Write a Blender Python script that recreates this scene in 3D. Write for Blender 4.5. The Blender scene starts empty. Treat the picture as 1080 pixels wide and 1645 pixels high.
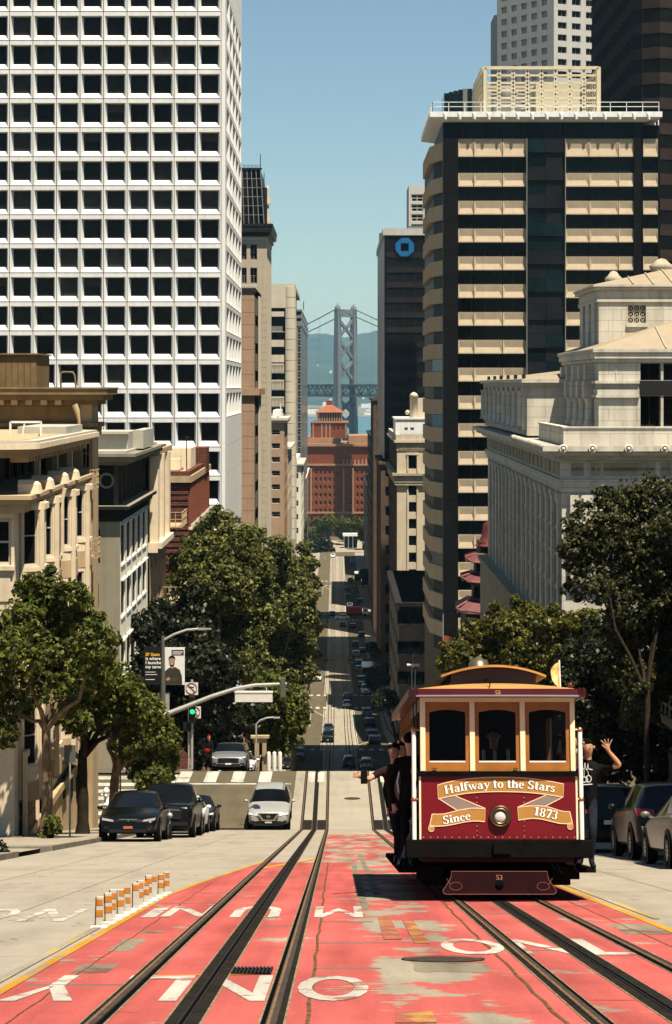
import bpy,bmesh,math,random
import numpy as np
from mathutils import Vector,Matrix

random.seed(7)
rng=np.random.default_rng(7)
S=bpy.context.scene
COL=S.collection
R=math.radians

# ------------------------------------------------------------------ camera, sky, sun, exposure
# the eye is the origin: X right, Y down the street, Z up; K = focal length in photograph pixels
K,VX,VY=3500.0,540.0,620.0
cam_d=bpy.data.cameras.new('camera')
cam_d.sensor_fit='VERTICAL'
cam_d.sensor_height=36.0
cam_d.lens=K/1645.0*36.0
cam_d.shift_y=(VY-822.5)/1645.0
cam_d.clip_start,cam_d.clip_end=0.5,60000.0
cam=bpy.data.objects.new('camera',cam_d)
cam.rotation_euler=(R(90),0,0)
COL.objects.link(cam)
S.camera=cam

SUN=Vector((0.205,-0.335,0.918)).normalized()  # towards the sun: right of and behind the camera, high
world=bpy.data.worlds.new('World')
S.world=world
world.use_nodes=True
wn=world.node_tree
bg=wn.nodes['Background']
sky=wn.nodes.new('ShaderNodeTexSky')
sky.sky_type='NISHITA'
sky.sun_disc=False
sky.sun_elevation=math.asin(SUN.z)
sky.sun_rotation=math.atan2(SUN.x,SUN.y)
sky.altitude=60
sky.air_density=1.0
sky.dust_density=0.0
sky.ozone_density=1.0
tint=wn.nodes.new('ShaderNodeMix');tint.data_type='RGBA';tint.blend_type='MULTIPLY';tint.inputs[0].default_value=1.0
tint.inputs[7].default_value=(0.89,0.975,0.94,1)
wn.links.new(sky.outputs[0],tint.inputs[6]);wn.links.new(tint.outputs[2],bg.inputs[0])
bg.inputs[1].default_value=0.05
sun_d=bpy.data.lights.new('sun','SUN')
sun_d.energy=5.0
sun_d.angle=R(0.53)
sun_d.color=(1.0,0.915,0.77)
sun_o=bpy.data.objects.new('sun',sun_d)
sun_o.rotation_euler=SUN.to_track_quat('Z','Y').to_euler()
sun_o.location=(30,-60,120)
COL.objects.link(sun_o)

S.view_settings.view_transform='Standard'
S.view_settings.look='None'
S.view_settings.exposure=1.0
S.view_settings.gamma=1.0
S.view_settings.use_curve_mapping=False
S.render.engine='CYCLES'
S.cycles.use_denoising=True
S.cycles.max_bounces=6
S.cycles.diffuse_bounces=1
S.cycles.glossy_bounces=3
S.cycles.transparent_max_bounces=12
S.cycles.volume_bounces=0

# ------------------------------------------------------------------ helpers
def at(px,py,Y):return Vector(((px-VX)*Y/K,Y,(VY-py)*Y/K))
def fx(px,Y):return (px-VX)*Y/K
def fz(py,Y):return (VY-py)*Y/K

PROFILE=[(-60,-10.0),(91,18.54),(108,19.1),(180,34.0),(305,54.9),(314,55.1),(330,55.2),(390,61.5),
 (430,63.3),(446,63.5),(600,73.5),(980,75.2),(1250,75.6),(1400,76.2)]
def gz(Y):
 for (a,da),(b,db) in zip(PROFILE,PROFILE[1:]):
  if Y<=b:
   return-(da+(db-da)*(Y-a)/(b-a))
 return-PROFILE[-1][1]
SLOPE=math.atan((18.54+10.0)/151.0)

MATS={}
def mat(name,col,rough=0.7,var=0.12,scale=1.5,bump=0.0,bscale=20.0,metal=0.0,streak=0.0,coat=0.0,emit=0.0,spec=0.3,detail=5.0):
 """procedural painted / stone / metal surface: base colour with noise variation, optional vertical grime streaks and bump"""
 if name in MATS:return MATS[name]
 if rough>=.75 and not metal:spec=0.0  # chalky surfaces: no sheen at grazing angles
 elif max(col)<.06 and not metal and not coat:spec=min(spec,.10)
 m=bpy.data.materials.new(name);m.use_nodes=True
 nt=m.node_tree;N,L=nt.nodes,nt.links
 p=N['Principled BSDF']
 p.inputs['Roughness'].default_value=rough
 p.inputs['Metallic'].default_value=metal
 p.inputs['Specular IOR Level'].default_value=spec
 if coat:p.inputs['Coat Weight'].default_value=coat;p.inputs['Coat Roughness'].default_value=0.06
 if emit:
  p.inputs['Emission Color'].default_value=(*col,1);p.inputs['Emission Strength'].default_value=emit
 geo=N.new('ShaderNodeNewGeometry')
 src=geo.outputs['Position']
 p.inputs['Base Color'].default_value=(*col,1)
 last=None
 if var:
  n=N.new('ShaderNodeTexNoise');n.inputs['Scale'].default_value=scale;n.inputs['Detail'].default_value=detail
  n.inputs['Roughness'].default_value=0.62
  L.new(src,n.inputs['Vector'])
  mr=N.new('ShaderNodeMapRange');mr.inputs[1].default_value=0.3;mr.inputs[2].default_value=0.7
  mr.inputs[3].default_value=1-var;mr.inputs[4].default_value=1+var
  L.new(n.outputs['Fac'],mr.inputs[0])
  mx=N.new('ShaderNodeVectorMath');mx.operation='SCALE';mx.inputs[0].default_value=col
  L.new(mr.outputs[0],mx.inputs['Scale']);last=mx.outputs[0]
  if streak:
   mp=N.new('ShaderNodeMapping');mp.inputs['Scale'].default_value=(1.6,1.6,0.09)
   L.new(src,mp.inputs[0])
   n2=N.new('ShaderNodeTexNoise');n2.inputs['Scale'].default_value=1.3;n2.inputs['Detail'].default_value=6
   L.new(mp.outputs[0],n2.inputs['Vector'])
   m2=N.new('ShaderNodeMapRange');m2.inputs[1].default_value=0.45;m2.inputs[2].default_value=0.75
   m2.inputs[3].default_value=1.0;m2.inputs[4].default_value=1-streak
   L.new(n2.outputs['Fac'],m2.inputs[0])
   s2=N.new('ShaderNodeVectorMath');s2.operation='SCALE'
   L.new(last,s2.inputs[0]);L.new(m2.outputs[0],s2.inputs['Scale']);last=s2.outputs[0]
  L.new(last,p.inputs['Base Color'])
 if bump:
  nb=N.new('ShaderNodeTexNoise');nb.inputs['Scale'].default_value=bscale;nb.inputs['Detail'].default_value=4
  L.new(src,nb.inputs['Vector'])
  b=N.new('ShaderNodeBump');b.inputs['Strength'].default_value=bump;b.inputs['Distance'].default_value=0.05
  L.new(nb.outputs['Fac'],b.inputs['Height']);L.new(b.outputs[0],p.inputs['Normal'])
 MATS[name]=m
 return m

def glass_dark(name,col=(0.0026,0.0026,0.0025),rough=0.08,var=0.85,spec=0.09):
 """window glass seen by day: a dark room behind it and a clear reflection, each pane a little different"""
 if name in MATS:return MATS[name]
 m=bpy.data.materials.new(name);m.use_nodes=True
 nt=m.node_tree;N,L=nt.nodes,nt.links
 p=N['Principled BSDF'];p.inputs['Roughness'].default_value=rough;p.inputs['Specular IOR Level'].default_value=spec
 oi=N.new('ShaderNodeObjectInfo')
 mr=N.new('ShaderNodeMapRange');mr.inputs[3].default_value=1-var;mr.inputs[4].default_value=1+2.2*var
 L.new(oi.outputs['Random'],mr.inputs[0])
 geo=N.new('ShaderNodeNewGeometry')
 n=N.new('ShaderNodeTexNoise');n.inputs['Scale'].default_value=1.1;n.inputs['Detail'].default_value=2
 L.new(geo.outputs['Position'],n.inputs['Vector'])
 mu=N.new('ShaderNodeMath');mu.operation='MULTIPLY';L.new(mr.outputs[0],mu.inputs[0]);L.new(n.outputs['Fac'],mu.inputs[1])
 mx=N.new('ShaderNodeVectorMath');mx.operation='SCALE';mx.inputs[0].default_value=tuple(2*c for c in col)
 L.new(mu.outputs[0],mx.inputs['Scale']);L.new(mx.outputs[0],p.inputs['Base Color'])
 MATS[name]=m
 return m

def clear_glass(name,tint=(0.35,0.37,0.36)):
 if name in MATS:return MATS[name]
 m=bpy.data.materials.new(name);m.use_nodes=True
 nt=m.node_tree;N,L=nt.nodes,nt.links
 N.remove(N['Principled BSDF'])
 t=N.new('ShaderNodeBsdfTransparent');t.inputs[0].default_value=(*tint,1)
 g=N.new('ShaderNodeBsdfGlossy');g.inputs['Roughness'].default_value=0.03
 f=N.new('ShaderNodeFresnel');f.inputs[0].default_value=1.16
 mx=N.new('ShaderNodeMixShader');L.new(f.outputs[0],mx.inputs[0]);L.new(t.outputs[0],mx.inputs[1]);L.new(g.outputs[0],mx.inputs[2])
 L.new(mx.outputs[0],N['Material Output'].inputs[0])
 MATS[name]=m
 return m

def abs_loc(o):
 v=Vector((0,0,0))
 while o is not None:
  v+=o.location;o=o.parent
 return v

class MB:
 """collects shapes in world coordinates and links them as ONE mesh object"""
 def __init__(s):s.v,s.f,s.m,s.sm=[],[],[],[]
 def add(s,vs,fs,m=0,smooth=False):
  b=len(s.v);s.v+=[tuple(v) for v in vs]
  for f in fs:
   s.f.append(tuple(b+i for i in f));s.m.append(m);s.sm.append(smooth)
  return s
 def quad(s,a,b,c,d,m=0):return s.add([a,b,c,d],[(0,1,2,3)],m)
 def poly(s,pts,m=0):return s.add(pts,[tuple(range(len(pts)))],m)
 def box(s,x0,x1,y0,y1,z0,z1,m=0,skip=()):
  x0,x1=min(x0,x1),max(x0,x1);y0,y1=min(y0,y1),max(y0,y1);z0,z1=min(z0,z1),max(z0,z1)
  v=[(x0,y0,z0),(x1,y0,z0),(x1,y1,z0),(x0,y1,z0),(x0,y0,z1),(x1,y0,z1),(x1,y1,z1),(x0,y1,z1)]
  f=dict(b=(0,3,2,1),t=(4,5,6,7),n=(0,1,5,4),f=(2,3,7,6),r=(1,2,6,5),l=(3,0,4,7))
  return s.add(v,[q for k,q in f.items() if k not in skip],m)
 def bar(s,p0,p1,w,h,m=0,up=(0,0,1)):
  """a box-section bar between two points"""
  p0,p1=Vector(p0),Vector(p1);d=(p1-p0).normalized();u=Vector(up)
  if abs(d.dot(u))>0.98:u=Vector((0,1,0))
  a=d.cross(u).normalized()*w/2;b=a.cross(d).normalized()*h/2
  v=[p0-a-b,p0+a-b,p0+a+b,p0-a+b,p1-a-b,p1+a-b,p1+a+b,p1-a+b]
  return s.add(v,[(0,3,2,1),(4,5,6,7),(0,1,5,4),(1,2,6,5),(2,3,7,6),(3,0,4,7)],m)
 def tube(s,pts,r,n=8,m=0,cap=True):
  pts=[Vector(p) for p in pts];rs=r if isinstance(r,(list,tuple)) else [r]*len(pts)
  d0=(pts[1]-pts[0]).normalized();u=Vector((0,0,1)) if abs(d0.z)<0.9 else Vector((1,0,0))
  a=d0.cross(u).normalized();V=[]
  for i,p in enumerate(pts):
   d=(pts[min(i+1,len(pts)-1)]-pts[max(i-1,0)]).normalized()
   a=(a-d*a.dot(d)).normalized();b=d.cross(a)
   for k in range(n):
    t=2*math.pi*k/n;V.append(p+(a*math.cos(t)+b*math.sin(t))*rs[i])
  F=[(i*n+k,i*n+(k+1)%n,(i+1)*n+(k+1)%n,(i+1)*n+k) for i in range(len(pts)-1) for k in range(n)]
  s.add(V,F,m,True)
  if cap:
   s.add(V[:n][::-1],[tuple(range(n))],m);s.add(V[-n:],[tuple(range(n))],m)
  return s
 def lathe(s,prof,c=(0,0,0),n=12,m=0,axis='z',a0=0.0,a1=2*math.pi,sm=True):
  full=abs(a1-a0-2*math.pi)<1e-6;k2=n if full else n+1;V=[]
  for (r,z) in prof:
   for k in range(k2):
    t=a0+(a1-a0)*k/n;x,y=r*math.cos(t),r*math.sin(t)
    p={'z':(x,y,z),'y':(x,-z,y),'x':(z,x,y)}[axis]
    V.append((c[0]+p[0],c[1]+p[1],c[2]+p[2]))
  F=[(i*k2+k,i*k2+(k+1)%k2,(i+1)*k2+(k+1)%k2,(i+1)*k2+k) for i in range(len(prof)-1) for k in range(n)]
  return s.add(V,F,m,sm)
 def ball(s,c,r,n=10,m=0,sq=(1,1,1)):
  V,F=[],[];h=n//2
  for i in range(h+1):
   ph=math.pi*i/h
   for k in range(n):
    t=2*math.pi*k/n
    V.append((c[0]+r*sq[0]*math.sin(ph)*math.cos(t),c[1]+r*sq[1]*math.sin(ph)*math.sin(t),c[2]+r*sq[2]*math.cos(ph)))
  F=[(i*n+k,(i+1)*n+k,(i+1)*n+(k+1)%n,i*n+(k+1)%n) for i in range(h) for k in range(n)]
  return s.add(V,F,m,True)
 def extrude(s,pts,d,m=0):
  """closed outline pts (3-D) pushed along vector d"""
  d=Vector(d);n=len(pts);V=[Vector(p) for p in pts]+[Vector(p)+d for p in pts]
  F=[tuple(range(n)),tuple(range(2*n-1,n-1,-1))]+[(i,i+n,(i+1)%n+n,(i+1)%n) for i in range(n)]
  return s.add(V,F,m)
 def xf(s,M):
  s.v=[tuple(M @ Vector(v)) for v in s.v];return s
 def mesh(s,name,mats):
  me=bpy.data.meshes.new(name);me.from_pydata(s.v,[],s.f)
  for mt in (mats if isinstance(mats,(list,tuple)) else [mats]):me.materials.append(mt)
  me.polygons.foreach_set('material_index',s.m);me.polygons.foreach_set('use_smooth',s.sm)
  return me
 def build(s,name,mats,parent=None,local=False,bevel=0.0,fixn=True):
  off=Vector((0,0,0)) if (parent is None or local) else abs_loc(parent)
  if off.length:s.v=[(v[0]-off.x,v[1]-off.y,v[2]-off.z) for v in s.v]
  me=s.mesh(name,mats)
  if fixn:
   bm=bmesh.new();bm.from_mesh(me);bmesh.ops.recalc_face_normals(bm,faces=bm.faces);bm.to_mesh(me);bm.free()
  o=bpy.data.objects.new(name,me);COL.objects.link(o)
  if parent is not None:o.parent=parent
  if bevel:
   b=o.modifiers.new('bevel','BEVEL');b.width=bevel;b.segments=2;b.limit_method='ANGLE'
  return o

def tag(o,label=None,cat=None,group=None,kind=None):
 if label:o['label']=label
 if cat:o['category']=cat
 if group:o['group']=group
 if kind:o['kind']=kind
 return o
def thing(name,label,cat,loc=(0,0,0),group=None,rz=0.0):
 o=bpy.data.objects.new(name,None);COL.objects.link(o);o.empty_display_size=0.3
 o.location=loc;o.rotation_euler=(0,0,rz)
 return tag(o,label,cat,group)
def inst(name,me,parent,loc,rot=0.0):
 """a linked copy of mesh me at world position loc under parent"""
 o=bpy.data.objects.new(name,me);COL.objects.link(o)
 if parent is not None:o.parent=parent;o.location=Vector(loc)-abs_loc(parent)
 else:o.location=loc
 if rot:o.rotation_euler=(0,0,rot)
 return o
def copy_tree(o,parent=None):
 c=o.copy();COL.objects.link(c);c.parent=parent
 for ch in list(o.children):copy_tree(ch,c)
 return c
 # ------------------------------------------------------------------ the ground, the street and its paint
CX=0.59  # street centre line, between the two tracks
KL,KR=-7.15,8.35  # kerb faces
CROSS=[(91,108),(208,222),(314,330),(430,446),(560,574),(690,704),(815,829)]  # cross streets
def ystations(y0,y1,step):
 ys=[y0+(y1-y0)*i/max(1,math.ceil((y1-y0)/step)) for i in range(max(1,math.ceil((y1-y0)/step))+1)]
 ys+=[p[0] for p in PROFILE if y0<p[0]<y1]
 return sorted(set(ys))
def strip(mb,x0,x1,y0,y1,dz,step=40,m=0,xs=None):
 """a sheet that follows the street profile; x0/x1 may be functions of Y"""
 f0=x0 if callable(x0) else (lambda y:x0);f1=x1 if callable(x1) else (lambda y:x1)
 ys=ystations(y0,y1,step)
 V=[]
 for y in ys:V+=[(f0(y),y,gz(y)+dz),(f1(y),y,gz(y)+dz)]
 mb.add(V,[(2*i,2*i+1,2*i+3,2*i+2) for i in range(len(ys)-1)],m)
 return mb
def flat_sheet(name,pts,dz,m,kind='structure'):
 mb=MB();mb.poly([(x,y,gz(y)+dz) for x,y in pts]);return tag(mb.build(name,m,fixn=False),kind=kind)

def road_mat(name,col,var,cracks=0.0,stain=(0.5,0.46,0.40)):
 m=bpy.data.materials.new(name);m.use_nodes=True
 nt=m.node_tree;N,L=nt.nodes,nt.links;p=N['Principled BSDF'];p.inputs['Roughness'].default_value=0.85
 p.inputs['Specular IOR Level'].default_value=0.0
 geo=N.new('ShaderNodeNewGeometry');src=geo.outputs['Position']
 def noise(scale,det,vec=src,rough=0.6):
  n=N.new('ShaderNodeTexNoise');n.inputs['Scale'].default_value=scale;n.inputs['Detail'].default_value=det;n.inputs['Roughness'].default_value=rough
  L.new(vec,n.inputs['Vector']);return n.outputs['Fac']
 def rng_(v,a,b,c,d):
  r=N.new('ShaderNodeMapRange');L.new(v,r.inputs[0])
  for i,k in enumerate((a,b,c,d)):r.inputs[i+1].default_value=k
  return r.outputs[0]
 def scale(v,f):
  s=N.new('ShaderNodeVectorMath');s.operation='SCALE'
  if isinstance(v,tuple):s.inputs[0].default_value=v
  else:L.new(v,s.inputs[0])
  L.new(f,s.inputs['Scale']);return s.outputs[0]
 c=scale(col,rng_(noise(0.55,6),0.3,0.7,1-var,1+var))
 c=scale(c,rng_(noise(38,3),0.3,0.7,0.88,1.1))
 mp=N.new('ShaderNodeMapping');mp.inputs['Scale'].default_value=(1.1,0.07,1);L.new(src,mp.inputs[0])
 c=scale(c,rng_(noise(1.2,6,mp.outputs[0]),0.5,0.78,1.0,0.74))  # tyre-worn lengthwise bands
 if cracks:
  vo=N.new('ShaderNodeTexVoronoi');vo.feature='DISTANCE_TO_EDGE';vo.inputs['Scale'].default_value=0.23;vo.inputs['Randomness'].default_value=1
  w=N.new('ShaderNodeVectorMath');w.operation='ADD';L.new(src,w.inputs[0])
  nn=N.new('ShaderNodeTexNoise');nn.inputs['Scale'].default_value=1.3;nn.inputs['Detail'].default_value=5;L.new(src,nn.inputs['Vector'])
  s=N.new('ShaderNodeVectorMath');s.operation='SCALE';s.inputs['Scale'].default_value=1.6;L.new(nn.outputs['Color'],s.inputs[0]);L.new(s.outputs[0],w.inputs[1])
  L.new(w.outputs[0],vo.inputs['Vector'])
  c=scale(c,rng_(vo.outputs['Distance'],0.0,cracks,0.45,1.0))
 L.new(c,p.inputs['Base Color'])
 b=N.new('ShaderNodeBump');b.inputs['Strength'].default_value=0.35;b.inputs['Distance'].default_value=0.01
 L.new(noise(55,4),b.inputs['Height']);L.new(b.outputs[0],p.inputs['Normal'])
 return m
M_conc=road_mat('road_concrete',(0.284,0.246,0.190),0.09,0.006)
M_bed=road_mat('track_bed_concrete',(0.272,0.236,0.178),0.10)
M_asph=road_mat('old_asphalt',(0.100,0.083,0.052),0.12)
M_walk=road_mat('sidewalk_concrete',(0.275,0.23,0.17),0.12)
M_kerb=mat('kerb_stone',(0.20,0.18,0.14),0.85,0.25,1.2)
M_dirt=mat('city_ground',(0.10,0.09,0.075),0.9,0.2,0.2)
M_tar=mat('track_tar',(0.019,0.016,0.013),0.9,0.25,3.0,0.3,40)
M_rail=mat('rail_steel',(0.050,0.032,0.020),0.6,0.4,6.0,metal=0.2)
M_iron=mat('cast_iron',(0.016,0.015,0.0135),0.6,0.2,8)
M_grove=mat('groove_black',(0.004,0.004,0.004),0.9,0)
M_rust=mat('rusty_joint',(0.11,0.06,0.03),0.9,0.5,9.0)

def worn_paint(name,col,base,thr,bare=None,soft=0.03,scale=1.1,stretch=(1.0,0.62,1.0)):
 """road paint worn through to the concrete; bare = (x0, x1) band between the tracks where it has mostly gone"""
 m=bpy.data.materials.new(name);m.use_nodes=True
 nt=m.node_tree;N,L=nt.nodes,nt.links;p=N['Principled BSDF'];p.inputs['Roughness'].default_value=0.8
 p.inputs['Specular IOR Level'].default_value=0.0
 geo=N.new('ShaderNodeNewGeometry');src=geo.outputs['Position']
 mp=N.new('ShaderNodeMapping');mp.inputs['Scale'].default_value=stretch;L.new(src,mp.inputs[0])
 n=N.new('ShaderNodeTexNoise');n.inputs['Scale'].default_value=scale;n.inputs['Detail'].default_value=9;n.inputs['Roughness'].default_value=0.58
 L.new(mp.outputs[0],n.inputs['Vector'])
 ms=N.new('ShaderNodeMapping');ms.inputs['Scale'].default_value=(.55,3.0,1);L.new(src,ms.inputs[0])  # torn, scuffed edges
 ns=N.new('ShaderNodeTexNoise');ns.inputs['Scale'].default_value=3.4;ns.inputs['Detail'].default_value=6;ns.inputs['Roughness'].default_value=.75;L.new(ms.outputs[0],ns.inputs['Vector'])
 na=N.new('ShaderNodeMath');na.operation='MULTIPLY_ADD';na.inputs[1].default_value=.34;na.inputs[2].default_value=-.17;L.new(ns.outputs['Fac'],na.inputs[0])
 nb=N.new('ShaderNodeMath');L.new(n.outputs['Fac'],nb.inputs[0]);L.new(na.outputs[0],nb.inputs[1]);val=nb.outputs[0]
 if bare:
  sx=N.new('ShaderNodeSeparateXYZ');L.new(src,sx.inputs[0])
  c=(bare[0]+bare[1])/2;h=(bare[1]-bare[0])/2
  a=N.new('ShaderNodeMath');a.operation='SUBTRACT';L.new(sx.outputs[0],a.inputs[0]);a.inputs[1].default_value=c
  b=N.new('ShaderNodeMath');b.operation='ABSOLUTE';L.new(a.outputs[0],b.inputs[0])
  r=N.new('ShaderNodeMapRange');r.inputs[1].default_value=h*0.70;r.inputs[2].default_value=h*1.25;r.inputs[3].default_value=bare[2];r.inputs[4].default_value=0
  L.new(b.outputs[0],r.inputs[0])
  s=N.new('ShaderNodeMath');s.operation='ADD';L.new(val,s.inputs[0]);L.new(r.outputs[0],s.inputs[1]);val=s.outputs[0]
 r=N.new('ShaderNodeMapRange');r.inputs[1].default_value=thr-soft;r.inputs[2].default_value=thr+soft;r.inputs[3].default_value=0;r.inputs[4].default_value=1
 L.new(val,r.inputs[0])
 n2=N.new('ShaderNodeTexNoise');n2.inputs['Scale'].default_value=0.9;n2.inputs['Detail'].default_value=7;L.new(mp.outputs[0],n2.inputs['Vector'])
 r2=N.new('ShaderNodeMapRange');r2.inputs[1].default_value=0.3;r2.inputs[2].default_value=0.72;r2.inputs[3].default_value=1.1;r2.inputs[4].default_value=0.82;L.new(n2.outputs['Fac'],r2.inputs[0])
 n3=N.new('ShaderNodeTexNoise');n3.inputs['Scale'].default_value=45;n3.inputs['Detail'].default_value=2;L.new(src,n3.inputs['Vector'])
 r3=N.new('ShaderNodeMapRange');r3.inputs[1].default_value=0.3;r3.inputs[2].default_value=0.7;r3.inputs[3].default_value=0.86;r3.inputs[4].default_value=1.12;L.new(n3.outputs['Fac'],r3.inputs[0])
 mu=N.new('ShaderNodeMath');mu.operation='MULTIPLY';L.new(r2.outputs[0],mu.inputs[0]);L.new(r3.outputs[0],mu.inputs[1])
 # dark hairline cracks and scuffs across the lane
 mq=N.new('ShaderNodeMapping');mq.inputs['Scale'].default_value=(0.5,3.2,1);L.new(src,mq.inputs[0])
 n4=N.new('ShaderNodeTexNoise');n4.inputs['Scale'].default_value=1.4;n4.inputs['Detail'].default_value=8;n4.inputs['Roughness'].default_value=0.7;L.new(mq.outputs[0],n4.inputs['Vector'])
 r4=N.new('ShaderNodeMapRange');r4.inputs[1].default_value=0.655;r4.inputs[2].default_value=0.70;r4.inputs[3].default_value=1.0;r4.inputs[4].default_value=0.42;L.new(n4.outputs['Fac'],r4.inputs[0])
 mu2=N.new('ShaderNodeMath');mu2.operation='MULTIPLY';L.new(mu.outputs[0],mu2.inputs[0]);L.new(r4.outputs[0],mu2.inputs[1])
 mt=N.new('ShaderNodeMapping');mt.inputs['Scale'].default_value=(2.6,.07,1);L.new(src,mt.inputs[0])  # lengthwise tyre grime and drips
 nt_=N.new('ShaderNodeTexNoise');nt_.inputs['Scale'].default_value=1.0;nt_.inputs['Detail'].default_value=7;L.new(mt.outputs[0],nt_.inputs['Vector'])
 rt=N.new('ShaderNodeMapRange');rt.inputs[1].default_value=.35;rt.inputs[2].default_value=.72;rt.inputs[3].default_value=1.10;rt.inputs[4].default_value=.70;L.new(nt_.outputs['Fac'],rt.inputs[0])
 mu3=N.new('ShaderNodeMath');mu3.operation='MULTIPLY';L.new(mu2.outputs[0],mu3.inputs[0]);L.new(rt.outputs[0],mu3.inputs[1]);mu2=mu3
 mx=N.new('ShaderNodeMix');mx.data_type='RGBA';L.new(r.outputs[0],mx.inputs[0]);mx.inputs[6].default_value=(*col,1);mx.inputs[7].default_value=(*base,1)
 sc=N.new('ShaderNodeVectorMath');sc.operation='SCALE';L.new(mx.outputs[2],sc.inputs[0]);L.new(mu2.outputs[0],sc.inputs['Scale'])
 L.new(sc.outputs[0],p.inputs['Base Color'])
 return m
BARE=(0.262,0.226,0.168)
M_red=worn_paint('red_lane_paint',(0.385,0.088,0.076),BARE,0.645,(0.28,1.10,0.165),soft=.014)
M_white=worn_paint('white_road_paint',(0.42,0.39,0.33),(0.27,0.13,0.10),0.565,scale=3.2)
M_whitec=worn_paint('white_street_paint',(0.43,0.40,0.33),BARE,0.62,scale=1.2)
M_faint=worn_paint('faded_white_paint',(0.42,0.385,0.315),(0.284,0.246,0.190),0.52,scale=2.0)
M_yel=worn_paint('yellow_line_paint',(0.44,0.225,0.035),BARE,0.58,scale=1.6)
M_yelf=worn_paint('faded_yellow_paint',(0.42,0.25,0.06),(0.284,0.246,0.190),0.47,scale=1.5)
M_yelb=worn_paint('bled_yellow_paint',(0.38,0.21,0.06),(0.30,0.10,0.07),0.44,scale=3.5,soft=.05)

# wide terrain under everything, then the street on it
mb=MB();ys=[-60,0,91,108,180,305,330,390,430,446,600,980,1240]
V=[]
for y in ys:
 for x in (-2600,-300,-30,30,300,2600):V.append((x,y,gz(y)-0.30-(0.5 if abs(x)>100 else 0)))
mb.add(V,[(6*i+k,6*i+k+1,6*i+k+7,6*i+k+6) for i in range(len(ys)-1) for k in range(5)])
tag(mb.build('ground',M_dirt,fixn=False),kind='structure')

tag(strip(MB(),KL-0.02,KR+0.02,-40,91,0.0).build('concrete_road',M_conc,fixn=False),kind='structure')
mb=MB();strip(mb,KL-0.02,KR+0.02,91,1180,0.0)
for a,b in CROSS:
 strip(mb,-160,KL-0.02,a+1.2,b-1.2,0.0);strip(mb,KR+0.02,160,a+1.2,b-1.2,0.0)
tag(mb.build('asphalt_road',M_asph,fixn=False),kind='structure')
tag(strip(MB(),-1.95,3.15,91,985,0.006).build('track_bed',M_bed,fixn=False),kind='structure')

# sidewalks with kerbs, one pair per block, corners ramped at the cross streets
ends=[-40]+[v for c in CROSS for v in c]+[985]
def sidewalk(x0,x1,kx,y0,y1):
 mb=MB();strip(mb,x0,x1,y0,y1,0.13)
 tag(mb.build('sidewalk',M_walk,fixn=False),kind='structure')
 k=MB();ys=ystations(y0,y1,30);s=1 if kx<0 else-1
 for a,b in zip(ys,ys[1:]):
  V=[(kx,a,gz(a)-.1),(kx+s*.02,a,gz(a)+.134),(kx-s*.16,a,gz(a)+.134),(kx,b,gz(b)-.1),(kx+s*.02,b,gz(b)+.134),(kx-s*.16,b,gz(b)+.134)]
  k.add(V,[(0,1,4,3),(1,2,5,4)])
 for e in (y0,y1):k.box(min(x0,x1),max(x0,x1),e-.06,e+.06,gz(e)-.25,gz(e)+.125)
 tag(k.build('kerb',M_kerb),kind='structure')
for i in range(0,len(ends),2):
 if i==0:
  sidewalk(KL,-11.6,KL,-40,49);sidewalk(KL,-11.6,KL,55,88.5)
  strip(MB(),KL-0.3,-11.6,49,55,0.06).build('driveway',M_walk,fixn=False)['kind']='structure'
  sidewalk(12.6,KR,KR,-40,88.5)
 else:
  a,b=ends[i],ends[i+1]
  sidewalk(KL,-14,KL,a+2,b-2);sidewalk(16,KR,KR,a+2,b-2)

  # red transit lane between the yellow lines
def redleft(y):return-2.27 if y<31 else (-2.27+(y-31)*0.055 if y<46 else-1.44)
strip(MB(),redleft,3.36,2,45,0.004,3).build('red_lane',M_red,fixn=False)['kind']='structure'
M_red2=worn_paint('thin_red_paint',(0.36,0.085,0.072),BARE,0.50,scale=1.6,stretch=(1.0,0.12,1.0))
strip(MB(),-0.3,3.3,45.01,80,0.004,5).build('red_lane',M_red2,fixn=False)['kind']='structure'
flat_sheet('red_patch',[(1.2,104.5),(2.0,104.5),(2.0,107),(1.2,107)],0.012,M_red2)

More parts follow.
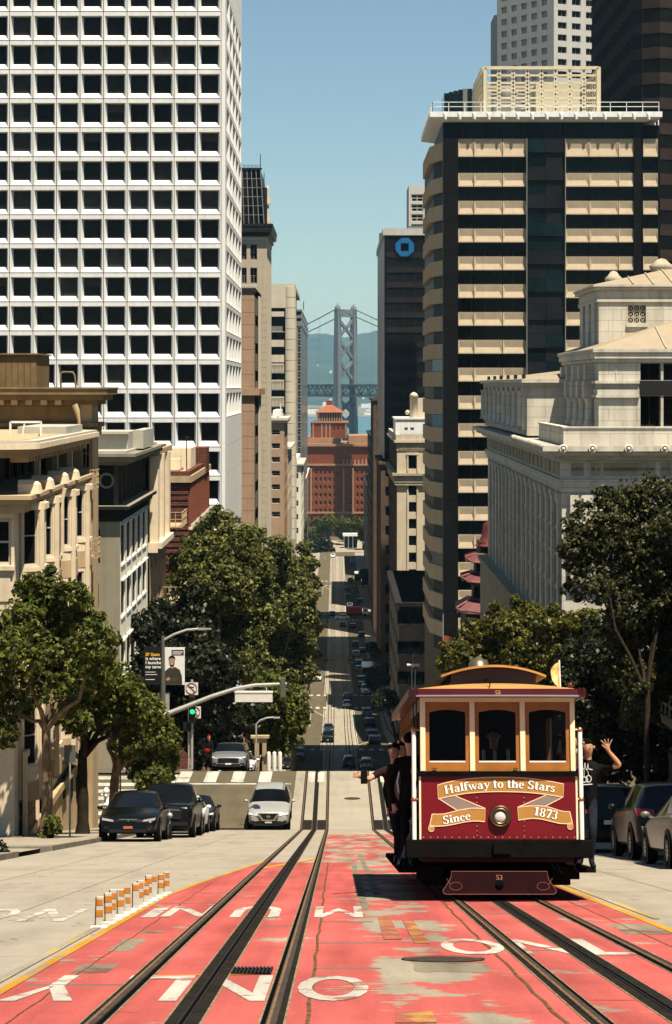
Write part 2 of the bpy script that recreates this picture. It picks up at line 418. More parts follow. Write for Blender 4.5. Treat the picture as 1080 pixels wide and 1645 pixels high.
# tracks: tar strips, steel rails with a groove, cable slot
M_edge=mat('stained_edging',(.19,.15,.095),.9,.4,5)
M_rhead=mat('rusty_rail_head',(.20,.105,.042),.55,.45,9,metal=.25)
def track(cx,name):
 tar,ed=MB(),MB()
 for x,w in ((cx-.53,.135),(cx+.53,.135)):
  strip(ed,x-w/2-.014,x+w/2+.014,2,91,0.0075,20)
  strip(tar,x-w/2,x+w/2,2,980,0.011,20)
 strip(ed,cx-.116,cx+.116,2,91,0.0075,20)
 strip(tar,cx-.102,cx+.102,2,330,0.011,20);strip(tar,cx-.05,cx+.05,330,980,0.011)
 tag(ed.build('track_edging',M_edge,fixn=False),kind='structure')
 tag(tar.build('track_strip',M_tar,fixn=False),kind='structure')
 for s in (-1,1):
  r=MB();x=cx+s*.53
  ys=ystations(2,980,40)
  for a,b in zip(ys,ys[1:]):
   for u,v,h in ((-.034,.030,.020),):
    q=[(x+u,a,gz(a)+.008),(x+u,a,gz(a)+h),(x+v,a,gz(a)+h),(x+v,a,gz(a)+.008)]
    q+=[(p[0],b,p[2]-gz(a)+gz(b)) for p in q]
    r.add(q,[(0,1,5,4),(1,2,6,5),(2,3,7,6)])
  tag(r.build('rail',M_rail),kind='structure')
  h=MB();strip(h,x-.026,x-.008,2,400,.0215,20);tag(h.build('rail_head',M_rhead,fixn=False),kind='structure')
  g=MB();strip(g,x-s*.062,x-s*.036,2,400,.0135,30)
  tag(g.build('flange_groove',M_grove,fixn=False),kind='structure')
 s_=MB();strip(s_,cx-.011,cx+.011,2,600,.014,20)
 tag(s_.build('cable_slot',M_grove,fixn=False),kind='structure')
 j=MB()
 for sx in (-.026,.012):strip(j,cx+sx,cx+sx+.012,2,330,.0165,20)
 tag(j.build('slot_rail',M_iron,fixn=False),kind='structure')
TL,TR=CX-1.50,CX+1.51
track(TL,'left');track(TR,'right')

# rusty lengthwise joints and cross joints in the red concrete
def joint(pts,w=0.02,dz=0.0075,m=None):
 mb=MB()
 for (x0,y0),(x1,y1) in zip(pts,pts[1:]):
  d=Vector((x1-x0,y1-y0));n=Vector((-d.y,d.x)).normalized()*w/2
  mb.add([(x0+n.x,y0+n.y,gz(y0)+dz),(x1+n.x,y1+n.y,gz(y1)+dz),(x1-n.x,y1-n.y,gz(y1)+dz),(x0-n.x,y0-n.y,gz(y0)+dz)],[(0,1,2,3)])
 tag(mb.build('road_joint',m or M_rust,fixn=False),kind='structure')
rj=random.Random(3)
for xx,ya,yb in ((-.17,4,45),(1.36,4,45),(-1.95,6,34),(3.0,8,40)):
 joint([(xx+rj.uniform(-.012,.012),ya+(yb-ya)*i/60) for i in range(61)],0.026 if abs(xx)<1.5 else .012)
for yy,xa,xb in ((22.6,-.75,-.42),(19.0,1.62,2.0),(15.5,-2.2,-1.5),(27.5,-2.2,-1.5),(34,-1.38,-.97),(36,-.85,-.42),(25,1.65,2.0),(30.4,-1.9,-1.5),(20.0,-.15,.5),(23.4,-.15,.4),(17,-.15,.35)):
 joint([(xa,yy),(xb,yy+.02)],.035,m=M_dirt)
for xx in (-3.7,-5.4,4.8,6.6):joint([(xx+rj.uniform(-.01,.01),6+i*2.8) for i in range(31)],.014,.004,M_kerb)
for yy in (31,40.5,50,60,70,80):joint([(KL,yy+.4),(-4.5,yy-.1),(-2.5,yy+.1)],.02,.004,M_kerb);joint([(3.5,yy),(KR,yy+.2)],.02,.004,M_kerb)

# bare concrete repair patches in the red
M_patch=worn_paint('repair_patch',(0.20,0.17,0.12),(0.15,0.085,0.065),0.56,scale=2.5)
for x0,x1,y0,y1 in ((-2.0,-1.79,19.0,20.6),(-2.03,-1.74,16.6,17.5),(-1.95,-1.72,21.5,21.9),(2.85,3.3,21.3,23.0),(2.9,3.34,17.0,18.8),(.30,.40,26,44),(.52,.62,30,52),(.62,1.2,16.7,17.7)):
 rq=random.Random(int(x0*100+y0));n=7;P=[]
 for i in range(n):P.append((x0+(x1-x0)*i/n,y0+rq.uniform(-.06,.06)))
 for i in range(n):P.append((x1+rq.uniform(-.015,.015),y0+(y1-y0)*i/n))
 for i in range(n):P.append((x1-(x1-x0)*i/n,y1+rq.uniform(-.08,.08)))
 for i in range(n):P.append((x0+rq.uniform(-.015,.015),y1-(y1-y0)*i/n))
 flat_sheet('road_patch',P,.0058,M_patch)

 # painted words, built as flat letters lying on the road
def road_word(name,text,xs,y0,y1,w,up180,m,dz=.0085):
 mb=MB()
 for ch,xc in zip(text,xs):
  for poly in GLY[ch]:
   P=[]
   for u,v in poly:
    if up180:u,v=1-u,1-v
    x=xc+(u-.5)*w;y=y0+v*(y1-y0)
    P.append((x,y,gz(y)+dz))
   mb.poly(P)
 return tag(mb.build(name,m,fixn=False),kind='structure')
def ring(n=16,t=.2,tv=.16):
 out=[]
 for i in range(n):
  a,b=2*math.pi*i/n,2*math.pi*(i+1)/n
  out.append([(.5+.5*math.cos(a),.5+.5*math.sin(a)),(.5+.5*math.cos(b),.5+.5*math.sin(b)),(.5+(.5-t)*math.cos(b),.5+(.5-tv)*math.sin(b)),(.5+(.5-t)*math.cos(a),.5+(.5-tv)*math.sin(a))])
 return out
def uarc():
 out=[[(0,.4),(.22,.4),(.22,1),(0,1)],[(.78,.4),(1,.4),(1,1),(.78,1)]]
 for i in range(8):
  a,b=math.pi+math.pi*i/8,math.pi+math.pi*(i+1)/8
  out.append([(.5+.5*math.cos(a),.4+.4*math.sin(a)),(.5+.5*math.cos(b),.4+.4*math.sin(b)),(.5+.28*math.cos(b),.4+.24*math.sin(b)),(.5+.28*math.cos(a),.4+.24*math.sin(a))])
 return out
GLY={'O':ring(),'U':uarc(),
 'N':[[(0,0),(.2,0),(.2,1),(0,1)],[(.8,0),(1,0),(1,1),(.8,1)],[(.2,.72),(.2,1),(.8,.28),(.8,0)]],
 'L':[[(0,0),(.24,0),(.24,1),(0,1)],[(.24,0),(.95,0),(.95,.15),(.24,.15)]],
 'Y':[[(.39,0),(.61,0),(.61,.45),(.39,.45)],[(.39,.45),(.61,.45),(.25,1),(0,1)],[(.5,.45),(.61,.45),(1,1),(.76,1)]],
 'I':[[(.35,0),(.65,0),(.65,1),(.35,1)]],
 'M':[[(0,0),(.17,0),(.17,1),(0,1)],[(.83,0),(1,0),(1,1),(.83,1)],[(.17,.7),(.17,1),(.5,.5),(.5,.2)],[(.5,.2),(.5,.5),(.83,1),(.83,.7)]]}
road_word('road_word','ONLY',(-.02,-.72,-1.30,-1.98),14.3,16.35,.50,True,M_white)
road_word('road_word','MUNI',(.03,-.92,-1.70,-2.10),24.3,26.8,.55,True,M_white)
road_word('road_word','ONL',(1.22,1.86,2.47),18.5,20.6,.56,False,M_white)
road_word('road_word','NO',(-3.22,-3.92),23.6,26.2,.52,True,M_faint,.0045)

# yellow lines beside the red lane
tag(strip(MB(),lambda y:redleft(y)-.085,lambda y:redleft(y)+.0,2,46,.0085,4).build('yellow_line',M_yel,fixn=False),kind='structure')
tag(strip(MB(),-2.50,-2.42,2,24,.0085,4).build('yellow_line',M_yelf,fixn=False),kind='structure')
tag(strip(MB(),3.32,3.42,2,46,.0085,4).build('yellow_line',M_yel,fixn=False),kind='structure')
tag(strip(MB(),3.50,3.58,24,70,.0085,4).build('yellow_line',M_yelf,fixn=False),kind='structure')
flat_sheet('yellow_line',[(-1.42,40.5),(-.45,47),(-.45,48.3),(-1.42,41.6)],.0095,M_yel)
flat_sheet('yellow_line',[(-1.40,92.3),(-.5,92.3),(-.5,92.8),(-1.4,92.8)],.0095,M_yelf)
flat_sheet('yellow_line',[(-1.45,16.2),(-.6,16.45),(-.6,16.5),(-1.45,16.3)],.0095,M_yel)
flat_sheet('yellow_line',[(.45,20.5),(.62,20.5),(.60,24.5),(.47,24.5)],.0095,M_yelb)
flat_sheet('yellow_line',[(.72,20.0),(.86,20.0),(.84,23.8),(.72,23.8)],.0095,M_yelb)
flat_sheet('yellow_line',[(.35,12.9),(.6,12.9),(.6,13.6),(.38,13.6)],.0095,M_yelb)

# crosswalks
mb=MB()
for i in range(-2,5):
 x=fx(340+43.3*i,106);strip(mb,x-.30,x+.30,104.3,107.9,.0085) if x<-2.2 or x>3.4 else None
for x in (4.4,5.7,7.0):strip(mb,x-.3,x+.3,104.3,107.9,.0085)
strip(mb,-7.0,-2.15,103.6,103.95,.0085);strip(mb,-7.0,-2.15,108.0,108.25,.0085)
for x in (-1.2,-.72,1.7,2.3):strip(mb,x-.16,x+.16,104.3,107.6,.0125)
tag(mb.build('crosswalk',M_whitec,fixn=False),kind='structure')
mb=MB()
for i in range(7):strip(mb,-12.6,-8.2,92.6+2.1*i,93.6+2.1*i,.0085)
strip(mb,-8.1,-7.7,92.4,106.8,.0085)
tag(mb.build('crosswalk',M_whitec,fixn=False),kind='structure')
def crossbars(ya,yb,lo=-7,hi=8.2,pitch=1.5,w=.75):
 mb=MB();x=lo
 while x<hi:strip(mb,x,x+w,ya,yb,.0095);x+=pitch
 tag(mb.build('crosswalk',M_whitec,fixn=False),kind='structure')
crossbars(330.2,333.5);crossbars(426,429.5);crossbars(446.5,450);crossbars(556,559);crossbars(575,578);crossbars(686,689);crossbars(705,709);crossbars(811,814);crossbars(830,833)
mb=MB()
for a,b in ((335,424),(452,554),(580,684),(711,809),(835,975)):
 for x in (-2.35,-2.05,3.2,3.5):strip(mb,x-.06,x+.06,a,b,.0095)
 for x in (-4.8,5.9):
  strip(mb,x-.05,x+.05,b-30,b,.0095)
 flat_sheet('lane_line',[(-2.3,b-12),(-2.1,b-12),(-4.6,b),(-4.8,b)],.0105,M_whitec)
 flat_sheet('lane_line',[(3.3,a+8),(3.5,a+8),(6.0,a+20),(5.8,a+20)],.0105,M_whitec)
tag(mb.build('lane_line',M_whitec,fixn=False),kind='structure')
# dark cover plates where the cable crosses, at the near edge of the intersection
for c in (TL,TR):
 mb=MB();strip(mb,c-.46,c-.11,91.0,93.4,.0125);strip(mb,c+.11,c+.46,91.0,93.4,.0125)
 tag(mb.build('track_plate',M_tar,fixn=False),kind='structure')
 # far plaza beyond the last block
flat_sheet('plaza',[(-60,985),(60,985),(60,1060),(-60,1060)],.12,M_walk)
flat_sheet('crossing_street',[(-200,960),(200,960),(200,984),(-200,984)],.012,M_asph)
# ------------------------------------------------------------------ building kit
G_dark=glass_dark('window_glass')
G_blind=glass_dark('window_glass_blind',(0.014,0.013,0.011),0.12)
G_bronze=mat('bronze_film_glass',(.006,.006,.006),.45,.4,.3,spec=.05)
G_matte=mat('matte_dark_window',(.005,.005,.005),.6,.5,.5,spec=.05)
G_teal=glass_dark('window_glass_teal',(0.008,0.035,0.035),0.08,0.3)
G_blue=glass_dark('window_glass_blue',(0.003,0.0075,0.009),0.06,0.4)
M_frame_w=mat('cream_window_frame',(0.50,0.44,0.33),0.6,0.1)
M_frame_d=mat('dark_window_frame',(0.02,0.019,0.018),0.5,0.1)
M_frame_g=mat('grey_window_frame',(0.16,0.155,0.14),0.5,0.1)
WCACHE={}
def win_mesh(w,h,d,fm,gm,fw=.06,nv=1,nh=2):
 """frame with mullions and rails, and the glass behind it; local x along the wall, -y outwards, sitting d inside the wall"""
 key=(round(w,2),round(h,2),round(d,2),fm.name,gm.name,fw,nv,nh)
 if key in WCACHE:return WCACHE[key]
 f=MB();y0,y1=d-.05,d+.01
 f.box(0,fw,y0,y1,0,h);f.box(w-fw,w,y0,y1,0,h);f.box(fw,w-fw,y0,y1,0,fw);f.box(fw,w-fw,y0,y1,h-fw,h)
 for i in range(1,nv):x=w*i/nv;f.box(x-fw*.35,x+fw*.35,y0+.005,y1,fw,h-fw)
 for i in range(1,nh):z=h*i/nh;f.box(fw,w-fw,y0+.01,y1,z-fw*.35,z+fw*.35)
 g=MB();g.quad((fw*.5,d,fw*.5),(w-fw*.5,d,fw*.5),(w-fw*.5,d,h-fw*.5),(fw*.5,d,h-fw*.5))
 WCACHE[key]=(f.mesh('window',fm),g.mesh('pane',gm))
 return WCACHE[key]
def axes(rot):return Vector((math.cos(rot),math.sin(rot),0)),Vector((math.sin(rot),-math.cos(rot),0))
FRONT,RIGHT,LEFT=0.0,math.pi/2,-math.pi/2  # faces the camera / faces +X (from the left side) / faces -X
def wall_grid(mb,o,rot,W,H,holes,depth,m=0,mrev=None):
 u,n=axes(rot);o=Vector(o);mrev=m if mrev is None else mrev
 P=lambda s,z,d=0:o+u*s+Vector((0,0,z))-n*d
 xs=sorted({0,W,*[v for h in holes for v in (h[0],h[2])]});zs=sorted({0,H,*[v for h in holes for v in (h[1],h[3])]})
 xs=[x for x in xs if-1e-6<=x<=W+1e-6];zs=[z for z in zs if-1e-6<=z<=H+1e-6]
 # one quad per horizontal run of solid cells
 for z0,z1 in zip(zs,zs[1:]):
  zc=(z0+z1)/2;run=None
  for x0,x1 in zip(xs,xs[1:]):
   xc=(x0+x1)/2;solid=not any(h[0]<xc<h[2] and h[1]<zc<h[3] for h in holes)
   if solid:run=(run[0],x1) if run else (x0,x1)
   if not solid and run:mb.quad(P(run[0],z0),P(run[1],z0),P(run[1],z1),P(run[0],z1),m);run=None
  if run:mb.quad(P(run[0],z0),P(run[1],z0),P(run[1],z1),P(run[0],z1),m)
 for a,b,c,e in holes:
  mb.quad(P(a,b),P(c,b),P(c,b,depth),P(a,b,depth),mrev);mb.quad(P(a,e),P(a,e,depth),P(c,e,depth),P(c,e),mrev)
  mb.quad(P(a,b),P(a,b,depth),P(a,e,depth),P(a,e),mrev);mb.quad(P(c,b),P(c,e),P(c,e,depth),P(c,b,depth),mrev)
def facade(root,o,rot,W,H,holes,depth,wm,fm=None,gm=None,fw=.06,nv=1,nh=2,name='wall',wins=True,gpick=None):
 mb=MB();wall_grid(mb,o,rot,W,H,holes,depth)
 w=mb.build(name,wm,root,fixn=False)
 u,n=axes(rot)
 if wins:
  for h in holes:
   g=gpick() if gpick else (gm or G_dark)
   fme,gme=win_mesh(h[2]-h[0],h[3]-h[1],depth,fm or M_frame_d,g,fw,nv,nh)
   p=Vector(o)+u*h[0]+Vector((0,0,h[1]))
   wo=inst('window',fme,root,p,rot)
   po=bpy.data.objects.new('pane',gme);COL.objects.link(po);po.parent=wo
 return w
def grid_holes(W,H,cols,rows,w,h,x0=None,z0=None,px=None,pz=None):
 px=px or W/cols;pz=pz or H/rows;x0=(px-w)/2 if x0 is None else x0;z0=(pz-h)/2 if z0 is None else z0
 return [(x0+px*i,z0+pz*j,x0+px*i+w,z0+pz*j+h) for i in range(cols) for j in range(rows)]
def core(mb,x0,x1,y0,y1,z0,z1,m=0,skip=('n','l','r','b')):
 """roof and hidden back walls"""
 mb.box(x0,x1,y0,y1,z0,z1,m,skip)
def sash():return rng.random()<.22

def ashlar(m,bw=1.5,bh=.62,dark=.62):
 """fine joints of large dressed blocks in the base colour"""
 nt=m.node_tree;N,L=nt.nodes,nt.links;p=N['Principled BSDF'];lk=p.inputs['Base Color'].links[0];src=lk.from_socket
 geo=N.new('ShaderNodeNewGeometry');sx=N.new('ShaderNodeSeparateXYZ');L.new(geo.outputs['Position'],sx.inputs[0])
 ad=N.new('ShaderNodeMath');L.new(sx.outputs[0],ad.inputs[0]);L.new(sx.outputs[1],ad.inputs[1]);cb=N.new('ShaderNodeCombineXYZ');L.new(ad.outputs[0],cb.inputs[0]);L.new(sx.outputs[2],cb.inputs[1])
 b=N.new('ShaderNodeTexBrick');L.new(cb.outputs[0],b.inputs['Vector']);b.inputs['Scale'].default_value=1;b.inputs['Brick Width'].default_value=bw;b.inputs['Row Height'].default_value=bh;b.inputs['Mortar Size'].default_value=.018
 b.inputs['Color1'].default_value=(1,1,1,1);b.inputs['Color2'].default_value=(.88,.88,.88,1);b.inputs['Mortar'].default_value=(dark,dark,dark,1)
 mx=N.new('ShaderNodeMix');mx.data_type='RGBA';mx.blend_type='MULTIPLY';mx.inputs[0].default_value=1;L.new(src,mx.inputs[6]);L.new(b.outputs['Color'],mx.inputs[7]);L.new(mx.outputs[2],p.inputs['Base Color']);return m
 # ------------------------------------------------------------------ white gridded tower (far left)
M_white_pre=mat('white_precast',(0.66,0.645,0.60),0.75,0.05,0.35,streak=0.14)
M_joint=mat('dark_joint',(0.06,0.055,0.05),0.9,0)
def white_tower():
 Y=226.0;pw=37.8*Y/K;ph=46.65*Y/K
 xr=fx(355.5,Y);ncol,rows=11,list(range(-3,18));x0=xr-ncol*pw;XR=fx(362,Y);XF=39.0
 zt=fz(18.5+46.65*-3,Y);zb=fz(18.5+46.65*18,Y);base=gz(Y)
 root=thing('office_tower','white office tower of deep square windows in a precast grid','tower',(x0+12,Y+15,base))
 def panel(w,h,op):
  a,b,t,bt=op  # outer opening margins and inner glass inset
  f=MB();g=.035;d=.62
  o=[(g,0,g),(w-g,0,g),(w-g,0,h-g),(g,0,h-g)]
  i=[(a,0,b),(w-a,0,b),(w-a,0,h-t),(a,0,h-t)]
  k=[(a+.20,d,b+.52),(w-a-.20,d,b+.52),(w-a-.20,d,h-t-.06),(a+.20,d,h-t-.06)]
  s=[(g,.12,g),(w-g,.12,g),(w-g,.12,h-g),(g,.12,h-g)]
  f.add(o+i+k+s,[(0,1,5,4),(1,2,6,5),(2,3,7,6),(3,0,4,7),(4,5,9,8),(5,6,10,9),(6,7,11,10),(7,4,8,11),
   (0,3,15,12),(1,0,12,13),(2,1,13,14),(3,2,14,15)])
  p=[MB().quad(*[(x,y-.004,z) for x,y,z in k]).mesh('pane',mm) for mm in (G_dark,G_blind)]
  return f.mesh('window_panel',M_white_pre),p
 fr,pf=panel(pw,ph,(.15,.11,.44,0))
 half=MB();k_=(.15+.20,.11+.52);w_,t_=pw-.15-.20,ph-.44-.06;half.quad((k_[0],.61,t_-.85),(w_,.61,t_-.85),(w_,.61,t_),(k_[0],.61,t_));hm=half.mesh('blind',mat('window_blind',(.045,.042,.036),.8,.1,2))
 blindrow={6:.85,2:.45,8:.4}
 for c in range(ncol):
  for r in rows:
   z=fz(18.5+46.65*(r+1),Y)
   o=inst('window_panel',fr,root,(x0+c*pw,Y,z))
   po=bpy.data.objects.new('pane',pf[1] if rng.random()<blindrow.get(r,.07) else pf[0]);COL.objects.link(po);po.parent=o
   if rng.random()<.10 and r not in blindrow:bo=bpy.data.objects.new('blind',hm);COL.objects.link(bo);bo.parent=o;bo.scale.z=1
 ns,nr=5,15;sw=(XF-3.2)/ns
 sp,ps=panel(sw,ph,(.35,.11,.44,0))
 for c in range(ns):
  for r in range(-1,nr-1):
   z=fz(18.5+46.65*(r+1),Y)
   o=inst('window_panel',sp,root,(XR,Y+2.6+c*sw,z),RIGHT)
   po=bpy.data.objects.new('pane',ps[0]);COL.objects.link(po);po.parent=o
 mb=MB()  # rounded corner pier, backing, base and roof
 cr=[(xr+.02,Y+.0),(xr+.18,Y+.0),(XR-.10,Y+.03),(XR-.02,Y+.12),(XR,Y+.3),(XR,Y+2.55)]
 for (ax,ay),(bx,by) in zip(cr,cr[1:]):mb.quad((ax,ay,zb),(bx,by,zb),(bx,by,zt),(ax,ay,zt))
 mb.box(XR-.8,XR,Y+XF-.5,Y+XF+.6,zb,zt)
 mb.box(x0,XR-.01,Y+.5,Y+XF,base-1,zb,0)
 mb.box(x0-.3,XR-.01,Y-.02,Y+.6,zb-3.2,zb-.04,0)
 for r in list(range(-3,-1))+list(range(nr-1,18)):
  z=fz(18.5+46.65*(r+1),Y);mb.box(XR-.5,XR,Y+2.6,Y+XF-.5,z+.02,z+ph-.02)
 mb.build('corner_pier',M_white_pre,root)
 mb=MB();mb.box(x0-.2,XR-.68,Y+.63,Y+XF,zb,zt-.02);mb.quad((x0,Y+.1,zb),(xr,Y+.1,zb),(xr,Y+.1,zb+.01),(x0,Y+.1,zb+.01))
 mb.build('core',M_joint,root)
white_tower()

# ------------------------------------------------------------------ banded tower on the right
M_tan=mat('tan_precast',(0.41,0.325,0.22),0.85,0.07,1.4,streak=0.10,bump=.25,bscale=30)
M_tanl=mat('tan_precast_light',(0.53,0.44,0.31),0.8,0.06,1.4,streak=.12)
M_blackst=mat('black_stone',(0.0055,0.005,0.0048),0.5,0.35,0.7)
M_cream=mat('cream_metal',(0.47,0.40,0.27),0.7,0.08,2)
M_whitep=mat('white_paint',(0.70,0.69,0.64),0.55,0.08,2,streak=.15)
def banded_tower():
 Y=226.0;s=Y/K
 X0=fx(712,Y);XR_=fx(1060,Y);XS=X0;base=gz(Y)
 ztop=fz(223,Y);root=thing('office_tower','banded office tower of tan panels and dark glass with a flared white roof edge','tower',(X0+10,Y+20,base))
 pitch=44.7*s
 # front: panel rows; first row taller (223..252) then rows from 278 down
 rows=[(223,252)]+[(278+44.7*k,300+44.7*k) for k in range(19)]
 cols=[(736,761),(761.5,807),(807.5,846),(908,946),(946.5,993),(993.5,1018),(1033,1057)]
 def panel(w,h):
  """precast hopper panel: sloped upper face running down to a proud lip"""
  f=MB();e=min(.28,w*.12);d=.42
  A=[(.02,-.02,h),(w-.02,-.02,h),(w-.02,-.02,h-.10),(.02,-.02,h-.10)]
  B=[(e,d*.55,h*.50),(w-e,d*.55,h*.50)]
  f.add([(.02,-.14,0),(w-.02,-.14,0),(w-.02,-.02,h),(.02,-.02,h),(.10,-.02,h-.06),(w-.10,-.02,h-.06),(w-e,.07,h*.47),(e,.07,h*.47),(.06,-.14,.10),(w-.06,-.14,.10)],
   [(3,2,5,4),(4,5,6,7),(7,6,9,8),(0,8,9,1),(0,3,4),(0,4,7),(0,7,8),(1,5,2),(1,6,5),(1,9,6)])
  f.quad((.02,-.02,h),(w-.02,-.02,h),(w-.02,.4,h),(.02,.4,h));f.quad((.02,-.14,0),(.02,.4,0),(w-.02,.4,0),(w-.02,-.14,0))
  f.quad((.02,-.14,0),(.02,-.02,h),(.02,.4,h),(.02,.4,0));f.quad((w-.02,-.14,0),(w-.02,.4,0),(w-.02,.4,h),(w-.02,-.02,h))
  return f.mesh('spandrel_panel',M_tan)
 cache={};gl={}
 for k,(a,b) in enumerate(rows):
  if a>1100:break
  for c,(p,q) in enumerate(cols):
   w,h=(q-p)*s,(b-a)*s;key=(round(w,2),round(h,2))
   if key not in cache:cache[key]=panel(w,h)
   inst('spandrel_panel',cache[key],root,(fx(p,Y),Y,fz(b,Y)))
  nb=rows[k+1][0] if k+1<len(rows) else b+22
  for p,q,n in ((736,846,5),(908,1018,5),(1030,1057,1)):  # ribbon windows beneath each panel row
   w,h=(q-p)*s,(nb-b)*s;key=(round(w,2),round(h,2))
   if key not in gl:
    f=MB();m_=.05
    for i in range(n+1):x=w*i/n;f.box(x-m_/2,x+m_/2,.30,.42,0,h)
    f.box(0,w,.30,.42,0,.06);f.box(0,w,.30,.42,h-.06,h)
    gl[key]=(f.mesh('window',M_frame_d),[MB().quad((0,.38,0),(w,.38,0),(w,.38,h),(0,.38,h)).mesh('pane',g) for g in (G_dark,G_blue)])
   o=inst('window',gl[key][0],root,(fx(p,Y),Y,fz(nb,Y)))
   po=bpy.data.objects.new('pane',gl[key][1][1 if (k in (0,1) or rng.random()<.12) else 0]);COL.objects.link(po);po.parent=o
   # dark stone piers and the glazed centre bay
 for p,q,d in ((712,736,-.35),(1018,1030,-.25),(1057.3,1061,0)):
  mb=MB();z=fz(222,Y)
  while z>base+3:
   mb.box(fx(p,Y),fx(q,Y),Y+d,Y+1.2,max(base,z-pitch+.03),z);z -= pitch
  mb.build('stone_pier',M_blackst,root)
 zz=223;ii=0
 while zz<1010:  # stepped dark glass panels in the centre bay
  for p,q in ((846.5,877),(877.3,907.5)):
   mb=MB();dd=.30 if ii%2 else .10
   mb.box(fx(p,Y),fx(q,Y),Y+dd-.35,Y+.6,fz(zz+22.2,Y),fz(zz+.3,Y))
   mb.build('bay_panel',G_blue if rng.random()<.35 else mat('bay_glass',(0.012,0.013,0.014),0.3,0.5,0.25),root)
  zz+=22.4;ii+=1
 for px in (846,907.8):
  mb=MB();mb.box(fx(px,Y)-.04,fx(px,Y)+.05,Y-.5,Y+.5,base,fz(223,Y));mb.build('bay_mullion',M_frame_g,root)
  # street side: canted bands
 L=28.0
 side=[(226,254)]+[(282+45*k,306+45*k) for k in range(17)]
 A_,B_,C_=(X0+.05,Y+1.2),(fx(690,Y+6),Y+6.0),(fx(679.5,Y+23),Y+23.0)  # chamfered corner, then the street face
 for k,(a,b) in enumerate(side):
  za,zb_=fz(a,Y),fz(b,Y);zn=fz(side[k+1][0],Y) if k+1<len(side) else zb_-1.6
  for (p,q_) in ((A_,B_),(B_,C_)):
   n=2 if p is A_ else 5
   for i in range(n):
    t0,t1=i/n,(i+1)/n-(.012 if i<n-1 else 0);x0,y0=p[0]+(q_[0]-p[0])*t0,p[1]+(q_[1]-p[1])*t0;x1,y1=p[0]+(q_[0]-p[0])*t1,p[1]+(q_[1]-p[1])*t1
    mb=MB();mb.extrude([(x0,y0,zb_),(x1,y1,zb_),(x1+.6,y1,zb_),(x0+.6,y0,zb_)],(0,0,za-zb_));mb.build('spandrel_band',M_tan,root)
   g=MB();d=.45;g.extrude([(p[0]+d,p[1],zn),(q_[0]+d,q_[1],zn),(q_[0]+d+.2,q_[1],zn),(p[0]+d+.2,p[1],zn)],(0,0,zb_-zn));g.build('ribbon_glass',G_bronze,root)
  if k in (7,9,14):
   g=MB();g.extrude([(A_[0]+.02,A_[1]+.2,zn+.05),(B_[0]+.3,B_[1]-.6,zn+.05),(B_[0]+.5,B_[1]-.6,zn+.05),(A_[0]+.2,A_[1]+.2,zn+.05)],(0,0,zb_-zn-.1));g.build('ribbon_glass',G_teal,root)
 mb=MB();core(mb,X0+.15,XR_,Y+.6,Y+L,base,fz(200,Y),0,('b',));mb.build('core',M_blackst,root)
 mb=MB();mb.box(12.7,XR_,279,312,gz(312)-1,30);mb.build('shade_block',M_blackst,root)  # unseen slab added behind the tower to shade the lower cross street
 # top storey of dark glass, flared white roof edge
 mb=MB();tw=fx(1034,Y)-fx(712,Y)
 facade(root,(fx(712,Y),Y+.2,fz(223,Y)),FRONT,tw,fz(195,Y)-fz(223,Y),[(tw*i/10+.05,.1,tw*(i+1)/10-.05,(223-195)*s-.1) for i in range(10)],.2,M_frame_d,M_frame_d,G_blue,.05,2,1,'clerestory')
 facade(root,(fx(712,Y)+.0,Y+20,fz(223,Y)),LEFT,19.8,(223-195)*s,[],.2,M_blackst,wins=False)
 ov=MB();zb1,zt1=fz(196,Y),fz(181,Y);xl,xr2=fx(690,Y),fx(1062,Y);yo=-.95
 xli,xri=fx(712,Y),fx(1034,Y)
 lo=[(xli,Y+.1,zb1),(xri,Y+.1,zb1),(xri,Y+20,zb1),(xli,Y+20,zb1)]
 k_=(Y+yo)/Y
 hi=[(xl-.0,Y+yo,zt1-.55),(xr2,Y+yo,zt1-.55),(xr2,Y+22,zt1-.55),(xl,Y+22,zt1-.55)]
 tp=[(p[0],p[1],zt1) for p in hi]
 ov.add(lo+hi+tp,[(0,1,5,4),(1,2,6,5),(2,3,7,6),(3,0,4,7),(4,5,9,8),(5,6,10,9),(6,7,11,10),(7,4,8,11),(8,9,10,11)])
 ov.build('roof_edge',M_whitep,root)
 for i in range(15):  # pendant brackets along the edge
  x=xl+1.6+(xr2-xl-3.0)*i/14;mb=MB()
  mb.add([(x-.22,Y+yo-.05,zt1-.05),(x+.22,Y+yo-.05,zt1-.05),(x+.05,Y+yo-.12,zt1-.55),(x-.05,Y+yo-.12,zt1-.55),
   (x+.14,Y+yo-.03,zt1-.85),(x-.14,Y+yo-.03,zt1-.85),(x,Y+yo-.16,zt1-.4),(x,Y+yo-.16,zt1-.8),(x,Y+yo+.2,zt1-.6)],
   [(0,1,2,3),(3,2,4,5),(0,6,1),(5,4,7),(4,8,5),(1,6,7,4),(0,5,7,6)])
  mb.build('roof_bracket',M_whitep,root)
 for i in range(8):
  mb=MB();y=Y+2+i*2.4;mb.box(xr2-.02,xr2+.1,y,y+.5,zt1-1.1,zt1-.2);mb.build('roof_bracket',M_whitep,root)
 rl=MB()
 for z in (.55,1.02):rl.bar((xl+.3,Y-.6,zt1+z),(xr2-.3,Y-.6,zt1+z),.06,.06);rl.bar((xl+.3,Y-.6,zt1+z),(xl+.3,Y+21.5,zt1+z),.06,.06)
 for i in range(15):x=xl+.3+(xr2-xl-.6)*i/14;rl.box(x-.03,x+.03,Y-.63,Y-.57,zt1,zt1+1.05)
 for i in range(8):y=Y-.6+i*3;rl.box(xl+.27,xl+.33,y-.03,y+.03,zt1,zt1+1.05)
 rl.build('roof_railing',M_whitep,root)
